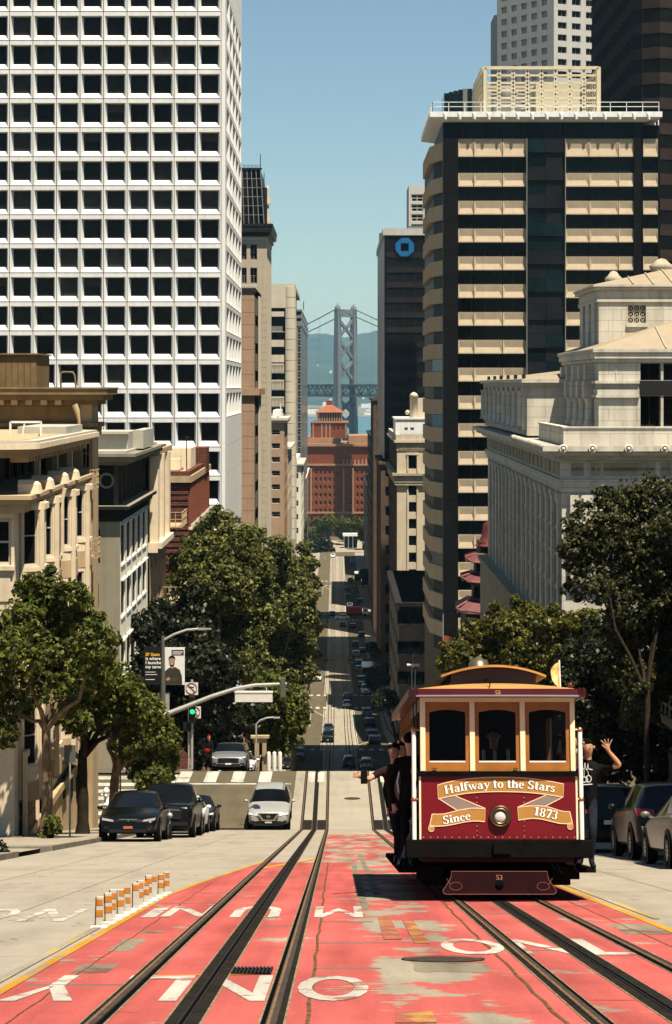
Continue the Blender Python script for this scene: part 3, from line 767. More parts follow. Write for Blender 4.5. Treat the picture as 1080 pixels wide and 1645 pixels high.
 # rooftop screen: hexagonal cream lattice round the plant room
 ys_=Y+6.0;a,b=fx(779,ys_),fx(961,ys_);z0,z1=zt1-.1,fz(109,ys_);zb0=z0
 def lattice(o,rot,W,H,nx,ny):
  u,n=axes(rot);o=Vector(o);mb=MB();P=lambda x,z:o+u*x+Vector((0,0,z));t=.2
  dx,dz=W/nx,H/ny
  for i in range(nx+1):pass
  for j in range(ny):
   for i in range(nx):
    x,z=i*dx,j*dz+dz*.5;e=dx*.16
    mb.bar(P(x+e,z-dz*.5),P(x+dx-e,z-dz*.5),.2,t)
    for sgn in (-1,1):
     mb.bar(P(x+e,z+sgn*dz*.5),P(x,z+0),.14,t*.9);mb.bar(P(x+dx-e,z+sgn*dz*.5),P(x+dx,z+0),.14,t*.9)
  mb.bar(P(0,H),P(W,H),.3,.32);mb.bar(P(0,0),P(W,0),.3,.3);mb.bar(P(0,0),P(0,H),.3,.3);mb.bar(P(W,0),P(W,H),.3,.3)
  mb.build('roof_screen',M_cream,root)
 H_=z1-z0
 lattice((a,ys_,z0),FRONT,b-a,H_,8,7)
 lattice((a-.16,ys_+14.7,z0),LEFT,14.4,H_,9,7)
 lattice((b+.16,ys_+.3,z0),RIGHT,14.4,H_,9,7)
 lattice((a,ys_+15,z0),FRONT,b-a,H_,8,7)
 mb=MB();mb.box(fx(868,ys_),fx(940,ys_),ys_+5,ys_+12,z0,z0+H_*.82)
 mb.build('plant_room',M_cream,root)
 mb=MB();mb.box(fx(800,ys_),fx(845,ys_),ys_+6,ys_+10,z0,z0+H_*.6);mb.lathe([(.7,0),(.7,.9),(.5,1.0)],(fx(822,ys_),ys_+7,z0+H_*.6));mb.build('roof_unit',M_frame_g,root)
banded_tower()

# ------------------------------------------------------------------ classical stone building on the right
M_stone=ashlar(mat('pale_limestone',(0.58,0.525,0.42),0.8,0.10,.8,streak=.30,bump=.15,bscale=12))
M_roofs=mat('bright_limestone',(.55,.50,.40),.8,.1,2)
M_stoned=mat('weathered_limestone',(0.36,0.31,0.22),0.85,0.16,.9,streak=.35)
M_copper=mat('standing_seam_roof',(0.30,0.235,0.155),0.6,.08,1.2)
def moulded(mb,x0,x1,y0,y1,prof,m=0):
 """stack of projecting courses [(z0,z1,out)] round a block seen from front and left"""
 for z0,z1,o in prof:mb.box(x0-o,x1+o,y0-o,y1+o,z0,z1,m)
def classical():
 Y=113.0;s=Y/K;base=gz(Y)-1;X0=fx(903,Y);X1=X0+22;Yb=168.0
 root=thing('stone_building','classical pale stone building with columns and seamed hipped roofs','building',(X0+10,Y+20,base))
 Z=lambda py:fz(py,Y)
 # main block, street side with pilasters
 mb=MB();mb.box(X0,X1,Y,Yb,base,Z(790));mb.build('wall',M_stone,root)
 mb=MB();moulded(mb,X0,X1,Y,Yb,[(Z(790),Z(782),.10),(Z(781.8),Z(770),.22),(Z(769.8),Z(738),.06),(Z(737.8),Z(731),.45),(Z(730.8),Z(724.2),.85),(Z(724),Z(716),1.10)])
 mb.build('entablature',M_stone,root)
 # frieze ornament panels
 for a,b in ((917,938),(950,965),(970,1052),(1062,1078)):
  q=MB();q.box(fx(a,Y),fx(b,Y),Y-.10,Y+.1,Z(764),Z(744))
  n=max(2,int((b-a)/6))
  for i in range(n):x=fx(a,Y)+(fx(b,Y)-fx(a,Y))*(i+.5)/n;q.lathe([(.01,0),(.09,.04),(.01,.14)],(x,Y-.10,Z(754)),6,0,'y')
  q.build('frieze_panel',M_stoned,root)
 for i in range(22):
  y=Y+.6+i*2.45;q=MB();q.box(X0-.12,X0+.05,y,y+1.7,Z(764),Z(745));q.build('frieze_panel',M_stoned,root)
  # lion-mask waterspouts along the gutter: front discs, side scallops
 for px in (905,952,1010,1068):
  q=MB();q.lathe([(.02,-.12),(.16,-.10),(.24,0),(.16,.02),(.14,.0)],(fx(px,Y-1.1),Y-1.15,fz(721,Y-1.1)),12,0,'y');q.ball((fx(px,Y-1.1),Y-1.2,fz(721,Y-1.1)),.1,8)
  q.build('rosette',M_roofs,root)
 for i in range(16):
  q=MB();y=Y-.7+i*1.25;q.lathe([(.02,.20),(.12,.14),(.16,-.02),(.10,-.16),(.02,-.2)],(X0-1.14,y,Z(716)),8);q.build('scallop',M_stone,root)
  # flat parapet behind the gutter and the terrace upstand
 mb=MB();px0=fx(905,Y+.4);mb.box(px0,X1,Y+.25,Y+.55,Z(716),Z(688));mb.box(px0,px0+.3,Y+.55,Y+14,Z(716),Z(688));mb.box(px0-.06,X1,Y+.19,Y+.61,Z(688),Z(685.5));mb.box(px0-.06,px0+.36,Y+.61,Y+14,Z(688),Z(685.5));mb.build('parapet',M_stone,root)
 # upper front pavilion
 Yp=116.0;z=lambda py:fz(py,Yp);P0=fx(962,Yp);
 wz0,wz1=z(686),z(582)
 W=X1-P0;wl=[(fx(1029,Yp)-P0,.02,fx(1062,Yp)-P0,z(636)-wz0),(fx(1029,Yp)-P0,z(611)-wz0,fx(1062,Yp)-P0,wz1-wz0-.05),
  (fx(1066,Yp)-P0,.02,fx(1105,Yp)-P0,z(636)-wz0),(fx(1066,Yp)-P0,z(611)-wz0,fx(1105,Yp)-P0,wz1-wz0-.05)]
 facade(root,(P0,Yp,wz0),FRONT,W,wz1-wz0,wl,.5,M_stone,M_frame_d,G_dark,.08,2,1)
 mb=MB();mb.box(fx(1027,Yp),X1,Yp-.05,Yp+.3,z(635.5),z(611.5));mb.build('spandrel',M_frame_d,root)
 mb=MB();mb.box(P0+.4,X1,Yp+.55,Yp+18,wz0-.5,wz1);mb.box(P0,P0+.4,Yp+.03,Yp+18,wz0-.5,wz1-.01);mb.build('core',M_stone,root)
 mb=MB()
 for a,b,o in ((639,634,.16),(634,625,.08),(616,611.5,.20)):mb.box(P0-o,fx(1027,Yp) ,Yp-o,Yp+6,z(a),z(b)-.003)
 for a,b in ((989,992),):mb.box(fx(a,Yp),fx(a,Yp)+.05,Yp-.03,Yp+.1,z(610),z(583))
 mb.build('string_course',M_stone,root)
 # fluted half-columns on the pavilion's street side
 for k in range(5):
  y=Yp+2.4+k*3.1;c=MB()
  c.lathe([(.36,0),(.36,.15),(.29,.3),(.26,z(640)-wz0-.3),(.34,z(640)-wz0-.05),(.34,z(640)-wz0)],(P0-.18,y,wz0),10)
  c.box(P0-.5,P0+.1,y-.38,y+.38,z(612),z(586));c.box(P0-.58,P0+.1,y-.46,y+.46,z(640),z(612))
  c.build('column',M_stone,root)
 mb=MB();moulded(mb,P0,X1,Yp,Yp+18,[(z(582),z(576),.12),(z(575.8),z(566),.25),(z(565.8),z(560.5),.34)]);mb.build('cornice',M_stone,root)
 # seamed hip roof over the pavilion
 def hip(x0,x1,y0,y1,z0,zr,inset,seams,name='roof'):
  r=MB();ap=[(x0+inset,y0+inset,zr),(x1-inset,y0+inset,zr),(x1-inset,y1-inset,zr),(x0+inset,y1-inset,zr)]
  lo=[(x0,y0,z0),(x1,y0,z0),(x1,y1,z0),(x0,y1,z0)]
  r.add(lo+ap,[(0,1,5,4),(1,2,6,5),(2,3,7,6),(3,0,4,7),(4,5,6,7)])
  ro=r.build(name,M_copper,root)
  for i in range(seams):
   sm=MB();x=x0+inset*.35+(x1-x0)*(i+.5)/seams
   t=min(1,max(.12,(x-x0)/inset)) if x-x0<inset else 1
   sm.bar((x,y0+.02,z0+.03),(x,y0+inset*t,z0+(zr-z0)*t+.03),.07,.09)
   o=sm.build('roof_seam',M_stoned,ro)
  return ro
  # roof apex lies beyond the frame: front eave spans from 905 to the right
 hip(P0-.34,P0+18.6,Yp-.34,Yp+18.3,z(560.5),4.95,9.3,15)
 # attic storey behind with lattice window
 Ya=124.0;za=lambda py:fz(py,Ya);A0,A1=fx(962,Ya),fx(962,Ya)+9.6
 hs=[(fx(1009,Ya)-A0,za(519)-za(560),fx(1038,Ya)-A0,za(490)-za(560))]
 facade(root,(A0,Ya,za(560)),FRONT,A1-A0,za(479)-za(560),hs,.25,M_stone,wins=False)
 g=MB();x0,x1,z0,z1=fx(1009,Ya),fx(1038,Ya),za(519),za(490)
 g.box(x0,x1,Ya+.24,Ya+.3,z0,z1);gb=g.build('attic_window',G_dark,root)
 l=MB();
 for i in range(4):t=i/3;l.bar((x0+(x1-x0)*t,Ya+.15,z0),(x0+(x1-x0)*t,Ya+.15,z1),.05,.05);l.bar((x0,Ya+.15,z0+(z1-z0)*t),(x1,Ya+.15,z0+(z1-z0)*t),.05,.05)
 for i in range(3):
  for j in range(3):
   a,b=x0+(x1-x0)*i/3,x0+(x1-x0)*(i+1)/3;c,d=z0+(z1-z0)*j/3,z0+(z1-z0)*(j+1)/3
   l.bar((a,Ya+.15,c),(b,Ya+.15,d),.03,.03);l.bar((a,Ya+.15,d),(b,Ya+.15,c),.03,.03)
 l.build('window_lattice',M_frame_w,gb)
 mb=MB();mb.box(A0+.02,A1,Ya+.3,Ya+9.6,za(575),za(479));mb.box(x0-.1,x1+.1,Ya-.12,Ya+.1,z0-.22,z0-.03);mb.build('attic_block',M_stone,root)
 mb=MB()
 for k in range(3):y=Ya+1.0+k*3;MB().box(A0-.12,A0+.1,y,y+1.5,za(556),za(484)).build('pilaster',M_stone,root)
 mb.box(fx(985,Ya),fx(986,Ya),Ya-.015,Ya+.1,za(558),za(483));mb.box(fx(1066,Ya),fx(1067.5,Ya),Ya-.015,Ya+.1,za(558),za(483))
 mb.build('corner_strip',M_stone,root)['kind']='stuff'
 mb=MB();moulded(mb,A0,A1,Ya,Ya+9.6,[(za(485),za(479),.10),(za(479),za(466),.06),(za(465.8),za(461),.28),(za(460.8),za(457.5),.36)]);mb.build('attic_cornice',M_stone,root)
 hip(A0-.36,A1+.36,Ya-.36,Ya+9.96,za(457.5),fz(433,Ya+5),4.9,9)
 for px,py,r in ((986,450,.45),(1063,430,.62)):
  q=MB();c=(fx(px,Ya+5),Ya+5,fz(py,Ya+5))
  q.lathe([(r*1.3,-.9),(r*1.3,-.35),(r*.95,-.3),(r*1.15,-.05),(r*1.2,.1),(r*.8,.25),(r*.4,.5),(.02,.55)],c,14);q.build('roof_vent',M_stoned,root)
  # rear wing: lower roof, pilastered side, sun-lit gable wall
 Yw=130.0;zw=lambda py:fz(py,Yw);B0=fx(847,Yw)
 mb=MB();mb.box(B0,X1,Yw,Yb-1,zw(700),zw(614));mb.build('wing_wall',M_stone,root)
 mb=MB();moulded(mb,B0,X1,Yw,Yb-1,[(zw(622),zw(615),.12),(zw(614.8),zw(609),.35)]);mb.build('wing_cornice',M_stone,root)
 for k in range(9):
  y=Yw+.4+k*4.1;q=MB();q.box(B0-.25,B0+.05,y,y+1.2,zw(690),zw(622));q.lathe([(.3,0),(.22,.15),(.2,2.0),(.3,2.15)],(B0-.30,y+.6,zw(686)),8);q.build('pilaster',M_stone,root)
  if k<8:q=MB();q.box(B0-.03,B0+.05,y+1.5,y+3.8,zw(686),zw(634));q.build('window',G_dark,root)
 hip(B0-.35,B0+16,Yw-.35,Yb,zw(609),zw(590),5.5,8)
 for k in range(6):
  q=MB();y=Yw+1+k*6;q.box(B0-.2,B0,y,y+.3,zw(609),zw(601));q.build('snow_guard',M_frame_d,root)
  # lower storeys: giant pilasters down the street side, dark windows between
 for k in range(17):
  y=Y+.5+k*3.15;q=MB()
  q.box(X0-.16,X0+.02,y,y+.95,Z(1023) if k>1 else base,Z(800));q.box(X0-.24,X0+.02,y-.1,y+1.05,Z(800)+.0,Z(791));q.build('pilaster',M_stone,root)
  if k<16:
   for a,b in ((812,850),(856,893),(899,945),(955,1005)):
    q=MB();q.box(X0-.03,X0+.02,y+1.2,y+2.9,Z(b),Z(a));q.build('window',G_dark,root)
 mb=MB();mb.box(X0-.8,X0,Y+5,Yb,Z(1032),Z(1023));mb.box(X0-.6,X0,Y+5,Yb,base,Z(1032)-.02);mb.build('base_course',M_stoned,root)
 # front wall detail behind the tree
 mb=MB();mb.box(X0+.4,X1,Y-.35,Y,Z(935),Z(795));mb.build('front_pilaster',M_stone,root)
classical()
# ------------------------------------------------------------------ left side of the street, near to far
M_lcream=mat('cream_stucco',(0.67,0.545,0.375),0.8,0.10,1.6,streak=.22,bump=.1)
M_ltan=mat('tan_stucco',(0.41,0.30,0.175),0.85,0.1,1.2,streak=.25,bump=.1)
M_lbrown=mat('brown_cornice_paint',(0.19,0.135,0.072),0.8,0.14,1.5,streak=.3)
M_wood=mat('brown_board',(0.18,0.12,0.058),0.8,0.15,2.5,streak=.3)
M_taupe=mat('taupe_stucco',(0.235,0.205,0.145),0.9,0.10,1.0,streak=.2,bump=.15,bscale=25)
M_pale=mat('pale_stucco',(0.72,0.67,0.55),0.85,0.07,1.2,streak=.2)
M_recess=mat('recess_shade_dark',(0.018,0.019,0.016),0.75,0.15,2)  # deep shade of the recessed top storey put into this near-black tone
M_taupe_shade=mat('recess_shade_taupe',(.075,.065,.048),.8,.15,2)  # darker taupe for the recess pilasters: shade put into the colour
M_roofw=mat('white_roof_coating',(0.38,0.355,0.29),0.8,0.12,1.0)
M_iron2=mat('painted_iron',(0.40,0.29,0.16),0.6,0.1,4)

def bay_building():
 """cream building with bays, nearest on the left"""
 X,Ya,Yb=-10.1,68.4,85.7;zt=-1.76;base=gz(86)-.5;x0=X-13
 root=thing('bay_building','cream building with a curved white parapet, blocky pier caps and angled sash bays','building',(X-6,76,base))
 L=Yb-Ya
 # street front: flat wall behind, three-sided bays in front of it
 holes=[(1.0+i*5.0+k*3.3,za-base,1.75+i*5.0+k*3.3,za+1.75-base) for i in range(3) for k in (1,) for za in (-5.65,-8.85,-12.05)]
 facade(root,(X,Ya,base),RIGHT,L,-3.7-base,holes,.07,M_lcream,M_frame_w,G_matte,.05,1,2)
 mb=MB();mb.box(x0,X-.3,Ya+.3,Yb,base,-3.5);mb.build('core',M_lcream,root);mb=MB();mb.box(x0,X-1.45,Ya+1.1,Yb,-3.49,-1.99);mb.build('attic_core',M_frame_d,root)
 zb=-13.2
 for i,y0 in enumerate((69.5,73.3,78.0,82.4)):
  p,d=.62,.62;w=1.15
  P=[(X,y0),(X+p,y0+d),(X+p,y0+d+w),(X,y0+2*d+w)]
  ang=math.atan2(P[1][1]-P[0][1],P[1][0]-P[0][0]);ln=math.hypot(p,d);H=-3.72-zb
  hs=[(.17,za-zb,ln-.17,za+1.9-zb) for za in (-5.75,-8.95,-12.15)]
  facade(root,(P[0][0],P[0][1],zb),ang,ln,H,hs,.08,M_lcream,M_frame_w,G_matte,.05,1,2,'bay_wall')
  hs=[(.2,za-zb,w-.2,za+1.9-zb) for za in (-5.75,-8.95,-12.15)]
  facade(root,(P[1][0],P[1][1],zb),RIGHT,w,H,hs,.05,M_lcream,M_frame_w,G_matte,.05,1,2,'bay_wall')
  facade(root,(P[2][0],P[2][1],zb),math.pi-ang,ln,H,[],.08,M_lcream,wins=False,name='bay_wall')
  for zz in (-5.95,-9.15,-12.35):  # sills and panelled aprons under each bay window
   q=MB();q.extrude([(x+(.07 if x>X else 0),y,zz) for x,y in P],(0,0,.14));q.build('sill',M_lcream,root)
   q=MB();q.extrude([(x+(.035 if x>X else 0),y,zz-.95) for x,y in P],(0,0,.62));q.build('apron_panel',M_ltan,root)
  for (x,y),nm in ((P[0],'pilaster'),(P[1],'pilaster'),(P[3],'pilaster')):q=MB();q.box(x-.06,x+.09,y-.09,y+.09,zb,-3.74);q.build(nm,M_lcream,root)
  q=MB();q.extrude([(x+(.10 if x>X else 0),y,-3.98) for x,y in P],(0,0,.2));q.build('bay_head',M_lcream,root)
 for y in (72.4,77.1,81.7):q=MB();q.box(X,X+.30,y,y+.55,-13,-3.72);q.box(X,X+.36,y-.05,y+.6,-6.1,-5.95);q.build('pilaster',M_lcream,root)
 # lower cornice with four blocky pier caps
 mb=MB();mb.box(x0,X+.62,Ya-.55,Yb,-3.55,-3.42);mb.box(x0,X+.50,Ya-.42,Yb,-3.70,-3.55);mb.box(x0,X+.34,Ya-.25,Yb,-3.98,-3.70);mb.build('lower_cornice',M_ltan,root)
 for y in (69.0,72.1,76.1,79.3):
  p=MB();a,b=X+.02,X+.66;z0,z1=-3.415,-3.12;c=.14
  p.add([(a,y,z0),(b+.06,y-.06,z0),(b+.06,y+.75,z0),(a,y+.75,z0),(a,y,z1),(b,y,z1),(b,y+.7,z1),(a,y+.7,z1),(a,y+.12,z1+c),(b-.16,y+.14,z1+c),(b-.16,y+.56,z1+c),(a,y+.56,z1+c)],
   [(0,1,5,4),(1,2,6,5),(2,3,7,6),(3,0,4,7),(4,5,9,8),(5,6,10,9),(6,7,11,10),(7,4,8,11),(8,9,10,11)]);p.build('pier_cap',M_lcream,root)
  # deep recessed attic of dark glass
 hs=[(.12+i*1.9,.12,1.86+i*1.9,1.30) for i in range(9)]
 facade(root,(X-1.3,Ya,-3.4),RIGHT,L,1.45,hs,.1,M_frame_d,M_frame_d,G_matte,.04,1,1)
 facade(root,(x0,Ya+.9,-3.4),FRONT,X-1.3-x0,1.45,[(i*2.2+.2,.1,i*2.2+2.1,1.3) for i in range(5)],.1,M_frame_d,M_frame_d,G_matte,.04,1,1)
 for y in (75.4,80.2,84.6):q=MB();q.box(X-.35,X-.15,y,y+.2,-3.4,-2.2);q.build('attic_post',M_lcream,root)
 # top cornice, rounded at the near corner, with a white parapet lip
 def ring(o,n=7):
  c=[(X+o-1.2+1.2*math.sin(R(90*k/n)),Ya-o+1.2-1.2*math.cos(R(90*k/n))) for k in range(n+1)]
  return [(x0,Ya-o)]+c+[(X+o,Yb),(x0,Yb)]
 for za,z1,o,m,nm in ((-2.26,-2.10,.40,M_ltan,'cornice'),(-2.10,-1.98,.62,M_ltan,'cornice'),(-1.98,-1.80,.80,M_lcream,'cornice'),(-1.80,-1.72,.72,M_roofw,'parapet_lip')):
  q=MB();q.extrude([(x,y,za+.001) for x,y in ring(o)],(0,0,z1-za-.002));q.build(nm,m,root)
 q=MB();q.extrude([(x,y,-1.719) for x,y in ring(.25)],(0,0,.012));q.build('roof',M_ltan,root)
 for i in range(24):b=MB();y=Ya+.5+i*.7;b.box(X-.2,X+.36,y,y+.2,-2.42,-2.262);b.build('bracket',M_ltan,root)
 # near end wall with the big sash window
 Y=Ya;hs=[(fx(-24,Y)-x0,fz(908,Y)-base,fx(18,Y)-x0,fz(834,Y)-base),(5,fz(908,Y)-base,7,fz(834,Y)-base),(fx(-24,Y)-x0,fz(1070,Y)-base,fx(18,Y)-x0,fz(990,Y)-base)]
 facade(root,(x0,Y,base),FRONT,X-x0,-3.7-base,hs,.16,M_lcream,M_frame_w,G_matte,.09,1,2)
 mb=MB();mb.box(fx(-30,Y),fx(24,Y),Y-.13,Y,fz(916,Y),fz(909,Y));mb.box(fx(-30,Y),X+.02,Y-.16,Y,fz(831,Y),fz(820,Y));mb.box(fx(-20,Y),fx(17,Y),Y-.04,Y,fz(966,Y),fz(926,Y));mb.build('window_surround',M_lcream,root)
 q=MB();q.box(fx(-10,Y),fx(22,Y),Y-.05,Y,fz(818,Y),fz(807,Y));q.build('frieze_panel',M_lbrown,root)
 mb=MB();mb.tube([(X+.82,74.6,-3.5),(X+.72,74.6,-3.9),(X+.72,74.6,-5.7)],.075);mb.build('downpipe',M_lcream,root)
 mb=MB();yy=74.0
 for a in (17,66):mb.bar((fx(a,yy),yy,zt),(fx(a,yy),yy,fz(678,yy)),.07,.07)
 mb.bar((fx(17,yy),yy,fz(678,yy)),(fx(66,yy),yy,fz(678,yy)),.07,.07);mb.bar((fx(66,yy),yy,fz(678,yy)),(fx(64,yy+3),yy+3,zt),.05,.05);mb.bar((fx(40,yy),yy,fz(678,yy)),(fx(36,yy),yy,zt),.05,.05)
 mb.build('roof_ladder',M_whitep,root)
 mb=MB();mb.box(fx(35,79),fx(112,79),78,83,zt-.1,zt+.30);mb.build('roof_curb',M_roofw,root)
 # street level: base course, doors, raked band
 mb=MB();mb.box(X,X+.12,Ya,Yb,base,-14.6);mb.box(X,X+.26,Ya,Yb,-14.6,-14.35);mb.build('base_course',M_ltan,root)
 for y,w,h in ((69.5,2.6,2.5),(74,1.5,2.8)):
  g=gz(y)+.14;p=MB();p.box(X+.13,X+.26,y-.2,y,g,g+h+.2);p.box(X+.13,X+.26,y+w,y+w+.2,g,g+h+.2);p.box(X+.13,X+.28,y,y+w,g+h,g+h+.2);d=p.build('door_frame',M_lcream,root)
  for k in range(5):q=MB();q.box(X+.12,X+.17,y+.04,y+w-.04,g+k*h/5,g+h/5-.04+k*h/5);q.build('door_panel',M_lbrown,d)
 mb=MB();mb.extrude([(X,76.4,gz(77)+3.2),(X+.35,76.4,gz(77)+3.1),(X+.35,85,gz(77)+1.2),(X,85,gz(77)+1.2)],(0,0,-.25));mb.build('stair_band',M_ltan,root)
 for y in (79.6,81.8,83.6):p=MB();p.box(X+.12,X+.17,y,y+.5,gz(y)+1.3,gz(y)+2.1);p.build('window',G_matte,root)
bay_building()

def cornice_building():
 Y=86.0;xr=fx(148,Y);base=gz(88)-.5
 root=thing('cornice_building','tan corner building with a deep brown cornice and iron fire escape balconies','building',(xr-4,87,base))
 x0=xr-12;W=xr-x0
 hs=[]
 for a,b in ((705,752),(810,862),(913,962),(1020,1068)):hs.append((fx(131,Y)-x0,fz(b,Y)-base,fx(144,Y)-x0,fz(a,Y)-base))
 facade(root,(x0,Y,base),FRONT,W,fz(650,Y)-base,hs,.2,M_ltan,M_frame_w,G_dark,.05,2,2)
 mb=MB();mb.box(x0,xr-.0,Y+.22,88.3,base,fz(650,Y));mb.build('core',M_ltan,root)
 mb=MB();mb.box(x0,fx(128,Y),Y-.05,Y,-1.8,fz(652,Y));mb.build('frieze',M_lbrown,root)
 mb=MB()
 for py0,py1,o in ((650,643,.35),(642.8,634,.7),(633.8,625,.95),(624.8,622,1.0)):mb.box(x0,xr+o*.75,Y-o,88.6+.4*o,fz(py0,Y),fz(py1,Y))
 mb.box(x0,xr+.25,Y-.25,88.4,fz(686,Y),fz(679,Y));mb.box(x0,xr+.12,Y-.14,88.4,fz(700,Y),fz(686,Y)-.005)
 mb.build('cornice',M_lbrown,root)
 for px in (5,27,50,74,97):b=MB();b.box(fx(px-5,Y),fx(px+5,Y),Y-.66,Y+.05,fz(650.5,Y),fz(639,Y));b.build('bracket',M_ltan,root)
 mb=MB();yb=90.0;bx0,bx1=fx(-60,yb),fx(59,yb)
 mb.box(bx0,bx1,yb,yb+4,fz(626,yb),fz(570,yb));cb=mb.build('roof_house',M_wood,root)
 for i in range(12):q=MB();x=bx0+(bx1-bx0)*(i+.5)/12;w=(bx1-bx0)/24-.012;q.box(x-w,x+w,yb-.03,yb,fz(624,yb),fz(573,yb));q.build('board',M_wood,cb)
 mb=MB();mb.box(bx0,bx1+.1,yb-.15,yb+4,fz(570,yb),fz(567.5,yb));mb.build('roof_edge',M_lbrown,cb)
 mb=MB();pts=[at(98,622,yb),at(98,600,yb),at(101,598,yb),at(117,598,yb),at(120,603,yb),at(122,622,yb)];mb.tube(pts,.045);mb.build('roof_hoop',M_lbrown,root)
 mb=MB();mb.tube([at(120,650,Y-.9),at(124,660,Y-.9),at(127,675,Y-.9),at(128,700,Y-.8)],[.12,.11,.06,.06]);mb.build('vent_pipe',M_ltan,root)
 for a,b,xl,xr2 in ((755,785,120,155),(865,897,111,157)):  # fire escapes
  y1=Y-.05;y0=Y-1.0;xa,xb=fx(xl,y0),fx(xr2,y0);z0,z1=fz(b,y0),fz(a,y0);f=MB()
  f.box(xa,xb,y0,y1,z0,z0+.06);fo=f.build('fire_escape',M_iron2,root)
  r=MB()
  for z in (z1,z1-.22,z0+.2):r.bar((xa,y0,z),(xb,y0,z),.035,.035);r.bar((xa,y0,z),(xa,y1,z),.035,.035);r.bar((xb,y0,z),(xb,y1,z),.035,.035)
  n=7
  for i in range(n+1):x=xa+(xb-xa)*i/n;r.bar((x,y0,z0),(x,y0,z1),.028,.028)
  for i in range(1,4):y=y0+(y1-y0)*i/4;r.bar((xb,y,z0),(xb,y,z1),.028,.028);r.bar((xa,y,z0),(xa,y,z1),.028,.028)
  r.build('railing',M_iron2,fo)
 mb=MB()
 for dx in (0,.3):mb.bar((fx(146,Y-.8)+dx-.3,Y-.8,-4.5),(fx(146,Y-.8)+dx-.3,Y-.8,-13),.03,.03)
 for i in range(28):z=-4.6-i*.3;mb.bar((fx(146,Y-.8)-.3,Y-.8,z),(fx(146,Y-.8),Y-.8,z),.025,.025)
 mb.build('ladder',M_iron2,root)
cornice_building()

def taupe_building():
 Y,X,Yb=116.0,-11.5,133.0;base=gz(Yb)-1;z=lambda py:fz(py,Y)
 root=thing('apartment_building','taupe corner building with pale window wall and dark recessed top storey','building',(X-5,124,base))
 x0=X-13
 hs=[(fx(146,Y)-x0,z(905)-base,fx(161,Y)-x0,z(850)-base),(fx(144,Y)-x0,z(975)-base,fx(159,Y)-x0,z(937)-base),(5,z(905)-base,6.5,z(850)-base)]
 facade(root,(x0,Y,base),FRONT,X-x0,z(838)-base,hs,.25,M_taupe,M_frame_d,G_dark,.06,1,2)
 L=Yb-Y;hs=[]
 for i in range(5):
  s=.55+i*3.25
  for za,zb in ((-9.55,-7.45),(-12.35,-10.45),(-15.6,-13.7),(-18.8,-16.9),(-22,-20)):hs.append((s,za-base,s+2.3,zb-base))
 facade(root,(X,Y,base),RIGHT,L,z(838)-base,hs,.13,M_pale,M_frame_g,G_matte,.06,1,2)
 for i in range(5):
  s=Y+.45+i*3.25
  for za,zb in ((-9.55,-7.45),(-12.35,-10.45),(-15.6,-13.7),(-18.8,-16.9)):
   q=MB();q.box(X-.02,X+.16,s,s+2.4,zb+.02,zb+.10);q.build('window_hood',M_pale,root);q=MB();q.box(X-.02,X+.07,s,s+2.4,za-.12,za-.02);q.build('sill',M_pale,root)
 mb=MB();mb.box(x0,X-.41,Y+.26,Yb,base,z(741));mb.build('core',M_taupe,root)
 # second cornice, dark recessed storey
 mb=MB();mb.box(x0,X+.05,Y-.05,Yb,z(838),z(826));mb.box(x0,X+.30,Y-.3,Yb,z(826)+.0,z(818));mb.box(x0,X+.55,Y-.55,Yb+.0,z(818),z(813));mb.build('lower_cornice',M_recess,root)
 r=MB();r.box(x0,X+.56,Y-.56,Yb,z(813)+.002,z(812));r.build('cornice_top',M_taupe,root)
 hs=[(.5+i*2.3,.3,2.0+i*2.3,2.1) for i in range(7)]
 facade(root,(X-.3,Y,z(812)),RIGHT,L,z(741)-z(812),hs,.35,M_recess,M_frame_d,G_dark,.06,1,2)
 facade(root,(x0,Y+.2,z(812)),FRONT,X-.3-x0,z(741)-z(812),[],.3,M_recess,M_frame_d,G_dark,.06,1,1)
 q=MB();c=at(172,772,Y-.1)
 for k in range(24):
  a,b=2*math.pi*k/24,2*math.pi*(k+1)/24
  q.bar((c.x+.36*math.cos(a),c.y+.1,c.z+.36*math.sin(a)),(c.x+.36*math.cos(b),c.y+.1,c.z+.36*math.sin(b)),.14,.11)
 q.v=[(a,b-.3,d) for a,b,d in q.v];q.build('wreath_ornament',M_taupe,root)
 for i in range(8):q=MB();y=Y+.0+i*2.3;q.box(X-.34,X-.12,y,y+.45,z(812),z(741));q.build('pilaster',M_taupe_shade,root)
 # main cornice and white penthouse
 mb=MB();mb.box(x0,X+.35,Y-.35,Yb,z(747),z(741));mb.box(x0,X+.75,Y-.8,Yb+2,z(741)+.0,z(733));mb.box(x0,X+.90,Y-1.0,Yb+3,z(733)+.001,z(728));mb.build('cornice',M_taupe,root)
 mb=MB();mb.box(x0,X+.4,Y-.6,Yb+2,z(728),z(724));mb.build('roof',M_roofw,root)
 mb=MB();mb.box(x0,fx(206,118),118,124,z(725),fz(694,118));mb.box(fx(206,118),fx(233,122),121,128,z(725),fz(691,121));mb.box(x0,fx(208,118),117.7,118,fz(697,118),fz(693,118));mb.build('penthouse',M_roofw,root)
taupe_building()

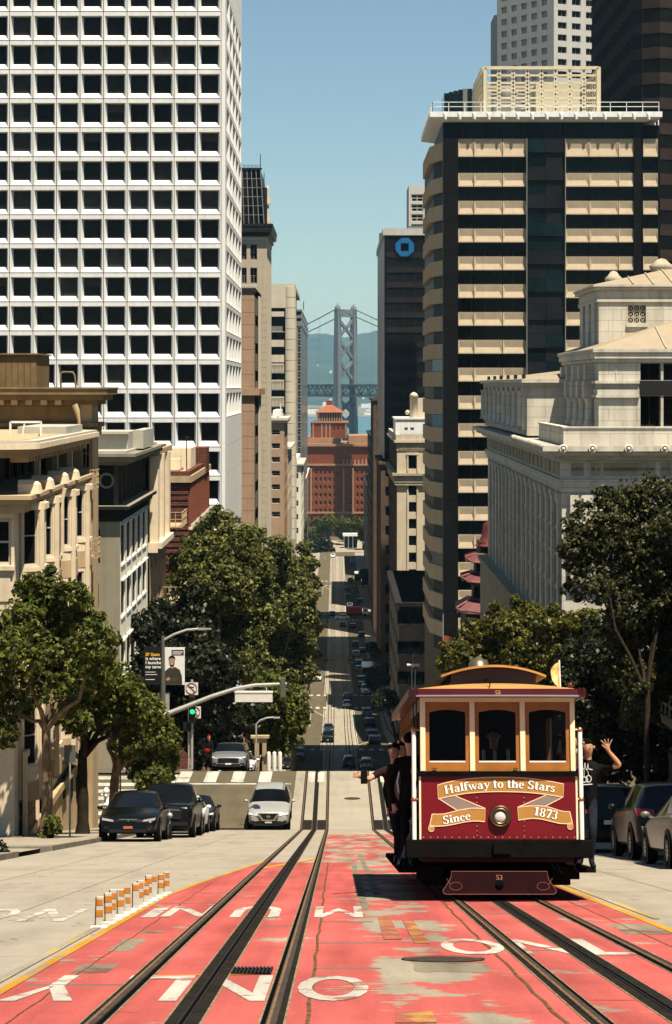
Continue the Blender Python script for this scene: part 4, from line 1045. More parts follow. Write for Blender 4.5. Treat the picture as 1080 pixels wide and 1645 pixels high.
def tan_bay_building():
 X,Ya,Yb=-11.4,133.2,146.0;base=gz(Yb)-1
 root=thing('apartment_building','narrow tan building with stacked bays and fire escapes beside the brick block','building',(X-5,139,base))
 hs=[(1+i*3.0,za-base,2.7+i*3.0,za+2.0-base) for i in range(4) for za in (-7.6,-11.4,-14.8,-18.2,-21.6)]
 facade(root,(X,Ya,base),RIGHT,Yb-Ya,-4.1-base,hs,.1,M_ltan,M_frame_w,G_matte,.08,1,2)
 mb=MB();mb.box(X-12,X-.31,Ya,Yb,base,-4.1);mb.box(X-12,X+.4,Ya,Yb+.3,-4.3,-3.95);mb.build('core',M_ltan,root)
 for k in range(3):p=MB();y=Ya+.3+k*4.4;p.box(X-.1,X+.5,y,y+1.2,-9.6,-4.3);p.build('bay',M_lcream,root)
 mb=MB();mb.box(X-.1,X+.75,Ya,Yb,-9.95,-9.6);mb.box(X-.1,X+.5,Ya,Yb,-10.2,-9.95);mb.build('ledge',M_lcream,root)
 for z0 in (-9.3,-14.2):
  y0=Yb-3.0;f=MB();f.box(X,X+1.3,y0,Yb+1.2,z0,z0+.07);fo=f.build('fire_escape',M_iron2,root);r=MB()
  for z in (z0+.55,z0+1.0):r.bar((X+1.3,y0,z),(X+1.3,Yb+1.2,z),.05,.05);r.bar((X,y0,z),(X+1.3,y0,z),.05,.05)
  for i in range(8):y=y0+(Yb+1.2-y0)*i/7;r.bar((X+1.3,y,z0),(X+1.3,y,z0+1),.04,.04)
  for i in range(3):x=X+1.3*i/3;r.bar((x,y0,z0),(x,y0,z0+1),.04,.04)
  r.build('railing',M_iron2,fo)
tan_bay_building()

def brick_mat(name,c1,c2,mortar,bw=.5,bh=.17):
 m=bpy.data.materials.new(name);m.use_nodes=True;nt=m.node_tree;N,L=nt.nodes,nt.links;p=N['Principled BSDF'];p.inputs['Roughness'].default_value=.85;p.inputs['Specular IOR Level'].default_value=0
 geo=N.new('ShaderNodeNewGeometry');sx=N.new('ShaderNodeSeparateXYZ');L.new(geo.outputs['Position'],sx.inputs[0])
 ad=N.new('ShaderNodeMath');L.new(sx.outputs[0],ad.inputs[0]);L.new(sx.outputs[1],ad.inputs[1])
 cb=N.new('ShaderNodeCombineXYZ');L.new(ad.outputs[0],cb.inputs[0]);L.new(sx.outputs[2],cb.inputs[1])
 b=N.new('ShaderNodeTexBrick');L.new(cb.outputs[0],b.inputs['Vector']);b.inputs['Scale'].default_value=1
 b.inputs['Brick Width'].default_value=bw;b.inputs['Row Height'].default_value=bh;b.inputs['Mortar Size'].default_value=.025
 b.inputs['Color1'].default_value=(*c1,1);b.inputs['Color2'].default_value=(*c2,1);b.inputs['Mortar'].default_value=(*mortar,1)
 L.new(b.outputs['Color'],p.inputs['Base Color'])
 bp=N.new('ShaderNodeBump');bp.inputs['Strength'].default_value=.6;bp.inputs['Distance'].default_value=.03;L.new(b.outputs['Fac'],bp.inputs['Height']);bp.invert=True;L.new(bp.outputs[0],p.inputs['Normal'])
 return m
M_brick_lit=brick_mat('sunlit_red_brick',(0.30,0.095,0.05),(0.22,0.07,0.04),(0.09,0.05,0.04))  # sunlit side of the red brick, its light painted in as brighter orange
M_brick=brick_mat('red_brick',(0.18,0.062,0.043),(0.11,0.042,0.033),(0.05,0.03,0.026))
def brick_building():
 Y,X,Yb=170.0,-11.5,196.0;base=gz(Yb)-1;z=lambda py:fz(py,Y)
 root=thing('brick_building','red brick building with cream parapet band and rooftop chimney','building',(X-6,182,base))
 x0=X-14
 facade(root,(x0,Y,base),FRONT,X-x0,z(775)-base,[],.2,M_brick,wins=False)
 for k in range(34):  # projecting brick courses
  zz=z(781)-k*.46;q=MB();q.box(x0,X-.02,Y-.06,Y+.02,zz-.15,zz);q.build('brick_course',M_brick,root)
 L=Yb-Y;hs=[]
 for i in range(8):
  for k in range(6):zz=z(845)-3.4-k*3.2;hs.append((.8+i*3.2,zz-base,2.5+i*3.2,zz+2.0-base))
 facade(root,(X,Y,base),RIGHT,L,z(775)-base,hs,.08,M_brick_lit,M_frame_w,G_matte,.08,1,2)
 for i in range(16):q=MB();y=Y+.2+i*1.63;q.box(X-.02,X+.16,y,y+.7,z(845),z(778));q.build('brick_pier',M_brick_lit,root)
 mb=MB();mb.box(X-.05,X+.3,Y,Yb,z(851),z(847));mb.build('string_course',M_lcream,root)
 for i in range(20):q=MB();y=Y+.3+i*1.3;q.box(X+.0,X+.42,y,y+.55,z(847),z(843));q.build('bracket',M_roofw,root)
 mb=MB();mb.box(x0,X+.25,Y-.25,Yb+.2,z(775),z(764.5));mb.build('parapet_band',M_ltan,root)
 mb=MB();mb.box(x0,X+.1,Y-.1,Y+.3,z(764.3),z(757));mb.box(X-.3,X+.1,Y+.3,Yb,z(764.3),z(757));mb.box(fx(307,190),fx(334,190),188,192,z(775),fz(718,190));mb.build('parapet',M_brick,root)
 mb=MB();mb.box(fx(236,182),fx(307,182),182,188,z(775),fz(720,182));mb.box(fx(272,180),fx(290,180),180,181,z(762),fz(737,180));mb.build('penthouse',M_lcream,root)
 mb=MB();mb.box(x0,X-.3,Y+.3,Yb,z(775)-.2,z(772));mb.build('roof',M_ltan,root)
 mb=MB();mb.tube([at(300,762,181),at(300,700,181)],.05,6);mb.bar(at(297,702,181),at(305,702,181),.1,.1);mb.build('roof_mast',M_frame_d,root)
brick_building()

# ---- towers farther down on the left
M_fbeige=mat('beige_granite',(0.42,0.35,0.25),0.85,0.07,.35,streak=.15)
M_fbrown=mat('brown_granite',(0.36,0.235,0.15),0.85,0.07,.35,streak=.15)
M_fcream=mat('cream_granite',(0.52,0.45,0.34),0.85,0.06,.35,streak=.15)
M_mans=mat('mansard_zinc',(0.016,0.017,0.018),0.4,0.3,.6)
M_jl=mat('granite_joint',(0.20,0.16,0.11),0.9,0)
def stone_blocks(root,name,o,rot,W,H,nx,nz,m,g=.05,d=.06):
 """cladding slabs laid as separate stones with open joints"""
 u,n=axes(rot);o=Vector(o);dx,dz=W/nx,H/nz
 b=MB();b.add([(g/2,0,g/2),(dx-g/2,0,g/2),(dx-g/2,0,dz-g/2),(g/2,0,dz-g/2),(g/2,d,g/2),(dx-g/2,d,g/2),(dx-g/2,d,dz-g/2),(g/2,d,dz-g/2)],[(0,1,2,3),(0,4,5,1),(1,5,6,2),(2,6,7,3),(3,7,4,0)])
 me=b.mesh(name,m)
 for i in range(nx):
  for j in range(nz):inst(name,me,root,o+u*dx*i+Vector((0,0,dz*j))+n*d,rot)
def mansard_tower():
 Y,X=363.0,-11.5;Yb=388.0;base=gz(Yb)-2;z=lambda py:fz(py,Y)
 root=thing('mansard_tower','old stone tower with black glazed mansard roof and iron cresting','tower',(X-6,Y+12,base))
 x0=fx(360,Y);W=X-x0
 hs=[(fx(a,Y)-x0,z(d)-base,fx(b,Y)-x0,z(c)-base) for a,b in ((388,396.5),(402.3,413.3)) for c,d in ((392.5,417),(430,455))]
 facade(root,(x0,Y,base),FRONT,W,z(377)-base,hs,.5,M_fbeige,M_frame_g,G_dark,.15,2,2)
 stone_blocks(root,'granite_slab',(fx(418,Y),Y,z(880)),FRONT,X-fx(418,Y),z(470)-z(880),1,34,M_fbeige)
 facade(root,(X,Y,base),RIGHT,Yb-Y,z(377)-base,[(2+4.5*i,z(880)-base,4+4.5*i,z(400)-base) for i in range(5)],.6,M_fcream,wins=False)
 mb=MB();mb.box(x0,X-.6,Y+.51,Yb,base,z(377));mb.build('core',M_fbeige,root)
 mb=MB();mb.box(x0,X+.4,Y-.4,Yb,z(380),z(373));mb.box(x0,X+.9,Y-1.0,Yb,z(373)+.001,z(364));mb.box(x0,X+1.0,Y-1.1,Yb,z(364)+.001,z(360));mb.build('cornice',M_mans,root)
 mb=MB();mb.box(x0,X+.1,Y-.1,Yb,z(386),z(380)-.001);mb.build('cornice_course',M_fcream,root)
 m_=MB();zt,zb=z(271),z(360);xi=fx(418,Y);xb=fx(424.5,Y)
 m_.add([(x0,Y-.2,zb),(xb,Y-.2,zb),(xb,Yb,zb),(x0,Yb,zb),(x0,Y+1.4,zt),(xi,Y+1.4,zt),(xi,Yb-2,zt),(x0,Yb-2,zt)],[(0,1,5,4),(1,2,6,5),(4,5,6,7),(2,3,7,6)])
 ro=m_.build('roof',M_mans,root)
 for i in range(8):
  for k in range(6):
   t0,t1=k/6+.012,(k+1)/6-.012;P=lambda sx,t:(x0+(xb-(xb-xi)*t-x0)*sx,Y-.2+1.6*t-.06,zb+(zt-zb)*t)
   a,b=(i+.06)/8,(i+.94)/8;q=MB();q.quad(P(a,t0),P(b,t0),P(b,t1),P(a,t1));q.build('roof_pane',G_dark,ro,fixn=False)
 bars=MB()
 for i in range(9):bars.bar((x0+(xb-x0)*i/8,Y-.25,zb),(x0+(xi-x0)*i/8,Y+1.35,zt),.10,.1)
 for k in range(7):t=k/6;bars.bar((x0,Y-.25+1.6*t,zb+(zt-zb)*t),(xb-(xb-xi)*t,Y-.25+1.6*t,zb+(zt-zb)*t),.1,.1)
 bars.build('roof_bar',M_frame_g,ro)
 cr=MB();cr.box(x0,xi+.3,Y+1.1,Y+1.9,zt,zt+.25)
 n=9
 for i in range(n):
  x=x0+(xi-x0)*(i+.5)/n
  for k in range(8):
   a,b=2*math.pi*k/8,2*math.pi*(k+1)/8;cr.bar((x+.24*math.cos(a),Y+1.5,zt+.5+.24*math.sin(a)),(x+.24*math.cos(b),Y+1.5,zt+.5+.24*math.sin(b)),.06,.06)
  cr.bar((x+.3,Y+1.5,zt),(x+.3,Y+1.5,zt+.95),.06,.06)
 cr.bar((xi,Y+1.5,zt),(xi,Y+1.5,z(246)),.12,.12);cr.bar((fx(422,Y),Y+8,z(296)),(fx(422,Y),Y+8,z(270)),.12,.12)
 cr.build('roof_cresting',M_mans,root)
 d=MB();d.box(xi-.3,fx(427,Y),Y+6,Y+12,z(360),z(296));d.build('dormer',M_mans,root)
 for a,b,c,e in ((426,434,360,330),(427,433,329,315)):q=MB();q.lathe([(.55,0),(.6,.6),(.35,1.4),(.45,1.9),(.25,2.6),(.3,3.0),(.05,3.3)],(fx((a+b)/2,Y+9),Y+9,fz(c,Y+9)),8);q.build('roof_statue',M_fcream,root)
mansard_tower()
def brown_block():
 Y,X=305.0,fx(410,305);Yb=330.0;base=gz(Yb)-2;z=lambda py:fz(py,Y);zt=z(462)
 root=thing('brown_block','plain brown stone block with a strip of tall windows down its edge','building',(X-6,Y+10,base))
 x0=fx(380,Y)
 mb=MB();mb.box(x0,X,Y,Yb,base,zt);mb.build('core',M_jl,root)
 stone_blocks(root,'granite_slab',(x0,Y,z(900)),FRONT,X-.12-x0,zt-z(900),1,22,M_fbrown)
 mb=MB();mb.box(x0,X+.1,Y-.2,Y+2,z(470),z(463));mb.build('parapet',M_frame_d,root)
 mb=MB();mb.bar((x0,Y-.1,zt+.35),(X+.3,Y-.1,zt+.35),.08,.08)
 for i in range(5):x=x0+(X-x0)*i/4;mb.bar((x,Y-.1,zt),(x,Y-.1,zt+.4),.06,.06)
 mb.build('roof_railing',M_whitep,root)
 facade(root,(X,Y,base),RIGHT,Yb-Y,zt-base,[(1.0,z(640+45*k)-base,11,z(612+45*k)-base) for k in range(-3,6)],.4,M_fbrown,M_fcream,G_dark,.3,1,2)
 mb=MB();mb.box(x0,X+.6,Y-.5,Yb,z(635),z(624));mb.build('ledge',M_fbrown,root)
 for y in (Y+12.5,Y+17):p=MB();p.box(X-.02,X+.25,y,y+.8,base,z(470));p.build('pilaster',M_fcream,root)
brown_block()
def banded_cream_tower():
 Y=537.0;X=fx(464.5,Y);Yb=618.0;base=gz(600)-1;z=lambda py:fz(py,Y);x0=fx(425,Y)
 root=thing('cream_tower','cream tower with dark window bands and a round stone corner pier','tower',(X-5,Y+20,base))
 mb=MB();mb.box(x0,X-.1,Y+.4,Yb,base,z(456));mb.box(x0,X,Y,Y+.4,z(494.5),z(456));mb.build('core',M_fcream,root)
 bands=[(500.5,508.5,0),(532.5,533.5,0),(546,557,0),(570,582,0),(584,600,1),(610,627,1),(637,654,1),(664,680,1),(690,706,1),(716,732,1),(742,760,1),(770,790,1),(800,820,1),(830,850,1)]
 for a,b,rib in bands:
  q=MB();q.box(x0,X-1.2,Y-.3,Y+.4,z(b),z(a))
  if rib:
   n=14
   for i in range(n):x=x0+(X-1.2-x0)*(i+.5)/n;q.box(x-.09,x+.09,Y-.5,Y-.3,z(b)+.2,z(a)-.5)
   q.box(x0,X-1.2,Y-.55,Y-.3,z(a)-.45,z(a))
  q.build('spandrel_band',M_fcream,root)
 g=MB();g.quad((x0,Y+.1,z(860)),(X-.1,Y+.1,z(860)),(X-.1,Y+.1,z(495)),(x0,Y+.1,z(495)));g.build('ribbon_glass',G_dark,root)
 q=MB();q.box(x0,X-1.6,Y-.1,Y+.1,z(532),z(524));q.build('louvre',M_frame_g,root)
 for k in range(24):
  za,zb=z(866-16.9*k),z(866-16.9*(k+1))-.1;c=MB();c.lathe([(.05,0),(1.55,.01),(1.55,zb-za-.01),(.05,zb-za)],(X+.15,Y+1.2,za),20,sm=False);c.build('pier_drum',M_fcream,root)
 hs=[(6+12*i,z(560+27*k)-base,14+12*i,z(546+27*k)-base) for i in range(6) for k in range(10)]
 facade(root,(X+.4,Y+2.5,base),RIGHT,Yb-Y-2.5,z(462)-base,hs,.6,M_fcream,M_frame_d,G_dark,.2,2,1)
 mb=MB();mb.box(X,X+1.4,Y+.3,Yb,z(462),z(455.5));mb.build('parapet',M_fcream,root)
banded_cream_tower()
def glass_tower():
 Y=700.0;X=fx(484,Y);Yb=860.0;base=gz(800);z=lambda py:fz(py,Y);x0=fx(466,Y)
 root=thing('glass_tower','slim dark glass tower with a pale grid of mullions','tower',(X-5,Y+40,base))
 mb=MB();mb.box(x0,X,Y,Yb,base,z(498));mb.build('core',G_dark,root)
 W=X-x0;px=W/3;pz=10.2*Y/K
 fm,gm=win_mesh(px,pz,.1,M_frame_g,G_blue,.22,1,2);fm2,gm2=win_mesh(16,pz,.1,M_frame_g,G_blue,.5,1,2)
 for j in range(34):
  zz=z(525)-pz*(j+1)
  for i in range(3):o=inst('window',fm,root,(x0+px*i,Y-.12,zz));p=bpy.data.objects.new('pane',gm);COL.objects.link(p);p.parent=o
  if j%1==0:
   for i in range(5):o=inst('window',fm2,root,(X+.12,Y+1+32*i,zz),RIGHT);p=bpy.data.objects.new('pane',gm2);COL.objects.link(p);p.parent=o
 mb=MB();mb.box(x0,X+.2,Y-.2,Yb,z(524),z(516));mb.box(x0,X+.2,Y-.2,Yb,z(511),z(506));mb.box(x0,X+.2,Y-.2,Yb,z(500),z(497));mb.build('crown_band',M_frame_g,root)
 mb=MB();mb.tube([at(488,498,Y+30),at(488,484,Y+30)],.15,6);mb.build('mast',M_frame_d,root)
glass_tower()
def old_block(label,pa,pb,Y,Yb,ptop,m,rows,name='old_building',group='old low buildings between the towers'):
 X=fx(pb,Y);x0=fx(pa,Y);base=gz(Yb)-1;z=lambda py:fz(py,Y)
 root=thing(name,label,'building',((x0+X)/2,Y+5,base),group)
 W,H=X-x0,z(ptop)-base;n=max(1,int(W/2.6))
 hs=[(W*(i+.25)/n,z(r+9)-base,W*(i+.75)/n,z(r)-base) for i in range(n) for r in rows]
 facade(root,(x0,Y,base),FRONT,W,H,hs,.3,m,M_frame_w,G_dark,.12,1,2)
 hs=[(3+7*i,z(r+10)-base,6.5+7*i,z(r)-base) for i in range(max(1,int((Yb-Y)/7))) for r in rows]
 facade(root,(X,Y,base),RIGHT,Yb-Y,H,hs,.3,m,M_frame_w,G_dark,.2,1,2)
 mb=MB();mb.box(x0,X-.31,Y+.31,Yb,base,z(ptop));mb.build('core',m,root)
 mb=MB();mb.box(x0-.3,X+.5,Y-.5,Yb,z(ptop)-.9,z(ptop)-.4);mb.box(x0-.3,X+.8,Y-.8,Yb,z(ptop)-.4,z(ptop)+.1);mb.build('cornice',M_fcream,root)
 mb=MB();mb.box(x0+1,X-1,Y+3,Yb-3,z(ptop),z(ptop)+1.6);mb.tube([(X-.8,Y+2,z(ptop)),(X-.8,Y+2,z(ptop)+3)],.12,6);mb.build('roof_unit',M_whitep,root)
old_block('ornate brownish low building with white roof clutter below the cream tower',430,457,440,470,672,M_fbrown,(690,712,734,756,778,800,822))
old_block('pale narrow building with a projecting ledge below the round corner pier',445,463,480,520,718,M_fcream,(735,760,785,810))
old_block('white ornate low building at the foot of the glass tower',466,484,640,690,745,M_pale,(760,782,804,826,848))
old_block('small pale building with stepped white cornice at the end of the left row',470,489,800,900,768,M_pale,(785,803,821,839))
# ------------------------------------------------------------------ right side, far blocks, bay
M_rcream=mat('ivory_terracotta',(0.53,0.44,0.31),0.8,0.08,.5,streak=.2)
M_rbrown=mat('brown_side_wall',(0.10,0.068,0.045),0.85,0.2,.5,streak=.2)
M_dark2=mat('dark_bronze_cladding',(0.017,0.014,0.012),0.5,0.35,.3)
M_grey=mat('grey_granite',(0.30,0.285,0.26),0.85,0.08,.4,streak=.12)
M_greyl=mat('pale_grey_granite',(0.44,0.42,0.38),0.85,0.06,.4,streak=.12)
M_chaseb=mat('blue_sign_enamel',(0.008,0.11,0.27),0.4,0)
def ivory_building():
 Y=410.0;X=fx(638,Y);x1=fx(690,Y);Yb=470.0;base=gz(440)-1;z=lambda py:fz(py,Y)
 root=thing('ivory_building','ivory office building with a white roof house and one column of dark windows','building',(X+5,Y+10,base))
 ws=[(663+0,735,757)] ;hs=[]
 cols=(656.5,669)
 for k in range(9):a=779.5+27*k;hs.append((fx(657,Y)-X,z(a+16)-base,fx(669,Y)-X,z(a)-base))
 hs.append((fx(656.5,Y)-X,z(753)-base,fx(669,Y)-X,z(731)-base))
 facade(root,(X,Y,base),FRONT,x1-X,z(698)-base,hs,.5,M_rcream,M_frame_d,G_dark,.12,2,2)
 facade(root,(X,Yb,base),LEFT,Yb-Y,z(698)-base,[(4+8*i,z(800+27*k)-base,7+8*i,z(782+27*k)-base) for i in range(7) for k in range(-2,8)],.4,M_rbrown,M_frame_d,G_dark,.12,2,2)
 mb=MB();mb.box(X+.41,x1,Y+.51,Yb,base,z(698));mb.build('core',M_rcream,root)
 mb=MB()
 for p,q in ((654,656),(669.6,672)):mb.box(fx(p,Y),fx(q,Y),Y-.2,Y,z(1000),z(778))
 mb.box(fx(653,Y),fx(673,Y),Y-.25,Y,z(731),z(728));mb.box(fx(654,Y),fx(656,Y),Y-.2,Y,z(757),z(731.1));mb.box(fx(670,Y),fx(672,Y),Y-.2,Y,z(757),z(731.1))
 mb.build('window_surround',M_rcream,root)
 mb=MB();mb.box(X-.4,x1,Y-.5,Yb,z(779.5),z(775));mb.box(X-.9,x1,Y-1.0,Yb,z(764),z(760));mb.box(X-.5,x1,Y-.6,Yb,z(775)+.001,z(764.1));mb.build('cornice',M_stoned,root)
 f=MB();f.box(X-.1,x1,Y-.15,Y+.2,z(724),z(711));fr=f.build('frieze',M_stoned,root)
 for i in range(8):
  q=MB();c=(X+.7+i*.72,Y-.2,z(717.5))
  for k in range(8):a,b=2*math.pi*k/8,2*math.pi*(k+1)/8;q.bar((c[0]+.3*math.cos(a),c[1],c[2]+.45*math.sin(a)),(c[0]+.3*math.cos(b),c[1],c[2]+.45*math.sin(b)),.1,.1)
  q.build('frieze_ring',M_rcream,fr)
 mb=MB();mb.box(X-.5,x1,Y-.6,Yb,z(711),z(707));mb.box(X-.2,x1,Y-.3,Yb,z(707),z(698));mb.build('parapet',M_rcream,root)
 rz0,rz1=z(698),z(674);rx0=fx(636,Y)
 hs=[(fx(a,Y+2)-rx0,z(691.5)-rz0,fx(b,Y+2)-rx0,z(687)-rz0) for a,b in ((649.5,655.5),(659.5,665.5))]
 facade(root,(rx0,Y+2,rz0),FRONT,x1-rx0,rz1-rz0,hs,.3,M_whitep,M_whitep,G_dark,.1,1,2)
 mb=MB();mb.box(rx0+.02,x1,Y+2.31,Y+20,rz0,rz1);mb.box(rx0-.2,x1,Y+1.8,Y+20,rz1,rz1+.3);mb.build('roof_house',M_whitep,root)
 mb=MB();mb.lathe([(.75,0),(.75,4.2),(.9,4.3),(.6,4.9),(.02,5.2)],(fx(665,Y+4),Y+4,rz1),12);mb.box(fx(666,Y+4),x1,Y+4,Y+12,rz1,z(640));mb.ball((fx(655,Y+4),Y+4,rz1+1.3),.5,8);mb.build('roof_tank',M_rcream,root)
ivory_building()
def side_slab(name,label,px,Y,Yb,ptop,m,cat='building',group='shaded buildings along the right kerb',bands=True,w=30):
 X=fx(px,Y);base=gz(Yb)-1;zt=fz(ptop,Y)
 root=thing(name,label,cat,(X+6,Y+5,base),group)
 H=zt-base;n=max(2,int((Yb-Y)/9));r=max(2,min(14,int(H/4.2)))
 hs=grid_holes(Yb-Y,H,n,r,4.5,2.2) if bands else []
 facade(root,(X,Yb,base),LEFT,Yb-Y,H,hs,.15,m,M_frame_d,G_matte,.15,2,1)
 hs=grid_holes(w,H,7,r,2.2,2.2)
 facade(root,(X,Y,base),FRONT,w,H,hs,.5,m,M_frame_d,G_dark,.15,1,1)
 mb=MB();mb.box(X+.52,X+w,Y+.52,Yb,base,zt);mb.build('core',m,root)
 mb=MB();mb.box(X-.5,X+w,Y-.5,Yb,zt-.6,zt);mb.build('cornice',m,root)
 return root
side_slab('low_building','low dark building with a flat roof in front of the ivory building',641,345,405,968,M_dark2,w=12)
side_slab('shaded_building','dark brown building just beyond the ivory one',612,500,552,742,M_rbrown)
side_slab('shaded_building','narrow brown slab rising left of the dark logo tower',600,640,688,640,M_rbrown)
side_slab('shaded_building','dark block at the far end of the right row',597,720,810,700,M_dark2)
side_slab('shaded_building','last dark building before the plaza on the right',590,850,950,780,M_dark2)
def hidden_slab():  # unseen blocker, added only for its shadow on the brick office
 root=thing('shaded_building','unseen slab added behind the dark logo tower to shade the brick office','building',(23,1056,gz(1050)),'shaded buildings along the right kerb')
 mb=MB();mb.box(21,25,1054,1062,gz(1050),74);mb.build('wall',M_rbrown,root)
hidden_slab()
# lit ledges and a flagpole on the shaded walls
def logo_tower():
 Y=516.0;X=fx(618,Y);x1=X+34;Yb=600.0;base=gz(560)-1;z=lambda py:fz(py,Y);zt=z(367)
 root=thing('logo_tower','black tower with a pale parapet and a blue octagon logo near its top','tower',(X+10,Y+20,base))
 hs=[]
 mb=MB();mb.box(X,x1,Y,Yb,base,z(378));mb.build('core',M_blackst,root)
 cols=12;pw=(x1-X-2)/cols
 fm,gm=win_mesh(pw-.1,2.0,.06,M_dark2,G_bronze,.12,1,1)
 for k in range(24):
  zz=z(428)-k*3.55
  for c in range(5):o=inst('window',fm,root,(X+2+c*pw,Y-.1,zz));p=bpy.data.objects.new('pane',gm);COL.objects.link(p);p.parent=o
  b=MB();b.box(X+.6,x1,Y-.22,Y,zz+2.1,zz+3.4);b.build('spandrel_band',M_dark2,root)
 mb=MB();mb.box(X-.4,x1,Y-.4,Yb,z(378),zt);mb.box(X-.06,X,Y+2,Yb,base,z(378));mb.build('parapet',M_greyl,root)
 q=MB();c=at(650.5,397,Y-.6);r0,r1=2.35,.95
 oct_=[(r0*math.cos(R(22.5+45*k)),r0*math.sin(R(22.5+45*k))) for k in range(8)]
 sq=[(r1,r1),(-r1,r1),(-r1,-r1),(r1,-r1)]
 for k in range(4):
  o0,o1,o2=oct_[2*k],oct_[(2*k+1)%8],oct_[(2*k+2)%8];s0,s1=sq[k],sq[(k+1)%4]
  g=lambda a,b,t:(a[0]+(b[0]-a[0])*t,a[1]+(b[1]-a[1])*t)
  pts=[g(o0,o1,.04),o1,o2,g(s1,o2,.0),s0]
  pts=[s0,(oct_[2*k][0] if k%2==0 else s0[0],oct_[2*k][1] if k%2 else s0[1]),o1,(o2[0],o2[1]),s1]
  pts=[s0,o0,o1,o2,s1] if False else [s0,g(s0,o0,.95),o1,g(o1,o2,.95),s1]
  q.extrude([(c.x+u,c.y,c.z+v) for u,v in pts],(0,.25,0))
 q.build('logo',M_chaseb,root)
 mb=MB();mb.box(fx(657,Y),fx(680,Y),Y+3,Y+9,zt,zt+.5)
 for i in range(6):mb.tube([(fx(659+4*i,Y),Y+4,zt),(fx(659+4*i,Y),Y+4,zt+.9)],.3,6)
 mb.build('roof_plant',M_frame_g,root);
logo_tower()
def far_pale_tower():
 Y=640.0;X=fx(657,Y);base=gz(640);z=lambda py:fz(py,Y);W=14
 root=thing('pale_tower','pale tower with dark square windows peeping above the black logo tower','tower',(X+5,Y+8,base))
 hs=[(.7+4.3*i,z(r+12)-z(700),4.2+4.3*i,z(r)-z(700)) for i in range(3) for r in (312,328,344,360,376)]
 facade(root,(X,Y,z(700)),FRONT,W,z(297)-z(700),hs,.4,M_greyl,M_frame_w,G_dark,.25,2,2)
 mb=MB();mb.box(X,X+W,Y+.41,Y+20,base,z(297)-.01);mb.build('core',M_greyl,root)
far_pale_tower()
def granite_tower():
# stands turned: one face shaded, one sunlit
 Y=430.0;cx=fx(890,Y);base=gz(430);zt=fz(-140,Y)
 root=thing('granite_tower','grey granite tower with small paired windows rising behind the banded tower','tower',(cx+5,Y+10,base))
 zb=fz(260,Y);pz=19.7*Y/K
 ra,rb=R(-52),R(24)
 ua,_=axes(ra);ub,_=axes(rb)
 Wa,Wb=16.6,14.0
 oa=Vector((cx,Y,0))-ua*Wa
 H=zt-zb;n=int(H/pz)
 off=(fz(104,Y)-zb)%pz
 ha=[(1.2+2.95*i,off+pz*j,2.9+2.95*i,off+pz*j+pz*.52) for i in range(5) for j in range(n)]
 hb=[(.9+3.2*i,off+pz*j,2.9+3.2*i,off+pz*j+pz*.52) for i in range(4) for j in range(n)]
 facade(root,(oa.x,oa.y,zb),ra,Wa,H,ha,.35,M_greyl,M_frame_g,G_dark,.1,2,1)
 facade(root,(cx,Y,zb),rb,Wb,H,hb,.35,M_greyl,M_frame_g,G_dark,.1,2,1)
 mb=MB();p=[oa,Vector((cx,Y,0)),Vector((cx,Y,0))+ub*Wb,Vector((cx,Y,0))+ub*Wb+Vector((-3,14,0)),oa+Vector((2,10,0))]
 mb.extrude([(q.x,q.y+.5,base) for q in p],(0,0,zt-base));mb.build('core',M_grey,root)
 # narrower left wing, stepping down
 xl=fx(794,Y+14);wz=fz(24,Y+14)
 hs=[(.7,off+pz*j,2.4,off+pz*j+pz*.5) for j in range(int((wz-zb)/pz))]
 facade(root,(xl,Y+14,zb),FRONT,fx(812,Y+14)-xl+.5,wz-zb,hs,.35,M_greyl,M_frame_g,G_dark,.1,2,1,'wing_wall')
 mb=MB();mb.box(xl+.01,xl+4,Y+14.4,Y+24,base,wz-.01);mb.build('wing',M_grey,root)
granite_tower()
def bronze_tower():
 Y=288.0;X=fx(1017,Y);base=gz(300);zt=fz(-160,Y);zb=fz(500,Y)
 root=thing('bronze_tower','huge dark bronze tower with saw-tooth bay windows at the right edge','tower',(X+15,Y+15,base))
 w=4.4;pz=3.35;mb=MB();mb.box(X+1.4,X+40,Y+1.4,Y+52,base,zt);mb.build('core',M_dark2,root)
 b1=MB();b1.add([(0,0,0),(w/2,-1.3,0),(w,0,0),(0,0,1.5),(w/2,-1.3,1.5),(w,0,1.5)],[(0,1,4,3),(1,2,5,4),(3,4,5),(0,2,1)]);me=b1.mesh('spandrel_panel',mat('bronze_granite',(0.030,0.020,0.016),0.6,0.25,.5))
 g1=MB();g1.add([(0,.1,1.5),(w/2,-1.2,1.5),(w,.1,1.5),(0,.1,pz),(w/2,-1.2,pz),(w,.1,pz)],[(0,1,4,3),(1,2,5,4)]);mg=g1.mesh('window',G_bronze)
 n=int((zt-zb)/pz)
 for k in range(n):
  for i in range(3):
   for me_,nm in ((me,'spandrel_panel'),(mg,'window')):inst(nm,me_,root,(X+1.4+i*w,Y+1.35,zb+k*pz))
  for i in range(11):
   if (n-k)*11>340:continue
   for me_,nm in ((me,'spandrel_panel'),(mg,'window')):inst(nm,me_,root,(X+1.35,Y+1.4+(i+1)*w,zb+k*pz),LEFT)
bronze_tower()
def blue_tower():
 Y=480.0;root=thing('blue_glass_tower','curved dark blue glass tower top just left of the rooftop lattice','tower',(fx(750,Y),Y+8,gz(480)))
 for k in range(7):
  a,b=fx(714+7.5*k,Y),fx(721+7.5*k,Y);q=MB();y=Y+.5*(k-3)**2*.15
  q.box(a,b,y,y+12,gz(480),fz(149-1.7*min(k,4),Y));q.build('glass_bay',G_blue if k<4 or k%2 else M_frame_g,root)
 q=MB();q.box(fx(716,Y),fx(768,Y),Y+4,Y+16,gz(480),fz(146,Y));q.build('core',M_dark2,root)
blue_tower()

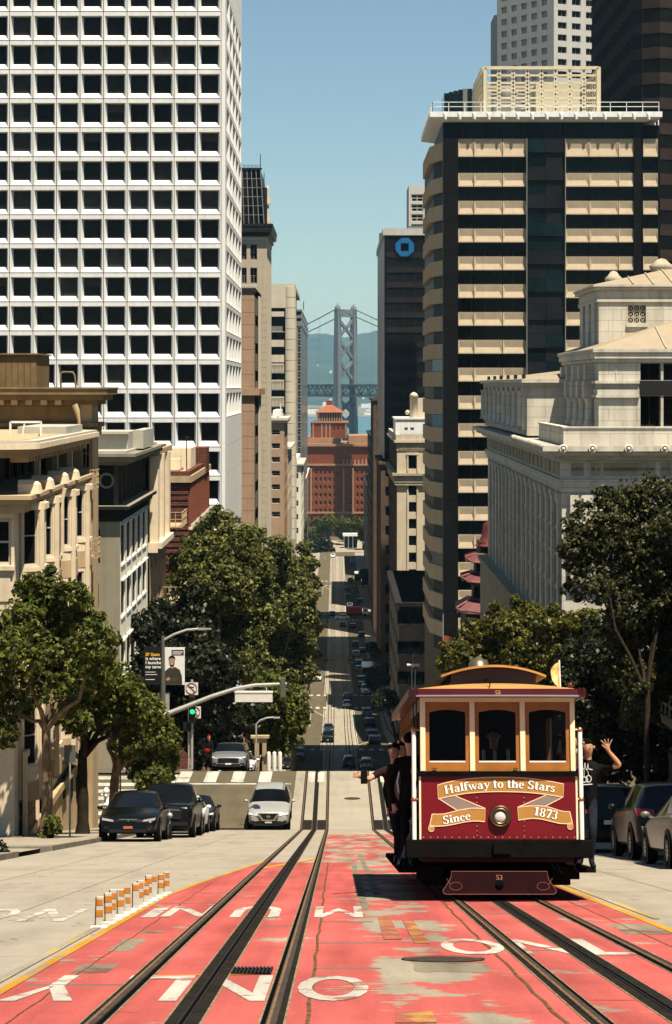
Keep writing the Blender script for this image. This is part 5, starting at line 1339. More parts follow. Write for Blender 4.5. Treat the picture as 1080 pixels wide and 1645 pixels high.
# pagoda-roofed corner building
M_pagr=mat('red_pagoda_tile',(0.105,0.018,0.016),0.6,.15,2.0)
M_pagd=mat('pagoda_dark_wood',(0.03,0.022,0.018),0.7,.2,2)
M_pagt=mat('pagoda_rim',(0.17,0.075,0.055),.6,.1,2)
def pagoda():
 Y=190.0;cx=fx(790,Y);base=gz(190);z=lambda py:fz(py,Y);s=Y/K
 root=thing('pagoda_building','dark building with tiers of upturned red roofs and a red bell roof','building',(cx+2,Y+4,base))
 mb=MB();mb.box(cx-2.2,cx+6,Y-.0,Y+9,base,z(985));mb.build('wall',M_pagd,root)
 for pa,pb,half,bh in ((983,961,55,0),(934,919,47,0),(903,889,40,0)):
  r=MB();w=half*s;w2=w*.62;z0,z1=z(pa),z(pb);n=10
  V=[]
  for k in range(n+1):
   t=k/n;e=(abs(2*t-1))**4*.45
   V.append((cx-w+2*w*t,Y-w*.75,z0+e))
   V.append((cx-w2+2*w2*t,Y-w2*.5,z1+e*.2))
  r.add(V,[(2*k,2*k+2,2*k+3,2*k+1) for k in range(n)])
  V=[]
  for k in range(n+1):
   t=k/n;e=(abs(2*t-1))**4*.45
   V.append((cx-w,Y-w*.75+2.2*w*t,z0+e));V.append((cx-w2,Y-w2*.5+1.6*w2*t,z1+e*.2))
  r.add(V,[(2*k,2*k+1,2*k+3,2*k+2) for k in range(n)])
  r.quad((cx-w2,Y-w2*.5,z1),(cx+w2,Y-w2*.5,z1),(cx+w2,Y+2,z1),(cx-w2,Y+2,z1))
  ro=r.build('pagoda_roof',M_pagr,root)
  t_=MB();t_.tube([(cx-w-.25,Y-w*.75,z0+.6),(cx-w*.85,Y-w*.72,z0+.12),(cx,Y-w*.75,z0-.02),(cx+w,Y-w*.75,z0+.4)],.09,6);t_.tube([(cx-w-.2,Y-w*.75,z0+.6),(cx-w2,Y-w2*.5,z1+.05)],.09,6);t_.tube([(cx-w2,Y-w2*.5,z1),(cx+w2,Y-w2*.5,z1)],.07,6)
  t_.build('roof_rim',M_pagt,ro)
  q=MB();zn=z1+1.2 if bh==0 else z1;q.box(cx-w2*.85,cx+w2,Y-w2*.3,Y+3,z1-.4,z1+1.0)
  for k in range(5):x=cx-w2*.85+k*w2*.4;q.box(x-.05,x+.05,Y-w2*.45,Y-w2*.35,z1,z1+1.0)
  q.box(cx-w2*.9,cx+w2,Y-w2*.46,Y-w2*.34,z1+.4,z1+.5);q.build('gallery',M_pagd,root)
 b=MB();b.lathe([(1.45,0),(1.15,.25),(.85,.8),(.72,1.5),(.66,1.9),(.3,2.15),(.1,2.3)],(cx-.05,Y+.4,z(877)),10);b.build('bell_roof',M_pagr,root)
 b=MB();b.tube([(cx-.05,Y+.4,z(878)+2.3),(cx-.05,Y+.4,z(822))],.05,6);b.ball((cx-.05,Y+.4,z(838)),.14,8);b.ball((cx-.05,Y+.4,z(830)),.22,8);b.lathe([(1.0,-.9),(1.0,0)],(cx-.05,Y+.4,z(877)),8);b.build('finial',M_pagd,root)
pagoda()

# ---- the brick office block with cupola at the street's end
M_sp=mat('orange_brick',(0.165,0.048,0.022),0.85,.1,.3)
M_spl=mat('pink_terracotta',(0.30,0.165,0.095),0.85,.08,.3)
def terminal_block():
 Y=1090.0;X0=fx(470,Y);X1=fx(640,Y);base=gz(1090);z=lambda py:fz(py,Y)
 root=thing('brick_office','long red brick office block with a tiled cupola closing the street','building',((X0+X1)/2,Y+20,base))
 W=X1-X0;hs=[]
 pxs=[477+7.3*i for i in range(10)]+[556,562.5,572.5,579.5,586.5,593.5]+[601+7.2*i for i in range(5)]
 for p in pxs:
  for k in range(8):a=754+12.6*k;hs.append((fx(p,Y)-X0,z(a+7)-base,fx(p+4,Y)-X0,z(a)-base))
 facade(root,(X0,Y,base),FRONT,W,z(716)-base,hs,.6,M_sp,M_spl,G_dark,.25,1,2)
 mb=MB();mb.box(X0,X1,Y+.61,Y+60,base,z(716));mb.build('core',M_sp,root)
 mb=MB();mb.box(X0,X1,Y-1,Y+60,z(748),z(745));mb.box(X0,X1,Y-.5,Y,z(825),z(822));mb.box(X0,X1,Y-1.5,Y+60,z(717),z(713));mb.build('cornice',M_spl,root)
 for p in [552,567,600,500,485]:q=MB();q.box(fx(p,Y)-.4,fx(p,Y)+.5,Y-.6,Y,z(826),z(752));q.build('pilaster',M_spl,root)
 for p in range(552,600,6):q=MB();q.lathe([(.55,0),(.45,z(738)-z(745))],(fx(p,Y),Y-.5,z(745)),8);q.build('column',M_spl,root)
 mb=MB();mb.box(fx(480,Y),fx(548,Y),Y+4,Y+50,z(716),z(704));mb.box(fx(560,Y),fx(600,Y),Y+3,Y+40,z(716),z(700));mb.build('penthouse',M_spl,root)
 # cupola
 c0,c1=fx(499,Y),fx(558,Y);hs=[(fx(p,Y)-c0,z(692)-z(704),fx(p+3,Y)-c0,z(686)-z(704)) for p in (528,535,542,549)]
 facade(root,(c0,Y+10,z(704)),FRONT,c1-c0,z(679)-z(704),hs,.4,M_sp,M_spl,G_dark,.15,1,1,'cupola_wall')
 mb=MB();mb.box(c0-.6,c1+.6,Y+9.4,Y+26,z(680),z(677));mb.box(c0+.05,c1,Y+10.45,Y+26,z(704),z(680))
 for p in (503,517,524,530,556):mb.box(fx(p,Y)-.35,fx(p,Y)+.35,Y+9.7,Y+10,z(704),z(680))
 mb.build('cupola',M_spl,root)
 l0,l1=fx(508,Y),fx(551,Y);mb=MB();mb.box(l0+1,l1-1,Y+13,Y+24,z(677),z(663));mb.build('lantern',M_dark2,root)
 for i in range(11):q=MB();x=l0+.5+(l1-l0-1)*i/10;q.box(x-.28,x+.28,Y+12,Y+12.6,z(677),z(663));q.build('lantern_post',M_spl,root)
 r=MB();ap=z(651);a,b=l0-.8,l1+.8;m_=(a+b)/2
 r.add([(a,Y+11,z(663)),(b,Y+11,z(663)),(b,Y+25,z(663)),(a,Y+25,z(663)),(m_-1.6,Y+17,ap),(m_+1.6,Y+17,ap),(m_+1.6,Y+19,ap),(m_-1.6,Y+19,ap)],[(0,1,5,4),(1,2,6,5),(2,3,7,6),(3,0,4,7),(4,5,6,7)])
 r.build('cupola_roof',mat('terracotta_tile',(0.26,0.095,0.05),.8,.2,.5),root)
 q=MB();q.box(m_-1.7,m_+1.5,Y+17,Y+19,ap,z(644));q.build('chimney',M_sp,root)
terminal_block()

# ---- bay, bridge, far shore and hills
def water_mat():
 m=bpy.data.materials.new('bay_water');m.use_nodes=True;nt=m.node_tree;N,L=nt.nodes,nt.links;p=N['Principled BSDF']
 p.inputs['Base Color'].default_value=(0.03,0.10,0.11,1);p.inputs['Roughness'].default_value=.22
 geo=N.new('ShaderNodeNewGeometry');n=N.new('ShaderNodeTexNoise');n.inputs['Scale'].default_value=.12;n.inputs['Detail'].default_value=6;L.new(geo.outputs['Position'],n.inputs['Vector'])
 b=N.new('ShaderNodeBump');b.inputs['Strength'].default_value=.5;b.inputs['Distance'].default_value=1.5;L.new(n.outputs['Fac'],b.inputs['Height']);L.new(b.outputs[0],p.inputs['Normal'])
 return m
mb=MB();zw=-78.5;mb.quad((-9000,1230,zw),(9000,1230,zw),(9000,15500,zw),(-9000,15500,zw));tag(mb.build('bay_water',water_mat(),fixn=False),kind='structure')
M_steel=mat('silver_bridge_paint',(0.135,0.14,0.14),0.75,.08,.05)
M_truss=mat('dark_truss_paint',(0.085,0.095,0.098),0.6,.05,.05)
def bridge():
 D=2300.0;ax=Vector((-.72,.69,0)).normalized();tr=Vector((.69,.72,0)).normalized()
 c=Vector((fx(555.5,D),D,0));z=lambda py:fz(py,D)
 root=thing('suspension_bridge','silver suspension bridge tower with diagonal bracing and truss deck across the bay','bridge',(c.x,D,zw))
 hw=12.2;L_,R_=c-tr*hw,c+tr*hw;ztop=z(497);zd=z(627)
 P=lambda b,zz,o=0:(b.x+ax.x*o,b.y+ax.y*o,zz)
 for b in (L_,R_):
  q=MB();n=6
  q.add([P(b+tr*dx*w,zz,dy*w) for zz,w in ((zw-2,1.25),(z(560),1.05),(ztop,.9)) for dx,dy in ((-2.6,-3),(2.6,-3),(2.6,3),(-2.6,3))],
   [(4*i+k,4*i+(k+1)%4,4*i+4+(k+1)%4,4*i+4+k) for i in range(2) for k in range(4)]+[(8,9,10,11)])
  q.build('tower_leg',M_steel,root)
  q=MB();q.lathe([(3,0),(3,2.5),(1.2,4.0),(.5,6),(.1,6.5)],P(b,ztop),8);q.build('tower_cap',M_steel,root)
 lv=[z(497),z(507),z(531),z(552),z(583),z(614)]
 q=MB();q.bar(P(L_,z(501)),P(R_,z(501)),3,5);q.bar(P(L_,z(508)),P(R_,z(508)),2.5,2)
 for i in range(5):t=L_.lerp(R_,(i+.5)/5);q.bar(P(t,z(508)),P(t,z(497)),2.2,1.2)
 q.build('tower_portal',M_steel,root)
 for a,b in ((512,544),(544,578),(578,612)):
  q=MB();q.bar(P(L_,z(a)),P(R_,z(b)),2.6,3.0);q.build('cross_brace',M_steel,root);q=MB();q.bar(P(R_,z(a)),P(L_,z(b)),2.6,3.0);q.build('cross_brace',M_steel,root)
 for a,b in ((641,664),(664,692),(692,722)):
  q=MB();q.bar(P(L_,z(a)),P(R_,z(b)),3,3.2);q.build('cross_brace',M_steel,root);q=MB();q.bar(P(R_,z(a)),P(L_,z(b)),3,3.2);q.build('cross_brace',M_steel,root)
  # truss deck
 for sgn in (-1,1):
  q=MB();o=c+tr*(sgn*10);n=62;l=13.0
  for zz,h in ((z(618.5),1.6),(z(636),1.8)):q.bar(P(o,zz,-n*l/2),P(o,zz,n*l/2),1.5,h)
  for i in range(-n//2,n//2):
   q.bar(P(o,z(636),i*l),P(o,z(619),i*l),.9,.9);q.bar(P(o,z(636),i*l),P(o,z(619),(i+.5)*l),.9,.9);q.bar(P(o,z(619),(i+.5)*l),P(o,z(636),(i+1)*l),.9,.9)
  q.build('truss',M_truss,root)
 q=MB();n=400
 for zz in (z(620),z(634.5)):q.bar(P(c,zz,-n),P(c,zz,n),19,1.4)
 q.build('deck',M_truss,root)
 for b in (L_,R_):
  q=MB();pts=[]
  for k in range(-14,15):o=k*26;t=abs(o)/352;pts.append(P(b,ztop+1-(ztop-z(600))*(1-(1-t)**2),o))
  q.tube(pts,.6,6);q.build('main_cable',M_truss,root)
  q=MB()
  for k in range(-13,14):
   o=k*26;t=abs(o)/352;q.bar(P(b,ztop-(ztop-z(600))*(1-(1-t)**2),o),P(b,z(620),o),.22,.22)
  q.build('hanger',M_steel,root)
bridge()
def far_hills():
 mb=MB();M_h=mat('wooded_hill',(0.030,0.045,0.028),.95,.6,.004,detail=8)
 nx,ny=130,10;r2=random.Random(5);ph=[(r2.uniform(.0006,.0042),r2.uniform(0,6),r2.uniform(.3,1)) for _ in range(9)]
 V=[]
 for j in range(ny+1):
  y=8200+j*620
  for i in range(nx+1):
   x=-3900+i*60;env=math.sin(min(1,j/ny*1.12)*math.pi/2)**1.2
   px=VX+x*K/13000
   h=352+26*math.sin((x+500)*.0011)+sum(9*a*math.sin(f*(x+.4*y)+p) for f,p,a in ph)+14*math.exp(-((px-535)/26)**2)
   V.append((x,y+60*math.sin(i*.7),zw-4+h*env*(1+.06*math.sin(i*.9+j))))
 mb.add(V,[(j*(nx+1)+i,j*(nx+1)+i+1,(j+1)*(nx+1)+i+1,(j+1)*(nx+1)+i) for j in range(ny) for i in range(nx)],0,True)
 tag(mb.build('hills',M_h,fixn=False),kind='structure')
 mb=MB()
 for i in range(170):x=r2.uniform(-1200,1200);y=r2.uniform(5600,8100);w=r2.uniform(10,60);mb.box(x,x+w,y,y+40,zw,zw+r2.uniform(4,24),r2.choice((0,0,1,2)))
 tag(mb.build('far_shore_town',[M_whitep,M_fbeige,M_frame_g]),kind='stuff')
 mb=MB();V=[(-3000,5500,zw+.5),(3000,5450,zw+.5),(3000,8600,zw+3),(-3000,8600,zw+3)];mb.quad(*V);tag(mb.build('far_shore',mat('far_flatland',(.16,.15,.12),.95,.4,.006),fixn=False),kind='structure')
 mb=MB()
 for i in range(260):x=r2.uniform(-2400,2400);y=r2.uniform(8600,11200);j=(y-8200)/620;h=330*math.sin(min(1,j/ny*1.12)*math.pi/2)**1.2;mb.box(x,x+9,y,y+10,zw+h-6,zw+h+4)
 tag(mb.build('hillside_houses',M_whitep),kind='stuff')
far_hills()
# ------------------------------------------------------------------ people
M_skin=mat('skin',(0.46,0.235,0.14),0.55,.08,6)
M_hair=mat('black_hair',(0.006,0.005,0.0045),0.8,.3,30)
M_black=mat('black_cloth',(0.009,0.009,0.009),0.9,.3,10)
M_charc=mat('charcoal_cloth',(0.035,0.035,0.036),0.9,.3,10)
M_denim=mat('dark_denim',(0.014,0.016,0.022),0.9,.3,12)
M_gclo=mat('grey_cloth',(0.11,0.105,0.10),0.9,.25,10)
M_redc=mat('red_cloth',(0.15,0.012,0.011),0.85,.15,8)
M_shoe=mat('black_shoe',(0.008,0.008,0.008),0.5,.2,10)
M_wht=mat('white_print',(0.75,0.74,0.70),0.7,0)
def ik(a,c,la,lb,hint):
 """middle joint of a two-bone limb from a to c, bending towards hint"""
 a,c=Vector(a),Vector(c);d=c-a;L=min(d.length,(la+lb)*.999);dn=d.normalized()
 t=(la*la-lb*lb+L*L)/(2*L);h=math.sqrt(max(0,la*la-t*t))
 p=Vector(hint)-dn*Vector(hint).dot(dn);p=p.normalized() if p.length>1e-4 else Vector((0,0,1))
 return a+dn*t+p*h
def person(label,pel,yaw,feet,hands,lean=(0,0),look=None,cols=None,group=None,fingers=('curl','curl'),hair='short',H=1.72,knee=(0,1,0),elbow=((-.6,-.2,-1),(.6,-.2,-1))):
 """one continuous skinned figure. pel = pelvis point; yaw turns +Y(forward); feet / hands are world points (left, right)"""
 cols=cols or {};k=H/1.72
 Rz=Matrix.Rotation(yaw,3,'Z');pel=Vector(pel)
 W=lambda x,y,z:pel+Rz @ (Vector((x,y,z))*k)
 lx,ly=lean
 ch=W(lx*.7,ly*.7,.42);nk=W(lx,ly,.56);sp=W(lx*.35,ly*.35,.2)
 fwd=(Rz @ Vector((0,1,0))) if look is None else Vector(look).normalized();fwd.normalize()
 up=Vector((0,0,1));side=fwd.cross(up).normalized()  # the figure's right
 hd=nk+Vector((0,0,.06*k))
 jaw=hd+up*.045*k+fwd*.03*k;mid=hd+up*.125*k+fwd*.015*k;crown=hd+up*.185*k-fwd*.002*k
 V,E,Rr,T=[pel],[],[(.135*k,.115*k)],[]
 def add(p,r,par,t):
  V.append(Vector(p));Rr.append((r,r) if not isinstance(r,tuple) else r);E.append((par,len(V)-1));T.append(t);return len(V)-1
 i_sp=add(sp,(.125*k,.11*k),0,'shirt');i_ch=add(ch,(.15*k,.12*k),i_sp,'shirt');i_nk=add(nk-up*.02,.062*k,i_ch,'shirt')
 i_n2=add(hd,.052*k,i_nk,'skin');i_j=add(jaw,.066*k,i_n2,'skin');i_m=add(mid,.086*k,i_j,'skin');add(crown,.07*k,i_m,'skin')
 for s,q in ((-1,0),(1,1)):
  sh=W(lx*.85+s*.17,ly*.85,.47);i_s=add(sh,.066*k,i_ch,'shirt')
  hand=Vector(hands[q]) if hands[q] is not None else W(s*.22+lx*.6,.04,-.06)
  el=ik(sh,hand,.29*k,.26*k,Rz @ Vector(elbow[q]));hand=el+(hand-el).normalized()*min((hand-el).length,.27*k)
  m_=sh.lerp(el,.55);i_u=add(m_,.05*k,i_s,'shirt');i_e=add(el,.04*k,i_u,'sleeve');i_f=add(el.lerp(hand,.45),.036*k,i_e,'fore');i_w=add(hand,.026*k,i_f,'fore')
  d=(hand-el).normalized();kind=fingers[q]
  pn=fwd if kind=='open' else d.cross(up).normalized()  # palm normal
  ac=d.cross(pn).normalized()*.019*k
  if kind=='open':d=(d*.35+up).normalized();ac=side*.021*k
  pm=hand+d*.055*k;i_p=add(pm,(.032*k,.026*k),i_w,'skin')
  for fi,ln in enumerate((.070,.080,.074,.058)):
   o=ac*(fi-1.5);sp_=ac.normalized()*(fi-1.5)*(.016 if kind=='open' else .002)*k
   a=pm+d*.035*k+o
   if kind=='open':b=a+d*ln*.55*k+sp_;c=b+d*ln*.5*k+sp_-fwd*0
   else:b=a+d*ln*.4*k+pn*.015*k;c=b-d*ln*.2*k+pn*.034*k
   i_a=add(a,.0095*k,i_p,'skin');i_b=add(b,.0088*k,i_a,'skin');add(c,.0075*k,i_b,'skin')
  sg=-s if kind=='open' else 1
  tb=pm-d*.01*k-ac*1.9*(1 if kind!='open' else s);i_t=add(tb,.012*k,i_p,'skin');add(tb+d*.045*k-ac.normalized()*(.022 if kind!='open' else .034*s)*k,.009*k,i_t,'skin')
 for s,q in ((-1,0),(1,1)):
  hp=W(s*.085,0,-.04);i_h=add(hp,.092*k,0,'legs');ft=Vector(feet[q])
  ank=ft+Vector((0,0,.085*k));kn=ik(hp,ank,.43*k,.41*k,Rz @ Vector(knee))
  i_t=add(hp.lerp(kn,.5),.078*k,i_h,'legs');i_k=add(kn,.058*k,i_t,'legs');i_c=add(kn.lerp(ank,.4),.056*k,i_k,'legs');i_a=add(ank,.043*k,i_c,'legs')
  fd=Rz @ Vector((s*.15,1,0));i_o=add(ft+fd*.07*k+up*.04,.042*k,i_a,'shoe');add(ft+fd*.17*k+up*.032,.034*k,i_o,'shoe')
 me=bpy.data.meshes.new('person');me.from_pydata([v-pel for v in V],E,[])
 bm=bmesh.new();bm.from_mesh(me);bm.verts.layers.skin.verify();bm.to_mesh(me);bm.free()
 for i,r in enumerate(Rr):me.skin_vertices[0].data[i].radius=r
 me.skin_vertices[0].data[0].use_root=True
 o=bpy.data.objects.new('person',me);COL.objects.link(o);o.location=pel
 o.modifiers.new('skin','SKIN').use_smooth_shade=True
 sb=o.modifiers.new('sub','SUBSURF');sb.levels=sb.render_levels=1
 dg=bpy.context.evaluated_depsgraph_get();ev=bpy.data.meshes.new_from_object(o.evaluated_get(dg))
 o.modifiers.clear();o.data=ev;ev.name='person'
 order=['skin','shirt','legs','shoe'];mats=[cols.get('skin',M_skin),cols.get('shirt',M_black),cols.get('legs',M_denim),cols.get('shoe',M_shoe)]
 ev.materials.clear()
 for m_ in mats:ev.materials.append(m_)
 tmap={'skin':0,'shirt':1,'legs':2,'shoe':3,'sleeve':1 if cols.get('long') else 0,'fore':1 if cols.get('long') else 0}
 A=np.array([V[a]-pel for a,b in E]);B=np.array([V[b]-pel for a,b in E]);rad=np.array([min(Rr[b]) for a,b in E]);tg=np.array([tmap[t] for t in T])
 D=B-A;L2=(D**2).sum(1)+1e-9
 C=np.array([p.center[:] for p in ev.polygons])
 t=np.clip(((C[:,None]-A[None])*D[None]).sum(2)/L2[None],0,1);dist=np.linalg.norm(C[:,None]-(A[None]+t[...,None]*D[None]),axis=2)/(rad[None]+.02)
 ev.polygons.foreach_set('material_index',tg[dist.argmin(1)].astype(np.int32));ev.polygons.foreach_set('use_smooth',np.ones(len(ev.polygons),bool));ev.update()
 tag(o,label,'person',group)
 r=.088*k;c=mid-fwd*.004+up*.012
 h=MB()  # hair cap, cut at the brow
 for i in range(7):
  pass
 n,hh=14,7;Vh,Fh=[],[]
 for i in range(hh+1):
  phi=(math.pi*.56)*i/hh
  for j in range(n):
   th=2*math.pi*j/n;f_=math.cos(th)
   ph=phi*(1.12 if f_<-.3 else 1.12-.60*min(1.0,(f_+.3)/.9))
   rr=r*(1.05+.05*math.sin(5*th+3*i)+.03*math.sin(11*th+i))
   Vh.append(c+fwd*(rr*math.sin(ph)*f_)+side*(rr*.93*math.sin(ph)*math.sin(th))+up*(rr*1.08*math.cos(ph)))
 Fh=[(i*n+j,(i+1)*n+j,(i+1)*n+(j+1)%n,i*n+(j+1)%n) for i in range(hh) for j in range(n)]
 h.add(Vh,Fh,0,True);ho=h.build('hair',cols.get('hair',M_hair),o)
 if cols.get('cap'):
  q=MB();q.add([v+(v-c).normalized()*.012 for v in Vh if True],Fh,0,True);b=c+up*.02+fwd*r*1.0
  q.add([b-side*.07,b+side*.07,b+side*.055+fwd*.085-up*.02,b-side*.055+fwd*.085-up*.02],[(0,1,2,3)]);q.build('cap',cols['cap'],o)
 for s in (-1,1):
  e=MB();e.ball(mid+fwd*r*.91+side*s*.032*k+up*.006*k,.0075*k,8);e.build('eye',M_hair,o)
  e=MB();e.bar(mid+fwd*r*.96+side*s*.050*k+up*.028*k,mid+fwd*r*1.0+side*s*.016*k+up*.030*k,.007,.005);e.build('eyebrow',M_hair,o)
  e=MB();e.ball(mid-fwd*.004+side*s*r*.98-up*.006,.026*k,8,0,(.6,.6,1));e.build('ear',cols.get('skin',M_skin),o)
 q=MB();a=mid+fwd*r*.96+up*.004;t_=mid+fwd*r*1.20-up*.03*k;q.add([a,t_-side*.015+fwd*-.008,t_+side*.015-fwd*.008,t_,t_-up*.012-fwd*.02],[(0,1,3),(0,3,2),(1,4,3),(3,4,2)],0,True);q.build('nose',cols.get('skin',M_skin),o)
 q=MB();mo=jaw+fwd*.064*k+up*.018*k;q.bar(mo-side*.024*k,mo+side*.024*k,.02,.009);q.build('mouth',mat('lips',(.20,.06,.05),.5,0),o)
 return o
 # ------------------------------------------------------------------ the cable car
M_maroon=mat('maroon_enamel',(0.125,0.0045,0.0075),0.42,.10,3,coat=.06,spec=.2)
M_maroond=mat('maroon_roof_edge',(0.060,0.005,0.006),0.4,.12,4,coat=.12)
M_ochre=mat('ochre_ribbon',(0.34,0.165,0.035),0.4,.06,4)
M_pink=mat('ribbon_outline',(0.80,0.52,0.30),0.45,0)
M_fold=mat('ribbon_fold_grey',(0.20,0.155,0.13),0.4,.08,5)
M_lettw=mat('letter_cream',(0.83,0.80,0.70),0.45,0)
M_lettk=mat('letter_shade',(0.02,0.008,0.006),0.5,0)
M_orange=mat('varnished_orange_wood',(0.27,0.098,0.014),0.5,.18,5,coat=.1)
M_cpost=mat('cream_post_paint',(0.72,0.57,0.35),0.5,.06,4)
M_roofo=mat('orange_roof_canvas',(0.41,0.19,0.052),0.6,.1,4)
M_brownw=mat('dark_varnished_wood',(0.045,0.018,0.008),0.45,.2,5,coat=.2)
M_steelk=mat('black_chassis',(0.006,0.0055,0.005),0.8,.3,6)
M_brass=mat('brass',(0.12,0.080,0.045),0.4,.12,8,metal=.9)
M_copper2=mat('copper_bracket',(0.42,0.19,0.10),0.35,.1,8,metal=.8)
M_polew=mat('white_pole_enamel',(0.74,0.69,0.62),0.45,.06,6)
M_gold=mat('gold_leaf',(0.55,0.34,0.08),0.4,0)
M_inside=mat('car_interior',(0.03,0.016,0.009),0.7,.2,3)
G_car=clear_glass('car_window_glass',(0.30,0.30,0.28))

def el_ring(cx,cy,rx,ry,a0,a1,tx,ty,n=14):
 out=[]
 for i in range(n):
  a,b=R(a0+(a1-a0)*i/n),R(a0+(a1-a0)*(i+1)/n)
  out.append([(cx+rx*math.cos(a),cy+ry*math.sin(a)),(cx+rx*math.cos(b),cy+ry*math.sin(b)),(cx+(rx-tx)*math.cos(b),cy+(ry-ty)*math.sin(b)),(cx+(rx-tx)*math.cos(a),cy+(ry-ty)*math.sin(a))])
 return out
def rc(x0,x1,y0,y1):return [(x0,y0),(x1,y0),(x1,y1),(x0,y1)]
T_,s_=.19,.055  # stem width, hairline
X_=.66  # x-height
SER={
 'H':([rc(.06,.06+T_,0,1),rc(.58,.58+T_,0,1),rc(.2,.6,.47,.54),rc(0,.33,0,s_),rc(0,.33,1-s_,1),rc(.52,.85,0,s_),rc(.52,.85,1-s_,1)],.90),
 'a':(el_ring(.24,.19,.22,.20,60,300,.13,.07)+[rc(.32,.32+T_*.9,0,.5),rc(.45,.56,0,.06)]+el_ring(.27,.47,.22,.19,0,165,.16,.06),.60),
 'l':([rc(.06,.06+T_,0,1),rc(0,.31,0,s_),rc(0,.2,1-s_,1)],.34),
 'f':([rc(.06,.06+T_,0,.82),rc(0,.33,0,s_),rc(-.02,.36,X_-s_,X_)]+el_ring(.30,.78,.24,.22,25,180,.17,.07),.38),
 'w':([[(.02,X_),(.22,X_),(.36,0),(.28,0)],[(.30,0),(.36,0),(.50,X_),(.44,X_)],[(.36,X_),(.55,X_),(.68,0),(.60,0)],[(.62,0),(.68,0),(.86,X_),(.80,X_)],rc(-.02,.26,X_-s_,X_),rc(.72,.92,X_-s_,X_)],.90),
 'y':([[(.03,X_),(.22,X_),(.38,.02),(.28,.02)],[(.28,.04),(.34,.0),(.58,X_),(.51,X_)],[(.30,.06),(.36,.06),(.22,-.28),(.15,-.28)],rc(-.02,.28,X_-s_,X_),rc(.43,.63,X_-s_,X_)]+el_ring(.14,-.22,.09,.07,0,359,.085,.065,8),.60),
 't':([rc(.08,.08+T_,.1,.88),rc(0,.40,X_-s_,X_)]+el_ring(.25,.13,.17,.14,180,330,.14,.06),.42),
 'o':(el_ring(.29,.33,.28,.35,0,360,.17,.05,18),.62),
 'h':([rc(.06,.06+T_,0,1),rc(0,.31,0,s_),rc(0,.2,1-s_,1),rc(.41,.41+T_,0,.46),rc(.36,.66,0,s_)]+el_ring(.38,.44,.215,.24,0,150,.18,.09),.68),
 'n':([rc(.06,.06+T_,0,X_),rc(0,.31,0,s_),rc(0,.2,X_-s_,X_),rc(.41,.41+T_,0,.46),rc(.36,.66,0,s_)]+el_ring(.38,.44,.215,.24,0,150,.18,.09),.68),
 'e':(el_ring(.27,.33,.26,.35,0,320,.16,.055,16)+[rc(.10,.52,.34,.40)],.56),
 'c':(el_ring(.27,.33,.26,.35,45,318,.16,.055,16)+el_ring(.40,.52,.10,.1,0,359,.09,.09,8),.54),
 'r':([rc(.06,.06+T_,0,X_),rc(0,.31,0,s_),rc(0,.2,X_-s_,X_)]+el_ring(.36,.48,.16,.20,30,170,.1,.12),.48),
 'i':([rc(.06,.06+T_,0,X_),rc(0,.31,0,s_),rc(0,.2,X_-s_,X_)]+el_ring(.155,.88,.11,.11,0,359,.105,.105,8),.34),
 's':(el_ring(.22,.49,.19,.18,30,270,.13,.07)+el_ring(.22,.18,.20,.19,-150,90,.14,.08)+[rc(.03,.07,.02,.2),rc(.36,.40,.48,.66)],.46),
 'S':(el_ring(.31,.74,.26,.27,25,270,.16,.07)+el_ring(.31,.26,.28,.27,-155,90,.17,.07)+[rc(.02,.07,0,.30),rc(.51,.56,.70,1)],.66),
 '1':([rc(.16,.16+T_,0,1),rc(.04,.47,0,s_),[(.02,.82),(.02,.88),(.2,1),(.2,.86)]],.52),
 '8':(el_ring(.28,.75,.23,.25,0,360,.13,.055)+el_ring(.28,.26,.27,.27,0,360,.16,.06),.60),
 '7':([rc(.02,.54,.85,1),[(.42,.88),(.54,.88),(.32,0),(.13,0)],rc(.02,.07,.72,1)],.58),
 '3':(el_ring(.24,.74,.24,.26,-75,160,.15,.06)+el_ring(.23,.27,.27,.28,-160,80,.17,.06),.56),
 '5':([rc(.05,.12,.48,1),rc(.05,.48,.87,1)]+el_ring(.22,.29,.27,.30,-150,120,.17,.07),.56),
 ' ':([],.30)}
def serif_text(text,place,size):
 """flat lettering, one list of polygons per letter; place(u) -> (x, z, tilt) along the ribbon"""
 out=[];u=0.0
 for ch in text:
  polys,adv=SER[ch];xm,zm,tl=place((u+adv/2)*size);L_=[]
  for p in polys:
   q=[]
   for a,b in p:
    da,db=(a-adv/2)*size,b*size*.80
    q.append((xm+da*math.cos(tl)-db*math.sin(tl),zm+da*math.sin(tl)+db*math.cos(tl)))
   L_.append(q)
  if L_:out.append(L_)
  u+=adv
 return out,u*size
def text_w(text):return sum(SER[c][1] for c in text)

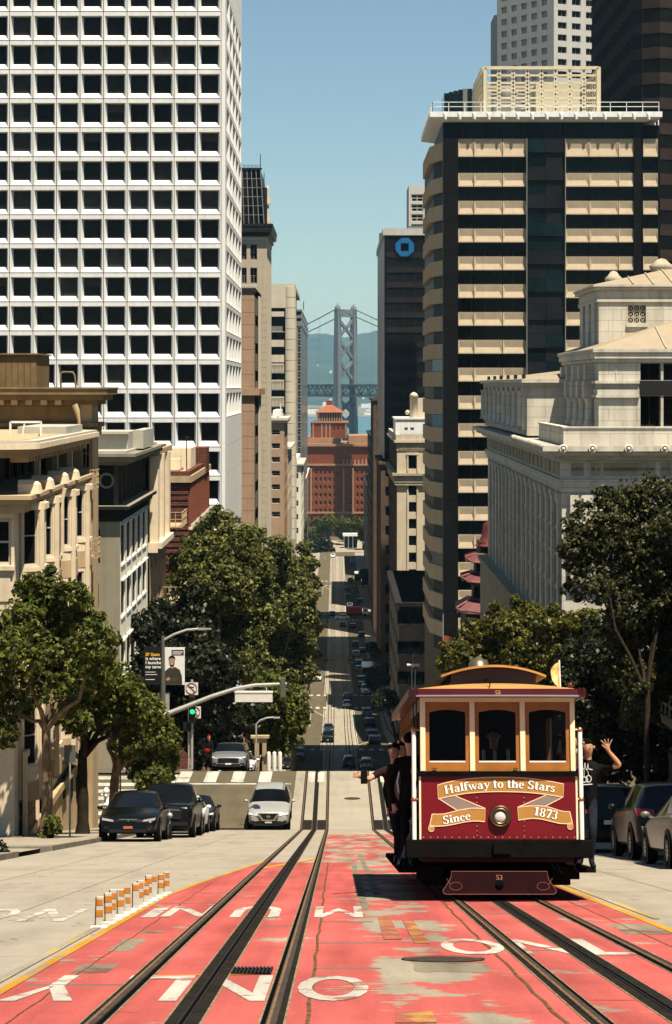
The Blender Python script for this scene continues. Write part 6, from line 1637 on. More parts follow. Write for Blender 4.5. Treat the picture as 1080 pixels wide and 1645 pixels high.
def cable_car():
 YF=28.0;cx=TR
 root=thing('cable_car','maroon and cream cable car climbing the hill with riders hanging off both sides','cable car')
 s=1/125.0;tilt=1.022
 lx=lambda px:(px-797.5)*s
 lz=lambda py:(1448.5-py)*s*tilt
 L=8.6
 B=lambda name,mb,m,par=root,bevel=0.0:mb.build(name,m,par,local=True,bevel=bevel)
 zb,zp=lz(1352),lz(1254)
 # front apron panel
 q=MB();q.box(-1.015,1.025,0,.06,zb,zp);apron=B('front_panel',q,M_maroon)
 for side in (-1,1):q=MB();q.box(side*1.015-.012+.005,side*1.015+.012+.005,-.012,.05,zb,zp+.05);B('edge_strip',q,M_cpost)
 q=MB();q.box(-1.03,1.04,-.045,.06,zp,lz(1246));B('sill_rail',q,M_steelk)
 riv=MB()
 for i in range(22):riv.ball((-.97+1.95*i/21,-.003,zb+.025),.007,6)
 for i in range(12):riv.ball((lx(763)+0,-.003,zb+.05+i*.06),.006,6);riv.ball((lx(839.5),-.003,zb+.05+i*.06),.006,6)
 B('rivet',riv,M_pink,apron)['kind']='stuff'
 q=MB();q.box(lx(762.5),lx(763.5),-.003,0,zb,zp);q.box(lx(839.2),lx(840.2),-.003,0,zb,zp);B('panel_seam',q,M_lettk,apron)
 # painted ribbons
 zx=lambda u:lx(660+u/3.6);zz=lambda v:lz(1230+v/3.6)
 def band(top,bot,m,y,name,par=apron):
  q=MB();P=[(zx(u),y,zz(v)) for u,v in top];Q=[(zx(u),y,zz(v)) for u,v in bot];n=len(P)
  q.add(P+Q,[(i,i+1,n+i+1,n+i) for i in range(n-1)]);return B(name,q,m,par)
 def outline(loop,y,w=.011,par=apron):
  q=MB();P=[(zx(u),zz(v)) for u,v in loop]
  for a,b in zip(P,P[1:]+P[:1]):q.bar((a[0],y,a[1]),(b[0],y,b[1]),.004,w)
  return B('ribbon_edge',q,M_pink,par)
 t1=[(142,136),(190,122),(250,110),(310,101),(380,95),(445,92),(510,91),(575,92),(640,95),(705,101),(770,110),(825,119),(880,130)]
 b1=[(146,213),(190,203),(250,192),(310,182),(380,176),(445,173),(510,172),(575,173),(640,175),(705,180),(770,187),(825,195),(875,204)]
 lf=[(152,213),(242,195),(418,266),(258,279)];rf=[(870,205),(782,189),(610,260),(770,254)]
 for f in (lf,rf):q=MB();q.poly([(zx(u),-.005,zz(v)) for u,v in f]);B('ribbon_fold',q,M_fold,apron);outline(f,-.006)
 t2=[(110,298),(145,299),(180,297),(220,288),(260,278),(300,270),(340,265),(380,265),(420,269)]
 b2=[(95,366),(140,366),(180,364),(220,358),(260,350),(300,342),(345,337),(380,337),(416,341)]
 t3=[(608,260),(645,256),(680,253),(725,252),(770,254),(810,265),(850,278),(880,284),(912,285)]
 b3=[(612,332),(645,327),(690,322),(730,324),(770,331),(810,341),(850,350),(890,352),(926,350)]
 r1=band(t1,b1,M_ochre,-.008,'ribbon');outline(t1+b1[::-1],-.009)
 band(t2,b2,M_ochre,-.008,'ribbon');outline(t2+b2[::-1],-.009)
 band(t3,b3,M_ochre,-.008,'ribbon');outline(t3+b3[::-1],-.009)
 for u,v in ((104,378),(913,366)):
  q=MB();c=(zx(u),zz(v))
  q.add([(c[0],-.0095,c[1])]+[(c[0]+.036*math.cos(R(20*k)),-.0095,c[1]+.04*math.sin(R(20*k))) for k in range(18)],[(0,1+k,1+(k+1)%18) for k in range(18)]);B('ribbon_curl',q,M_ochre,apron)
  q=MB()
  for rr,a1 in ((.038,360),(.018,270)):
   n=16
   for k in range(n):a,b=R(a1*k/n),R(a1*(k+1)/n);q.bar((c[0]+rr*math.cos(a),-.011,c[1]+rr*1.1*math.sin(a)),(c[0]+rr*math.cos(b),-.011,c[1]+rr*1.1*math.sin(b)),.004,.007)
  B('ribbon_edge',q,M_pink,apron)
 def words(text,A,Bp,size,sag=0.0):
  """A, Bp baseline ends in zoom pixels"""
  a=Vector((zx(A[0]),zz(A[1])));b=Vector((zx(Bp[0]),zz(Bp[1])));L_=(b-a).length;k=L_/text_w(text)
  def place(u):
   t=u/(text_w(text)*k);p=a.lerp(b,t);h=4*t*(1-t)*sag;sl=4*(1-2*t)*sag/L_
   n=Vector((-(b-a).y,(b-a).x)).normalized();p=p+n*h
   return p.x,p.y,math.atan2((b-a).y,(b-a).x)+math.atan(sl)
  polys,_=serif_text(text,place,k)
  ratio=size/k
  for L_ in polys:
   par=None
   for dx,dz,y,m,nm in ((0,0,-.0125,M_lettw,'letter'),(-.008,-.005,-.0105,M_lettk,'letter_shade')):
    q=MB()
    for p in L_:q.poly([(x+dx,y,z+dz) for x,z in p])
    o=q.build(nm,m,par or apron,local=True,fixn=False);par=par or o
 words('Halfway to the Stars',(188,187),(826,176),.11,.068)
 words('Since',(176,356),(338,328),.11);words('1873',(700,304),(838,330),.11)
 # headlight
 hc=(lx(800.5),-.02,lz(1316.5))
 q=MB();q.lathe([(.146,.0),(.146,.02),(.136,.045),(.118,.05),(.112,.03),(.104,.055),(.088,.06),(.080,.025),(.070,.03)],hc,28,0,'y');hl=B('headlight',q,M_brass)
 q=MB();q.lathe([(.070,.034),(.05,.045),(.03,.050),(.001,.053)],hc,24,0,'y');B('lens',q,mat('frosted_lens',(.50,.48,.44),.12,.05,20,spec=.8),hl)
 # posts, lintel and three windows
 z0,z1=lz(1246),lz(1130);zl=lz(1137)
 for a,b in ((672,680.5),(752.5,761),(834.5,843),(916,924)):q=MB();q.box(lx(a),lx(b),-.03,.06,z0,zl);B('post',q,M_cpost,bevel=.006)
 q=MB();q.box(lx(672),lx(924),-.03,.06,zl,z1);B('lintel',q,M_cpost)
 for a,b in ((680.5,752.5),(761,834.5),(843,916)):
  xa,xb=lx(a),lx(b);f=.052;q=MB();y0,y1=.0,.045
  zi0,zi1=z0+.115,zl-.10
  q.box(xa,xa+f,y0,y1,z0,zl);q.box(xb-f,xb,y0,y1,z0,zl);q.box(xa+f,xb-f,y0,y1,z0,zi0)
  n=10  # arched head
  for i in range(n):
   u0,u1=i/n,(i+1)/n;h0,h1=zi1-.035*(2*u0-1)**2,zi1-.035*(2*u1-1)**2;xl_,xr_=xa+f+(xb-xa-2*f)*u0,xa+f+(xb-xa-2*f)*u1
   q.add([(xl_,y0,h0),(xr_,y0,h1),(xr_,y0,zl),(xl_,y0,zl),(xl_,y1,h0),(xr_,y1,h1)],[(0,1,2,3),(0,4,5,1)])
  w=B('window_frame',q,M_orange)
  g=MB();g.quad((xa+f,.03,zi0),(xb-f,.03,zi0),(xb-f,.03,zi1),(xa+f,.03,zi1));g.build('pane',G_car,w,local=True)
  g=MB();g.box(xa+f,xb-f,.012,.03,zi0,zi0+.018);g.build('bottom_rail',M_polew,w,local=True)
 for px in (695,826.5):
  q=MB();c=(lx(px),-.02,lz(1241.5))
  for k in range(10):a,b=R(180+18*k),R(180+18*(k+1));q.bar((c[0]+.022*math.cos(a),c[1],c[2]+.025*math.sin(a)),(c[0]+.022*math.cos(b),c[1],c[2]+.025*math.sin(b)),.006,.006)
  q.bar((c[0]-.03,c[1],c[2]),(c[0]+.03,c[1],c[2]),.007,.007);B('window_latch',q,M_steelk)
  # roof: front edge fascia, main hood, clerestory
 ze0,ze1=lz(1130),lz(1117.5);hx=1.13;y_end=L+.15
 q=MB();pts=[(-hx,y_end),(-hx,-.10),(-hx+.09,-.21),(-.6,-.25),(0,-.265),(.6,-.25),(hx-.09,-.21),(hx,-.10),(hx,y_end)]
 for (ax,ay),(bx,by) in zip(pts,pts[1:]):q.bar((ax,ay,(ze0+ze1)/2),(bx,by,(ze0+ze1)/2),.05,ze1-ze0)
 fa=B('roof_fascia',q,M_maroond)
 q=MB();
 for (ax,ay),(bx,by) in zip(pts,pts[1:]):q.bar((ax,ay-.03,ze0+.012),(bx,by-.03,ze0+.012),.012,.02)
 B('drip_rail',q,mat('chrome_strip',(.6,.5,.45),.25,0,metal=.8),fa)
 q=MB();q.add([(x,y,ze0+.01) for x,y in pts],[tuple(range(len(pts)))]);B('soffit',q,M_brownw)
 # main roof hood: curved across, rising to the clerestory foot
 q=MB();xs=[-1.12+2.24*i/16 for i in range(17)];prof=lambda x:ze1+.095*(1-(x/1.12)**2)**.8
 ysn=[(-.24,0.0),(-.16,.45),(-.04,.8),(.15,1.0),(L-.1,1.0),(L+.1,.4)]
 V=[(x*(1 if t>0 else 1),y+(.03*abs(x) if y<0 else 0),ze1-.005+(prof(x)-ze1)*t) for y,t in ysn for x in xs]
 q.add(V,[(j*17+i,j*17+i+1,(j+1)*17+i+1,(j+1)*17+i) for j in range(5) for i in range(16)],0,True);B('roof',q,M_roofo)
 zc0,zc1=ze1+.06,lz(1083)-.045;cw=.56
 q=MB();q.box(-cw,cw,.52,L-.4,zc0,zc1);cl=B('clerestory',q,M_brownw)
 for a in range(14):
  for sd in (-1,1):q=MB();y=.62+a*.52;q.box(sd*(cw+.012),sd*(cw-.01),y,y+.42,zc0+.06,zc1-.03);q.build('clerestory_pane',G_dark,cl,local=True)
 for k in range(4):q=MB();x=-.5+k*.26;q.box(x,x+.20,.508,.53,zc0+.1,zc1-.02);q.build('clerestory_panel',M_brownw,cl,local=True)
 q=MB();nx=18;ys2=[(-.02,1.0,1.0),(.06,1.0,1.0),(.20,1.0,1.0),(.5,1.0,1.0),(L-.7,1.0,1.0),(L-.3,.4,.9)]
 zt0,zt1=zc1-.02,lz(1068.5)-.06
 V=[]
 for y,t,w in ys2:
  for i in range(nx+1):u=2*i/nx-1;V.append((.70*w*u,y+.30+.22*u*u*(1 if y<1 else 0),zt0+(zt1-zt0)*(1-abs(u)**2.0)*(.62+.38*t)))
 F=[(j*(nx+1)+i,j*(nx+1)+i+1,(j+1)*(nx+1)+i+1,(j+1)*(nx+1)+i) for j in range(5) for i in range(nx)]
 q.add(V,F,0,True);q.add([(v[0],v[1],v[2]-.03) for v in V],[f[::-1] for f in F],1,True)
 rim=[(V[i],V[i+1]) for i in range(nx)]
 for a,b in rim:q.quad(a,b,(b[0],b[1],b[2]-.03),(a[0],a[1],a[2]-.03))
 B('upper_roof',q,[M_roofo,M_brownw])
 q=MB();arc=[(x,zt0-.032+(zt1-zt0)*(1-(x/.70)**2)) for x in [-cw+2*cw*i/12 for i in range(13)]];q.extrude([(-cw,.515,zc0+.15)]+[(x,.515,z) for x,z in arc]+[(cw,.515,zc0+.15)],(0,L-1,0));q.build('clerestory_front',M_brownw,cl,local=True)
 # bell, lamp knob, flag, vent lamp on top
 q=MB();bc=(lx(787),2.2,zt1+.03);q.lathe([(.0,.20),(.03,.20),(.06,.17),(.10,.15),(.135,.11),(.15,.06),(.155,.05),(.13,.05)],bc,16);q.lathe([(.03,0),(.03,.06)],bc,8);B('roof_bell',q,mat('bronze_bell',(.16,.14,.09),.4,.15,10,metal=.7))
 q=MB();q.ball((lx(918.5),-.02,ze1+.05),.035,10,0,(1,1,1.4));q.lathe([(.03,0),(.02,.03)],(lx(918.5),-.02,ze1),8);B('marker_lamp',q,mat('dark_red_lens',(.09,.008,.008),.15,0,coat=.5))
 q=MB();q.tube([(lx(905),.25,ze1),(lx(904),.25,ze1+.40)],.012,6);fl=B('flag_staff',q,M_polew)
 q=MB();n=8;V=[]
 for i in range(n+1):t=i/n;V+=[(lx(904)-.02-.10*math.sin(math.pi*t*.9)-.01*math.sin(9*t),.25-.03*math.sin(7*t),ze1+.05+.30*t),(lx(904),.25+.025*math.sin(6*t),ze1+.02+.36*t)]
 q.add(V,[(2*i,2*i+1,2*i+3,2*i+2) for i in range(n)],0,True);q.build('flag',mat('gold_white_flag',(.62,.45,.16),.7,.5,14),fl,local=True)
 q=MB();q.tube([(lx(775),-.16,ze1+.10),(lx(782),-.2,ze1+.13),(lx(785),-.22,ze1+.10),(lx(784.5),-.22,ze1+.02)],.008,6);B('bell_cord',q,M_steelk)
 # car number on the fascia
 def plain(text,xc,zc_,h,y,m,par,name):
  w=text_w(text)*h;polys,_=serif_text(text,lambda u:(xc-w/2+u,zc_,0),h)
  for L_ in polys:
   q=MB()
   for p in L_:q.poly([(x,y,z) for x,z in p])
   q.build(name,m,par,local=True,fixn=False)
 plain('53',lx(797),ze0+.028,.062,-.293,M_gold,fa,'number_digit')
 # side walls: open grip section in front, closed cabin behind
 for sd in (-1,1):
  x=sd*.98
  q=MB();q.box(x-.03,x+.03,3.4,L,lz(1400)+.30,1.62);B('side_panel',q,M_maroon)
  for k in range(7):
   y=3.4+k*.86;q=MB();q.box(x-.04,x+.04,y,y+.09,1.62,ze0);B('side_post',q,M_orange)
   if k<6:
    q=MB();q.box(x-.02,x+.02,y+.09,y+.86,1.62,1.74);q.box(x-.02,x+.02,y+.09,y+.86,ze0-.2,ze0-.02);fr=B('side_window_frame',q,M_orange)
    g=MB();g.quad((x,y+.09,1.74),(x,y+.86,1.74),(x,y+.86,ze0-.2),(x,y+.09,ze0-.2));g.build('pane',G_dark,fr,local=True)
  for y in (.9,2.2):q=MB();q.box(x-.045,x+.045,y,y+.09,.62,ze0);B('side_post',q,M_brownw)
  q=MB();q.box(x-.03,x+.05,.06,3.4,ze0-.17,ze0-.01);B('side_lintel',q,M_brownw)
  q=MB();q.box(sd*.28,sd*.72,.6,3.3,.96,1.02);q.box(sd*.26,sd*.31,.6,3.3,1.0,1.5);B('bench',q,M_orange)
  q=MB();q.box(min(sd*.95,sd*1.28),max(sd*.95,sd*1.28),.25,L-.6,.36,.42);B('running_board',q,M_steelk)
  for y in (.06,2.0,4.4,6.6):
   px=sd*1.085-.0;q=MB();q.tube([(px,y,zb-.02),(px,y,lz(1180))],.030,10);po=B('grab_pole',q,M_polew)
   q=MB()
   for z in (lz(1181),lz(1290)):q.tube([(px,y,z),(sd*.98,y,z)],.017,8);q.ball((px,y,z),.042,8)
   q.build('pole_bracket',M_copper2,po,local=True)
 q=MB();q.box(-.98,.98,.06,L,.50,.56);B('floor',q,M_inside)
 q=MB();q.box(-.95,.95,3.3,3.36,.56,ze0);B('bulkhead',q,M_inside)
 q=MB();q.box(-.97,.97,L-.05,L,.6,ze0);B('rear_wall',q,M_maroon)
 for x,y in ((-.10,.95),(.06,1.1),(.22,.85)):q=MB();q.tube([(x,y,.56),(x-.02,y-.06,1.95)],.022,8);B('grip_lever',q,M_polew)
 # buffer beam, underframe, wheels, life-guard board
 q=MB();q.box(-1.20,1.20,-.10,.30,lz(1381),lz(1352)-.004);bb=B('buffer_beam',q,M_steelk,bevel=.015)
 q=MB();q.box(lx(788),lx(816),-.16,-.10,lz(1374),lz(1356));q.build('coupler_plate',M_steelk,bb,local=True)
 q=MB();q.box(-.9,.9,.35,L-.3,.30,.50);q.box(-.62,.62,.6,3.2,.12,.34);q.box(-.62,.62,5.2,7.8,.12,.34);B('underframe',q,M_steelk)
 for sd in (-1,1):
  for y in (.95,2.4,5.6,7.2):
   q=MB();q.lathe([(.02,-.05),(.27,-.05),(.29,.03),(.31,.04),(.31,.06),(.02,.06)],(sd*.53,y,.29),18,0,'x');B('wheel',q,M_iron)
  q=MB();q.box(sd*.62,sd*.95,.3,3.0,.20,.34);q.box(sd*.70,sd*1.05,.12,.5,.28,.44);B('truck_frame',q,M_steelk)
 for dx,dz in ((.68,.45),(.76,.40),(.97,.41)):q=MB();q.tube([(dx,.1,.5),(dx+.02,.08,dz),(dx+.06,.1,dz-.04)],.008,6);B('safety_chain',q,M_iron)
 q=MB();zt,zm,zl_=lz(1401),lz(1416),lz(1437);hw,hb=lx(879) ,.735
 half=[(.625,zt),(.628,zt-.06),(.655,zt-.13),(.70,zt-.19),(.735,zt-.24),(.74,zl_+.05),(.725,zl_+.01),(.70,zl_)]
 loop=[(x,z) for x,z in half]+[(-x,z) for x,z in half[::-1]]
 q.extrude([(x,-.06,z) for x,z in loop],(0,.05,0));lg=B('lifeguard_board',q,mat('shaded_maroon_board',(0.014,0.0022,0.0025),.7,.2,5))  # shade below the buffer beam is put into the board's dark maroon
 q=MB()
 for (a,b),(c,d) in zip(loop,loop[1:]+loop[:1]):q.bar((a*.985,-.064,(b-.26)*.97+.262),(c*.985,-.064,(d-.26)*.97+.262),.004,.008)
 for sd in (-1,1):
  for k in range(12):a,b=R(30*k),R(30*(k+1));q.bar((sd*(.56+.08*math.cos(a)),-.064,.20+.05*math.sin(a)),(sd*(.56+.08*math.cos(b)),-.064,.20+.05*math.sin(b)),.004,.006)
  q.bar((sd*.63,-.064,.22),(sd*.68,-.064,.30),.004,.006)
 q.build('scrollwork',mat('faded_gold_line',(.17,.06,.045),.5,0),lg,local=True)
 plain('53',0.0,lz(1414),.075,-.066,mat('faded_number',(.30,.15,.12),.5,0),lg,'number_digit')
 q=MB();q.lathe([(.001,.012),(.055,.012),(.06,.0)],(0,-.06,lz(1421.5)),16,0,'y');q.build('coupling_hole',M_grove,lg,local=True)
 root.location=(cx,YF,gz(YF));root.rotation_euler=(-SLOPE,0,0)
 bpy.context.view_layer.update()
 return root
CAR=cable_car()
def car_pt(x,y,z):return CAR.matrix_world @ Vector((x,y,z))

# riders
bpy.context.view_layer.update()
def rider(label,px,py,z,cols,hands,feet=None,lean=(0,0),look=None,yaw=math.pi,**kw):
 """standing on the running board; px, py, z = pelvis in car coordinates"""
 p=car_pt(px,py,z)
 ft=feet or (car_pt(px+.10,py,.43),car_pt(px-.10,py,.43))
 return person(label,p,yaw,ft,[None if h is None else car_pt(*h) for h in hands],lean,look,cols,'riders on the cable car',**kw)
to_cam=Vector((-.06,-1,.05))
# yaw = pi: figure faces the camera (forward = -Y); its left hand is then on the picture's right
wave=rider('smiling rider in a black printed T-shirt waving one raised open hand',1.20,.55,1.28,{'shirt':M_black,'legs':M_denim,'skin':mat('tan_skin',(.44,.215,.125),.5,.08,6)},
 ((1.48,.28,1.92),(1.085,.10,1.94)),(car_pt(1.24,.45,.43),car_pt(1.10,.60,.43)),(-.02,.04),to_cam,fingers=('open','curl'),elbow=((-.75,-.1,-1),(.35,.2,-1)),H=1.66)
rider('rider with dark hair half hidden behind the right grab pole',1.08,1.25,1.34,{'shirt':M_charc,'legs':M_denim},(None,(1.085,.12,2.16)),(car_pt(1.1,1.2,.46),car_pt(1.2,1.3,.46)),(0,.10),Vector((-.3,-1,-.55)),H=1.8)
rider('rider in a dark shirt leaning out and holding up a phone',-1.23,1.9,1.24,{'shirt':mat('maroon_black_shirt',(.022,.012,.012),.9,.2,8),'legs':M_denim},((-1.08,2.0,1.75),(-1.78,1.35,1.60)),(car_pt(-1.18,1.8,.43),car_pt(-1.20,2.2,.43)),(.06,.10),Vector((-.5,-1,-.1)))
rider('tall rider all in black standing on the left running board',-1.10,1.0,1.31,{'shirt':M_black,'legs':M_black,'long':True},((-1.09,.12,1.63),None),(car_pt(-1.10,.9,.43),car_pt(-1.16,1.15,.43)),(0,.02),Vector((-.2,1,-.1)),H=1.80)
rider('rider in black behind the tall one on the left side',-1.14,2.7,1.25,{'shirt':M_black,'legs':M_black,'long':True},((-1.0,2.4,1.9),None),None,(0,.02),Vector((-.7,-1,0)),H=1.76)
sit=person('seated rider in grey with knees bent behind the left grab pole',car_pt(-.86,.95,1.02),math.pi*.88,(car_pt(-1.08,.42,.45),car_pt(-1.22,.50,.45)),[car_pt(-1.05,.55,1.05),None],(.0,.06),Vector((-.2,-1,-.5)),{'shirt':M_gclo,'legs':M_gclo,'cap':M_gclo,'long':True},'riders on the cable car',H=1.6)
grip=person('gripman at the levers behind the front windows',car_pt(.05,1.55,1.42),math.pi,(car_pt(.16,1.5,.56),car_pt(-.06,1.5,.56)),[car_pt(.2,.95,1.5),car_pt(-.1,.95,1.5)],(0,.05),None,{'shirt':M_charc,'legs':M_charc,'long':True},'riders on the cable car',H=1.74)
# phone, T-shirt print, rucksack
q=MB();c=car_pt(-1.72,1.32,1.64);q.box(c.x-.045,c.x+.045,c.y-.01,c.y+.01,c.z-.14,c.z+.04);tag(q.build('phone',mat('black_phone',(.006,.006,.007),.2,0),bevel=.006),'black phone held up by the leaning rider','phone')
q=MB();c=car_pt(-1.24,1.66,1.50)
q.ball((c.x+.06,c.y-.02,c.z-.05),.19,12,0,(.62,.5,1.05));rk=tag(q.build('rucksack',M_gclo),'grey rucksack worn on the chest of the leaning rider','rucksack')
q=MB();q.tube([(c.x+.0,c.y-.10,c.z-.1),(c.x-.02,c.y-.10,c.z+.06),(c.x+.01,c.y-.04,c.z+.18)],.014,6);q.build('strap',M_wht,rk)
q=MB();c=car_pt(1.19,.335,1.64);st=.006
def stroke(pts,w=.010):
 for (a,b),(d,e) in zip(pts,pts[1:]):q.bar((c.x+a,c.y-.002*abs(a),c.z+b),(c.x+d,c.y-.002*abs(d),c.z+e),.006,w)
stroke([(-.07,.14),(-.055,.06),(-.03,.04),(-.02,.13)]);stroke([(-.02,.13),(-.005,.05),(.01,.03),(.02,.12)]);stroke([(.02,.12),(.03,.05),(.08,.04)])
stroke([(-.03,.03),(-.03,-.05)]);stroke([(.02,.02),(.03,-.04)])
for k in range(10):a,b=R(36*k),R(36*(k+1));stroke([(-.03+.05*math.cos(a),-.09+.035*math.sin(a)),(-.03+.05*math.cos(b),-.09+.035*math.sin(b))]);stroke([(.03+.035*math.cos(a),-.08+.045*math.sin(a)),(.03+.035*math.cos(b),-.08+.045*math.sin(b))])
stroke([(-.08,-.16),(.08,-.15)]);wp=q.build('shirt_print',M_wht,wave)
# ------------------------------------------------------------------ vehicles
def paint(name,col,rough=.25,metal=.0):return mat(name,col,rough,.03,2,metal=metal,coat=.10,spec=.2)
P_black=paint('black_car_paint',(.003,.003,.0033));P_dgrey=paint('dark_grey_car_paint',(.03,.03,.032),.3,.3);P_silver=paint('silver_car_paint',(.36,.345,.31),.3,.35)
P_white=paint('white_car_paint',(.72,.71,.68));P_grey=paint('grey_car_paint',(.17,.17,.165),.3,.3);P_green=paint('dark_green_car_paint',(.008,.010,.007));P_red=paint('dark_red_car_paint',(.16,.012,.012));P_champ=paint('champagne_car_paint',(.17,.155,.125),.3,.3);P_blue=paint('dark_blue_car_paint',(.012,.02,.04))
M_tyre=mat('tyre_rubber',(.010,.010,.010),.9,.2,10);M_rim=mat('alloy_rim',(.35,.35,.34),.3,.1,8,metal=.8);M_plast=mat('black_trim_plastic',(.012,.012,.012),.6,.15,8)
M_lamp=mat('headlamp_glass',(.36,.36,.35),.15,.3,14,spec=.5);M_tail=mat('red_tail_lamp',(.20,.008,.010),.2,.1,6,coat=.5);M_plate=mat('number_plate',(.55,.54,.50),.5,.1,8)
G_auto=glass_dark('car_glass',(.003,.0033,.0034),.05,.2,.25)
# stations from nose (y=0) to tail: (y, top z, belt z, half width at belt, half width at roof, centre crown)
SHAPES={
 'suv':(4.65,1.86,[(0,.70,.62,.70,.58),(.10,.90,.80,.83,.66),(.55,1.03,.93,.91,.70),(1.15,1.09,1.0,.93,.74),(1.32,1.14,1.03,.93,.76),(2.02,1.60,1.06,.93,.63),(2.9,1.67,1.08,.93,.65),(3.9,1.62,1.10,.92,.63),(4.10,1.58,1.10,.92,.62),(4.50,1.10,1.04,.90,.70),(4.62,.92,.86,.84,.66)],(4,5,8,9),(5,8)),
 'sedan':(4.75,1.82,[(0,.62,.54,.70,.58),(.12,.76,.68,.82,.66),(.6,.86,.78,.89,.70),(1.30,.94,.87,.91,.74),(1.45,.97,.90,.91,.74),(2.25,1.39,.94,.91,.58),(2.9,1.44,.95,.91,.60),(3.5,1.40,.97,.90,.58),(3.7,1.36,.97,.90,.57),(4.30,1.05,.98,.89,.68),(4.60,1.02,.92,.86,.68),(4.74,.86,.78,.80,.62)],(4,5,8,9),(5,8)),
 'crossover':(4.95,1.98,[(0,.62,.54,.74,.60),(.12,.80,.70,.90,.72),(.6,.95,.86,.97,.78),(1.1,1.05,.97,.99,.82),(1.25,1.10,1.0,.99,.82),(2.3,1.60,1.06,.99,.66),(2.9,1.69,1.09,.99,.68),(3.7,1.63,1.12,.98,.66),(4.0,1.57,1.12,.98,.64),(4.70,1.14,1.07,.94,.74),(4.93,.95,.88,.88,.70)],(4,5,8,9),(5,8)),
 'pickup':(5.5,1.95,[(0,.95,.80,.84,.74),(.08,1.08,.94,.92,.82),(.5,1.16,1.04,.96,.84),(1.35,1.20,1.10,.97,.84),(1.5,1.23,1.12,.97,.84),(2.15,1.78,1.15,.97,.70),(2.8,1.83,1.16,.97,.72),(3.45,1.80,1.16,.97,.70),(3.55,1.76,1.16,.97,.70),(3.85,1.18,1.14,.97,.86),(5.4,1.17,1.12,.96,.86),(5.48,1.0,.9,.94,.84)],(4,5,8,9),(5,8)),
 'van':(5.2,1.95,[(0,.80,.70,.80,.70),(.1,1.0,.9,.92,.80),(.7,1.15,1.05,.96,.84),(.9,1.22,1.1,.97,.86),(1.0,1.26,1.12,.97,.86),(1.6,2.0,1.2,.97,.80),(2.6,2.1,1.25,.97,.82),(4.5,2.08,1.25,.97,.82),(4.9,2.0,1.25,.97,.80),(5.08,1.3,1.22,.95,.84),(5.18,1.1,1.0,.92,.80)],(4,5,8,9),(5,7))}
CARC={}
def car_shell(kind):
 """lofted body, smoothed; returns meshes {region: (verts, faces)}: 0 body, 1 windscreen, 2 side glass, 3 rear glass, 4 lower trim"""
 if kind in CARC:return CARC[kind]
 L,W,st,(w0,w1,r0,r1),(s0,s1)=SHAPES[kind]
 rings=[]
 for y,zt,zbelt,wb,wr in st:
  zb=.24 if .3<y<L-.3 else .30;zm=(zb+zbelt)*.55
  half=[(0,zb),(wb*.86,zb),(wb*.97,zb+.10),(wb*1.01,zm),(wb*1.0,zbelt-.03),(wb*.975,zbelt),(wr+(.02 if zt-zbelt>.3 else 0),zt-.055 if zt-zbelt>.3 else zbelt+(zt-zbelt)*.75),(wr*.82,zt-.01),(0,zt+.015)]
  rings.append([(x,y,z) for x,z in half]+[(-x,y,z) for x,z in half[-2:0:-1]])
 n=len(rings[0]);V=[p for r in rings for p in r];F,Rg=[],[]
 for i in range(len(rings)-1):
  for k in range(n):
   F.append((i*n+k,(i+1)*n+k,(i+1)*n+(k+1)%n,i*n+(k+1)%n));kk=k if k<8 else n-1-k;rg=0
   if w0<=i<w1 and kk in (6,7):rg=1
   elif r0<=i<r1 and kk in (6,7):rg=3
   elif kk==5 and s0-1<=i<s1+1:rg=2
   elif kk in (0,1):rg=4
   Rg.append(rg)
 F.append(tuple(range(n)));Rg.append(0);F.append(tuple(range((len(rings)-1)*n,len(rings)*n))[::-1]);Rg.append(0)
 me=bpy.data.meshes.new('shell');me.from_pydata(V,[],F);
 for k in range(5):me.materials.append(None)
 me.polygons.foreach_set('material_index',Rg)
 bm=bmesh.new();bm.from_mesh(me);bmesh.ops.recalc_face_normals(bm,faces=bm.faces);
 cl=bm.edges.layers.float.get('crease_edge') or bm.edges.layers.float.new('crease_edge')
 for e in bm.edges:
  ms={f.material_index for f in e.link_faces}
  if len(ms)>1:e[cl]=.65
 bm.to_mesh(me);bm.free()
 o=bpy.data.objects.new('shell',me);COL.objects.link(o);sb=o.modifiers.new('s','SUBSURF');sb.levels=sb.render_levels=2
 ev=bpy.data.meshes.new_from_object(o.evaluated_get(bpy.context.evaluated_depsgraph_get()))
 out={}
 vs=[v.co.copy() for v in ev.vertices]
 for p in ev.polygons:
  m=p.material_index;d=out.setdefault(m,([],[],{}))
  f=[]
  for vi in p.vertices:
   if vi not in d[2]:d[2][vi]=len(d[0]);d[0].append(tuple(vs[vi]))
   f.append(d[2][vi])
  d[1].append(tuple(f))
 bpy.data.objects.remove(o);CARC[kind]=out
 return out
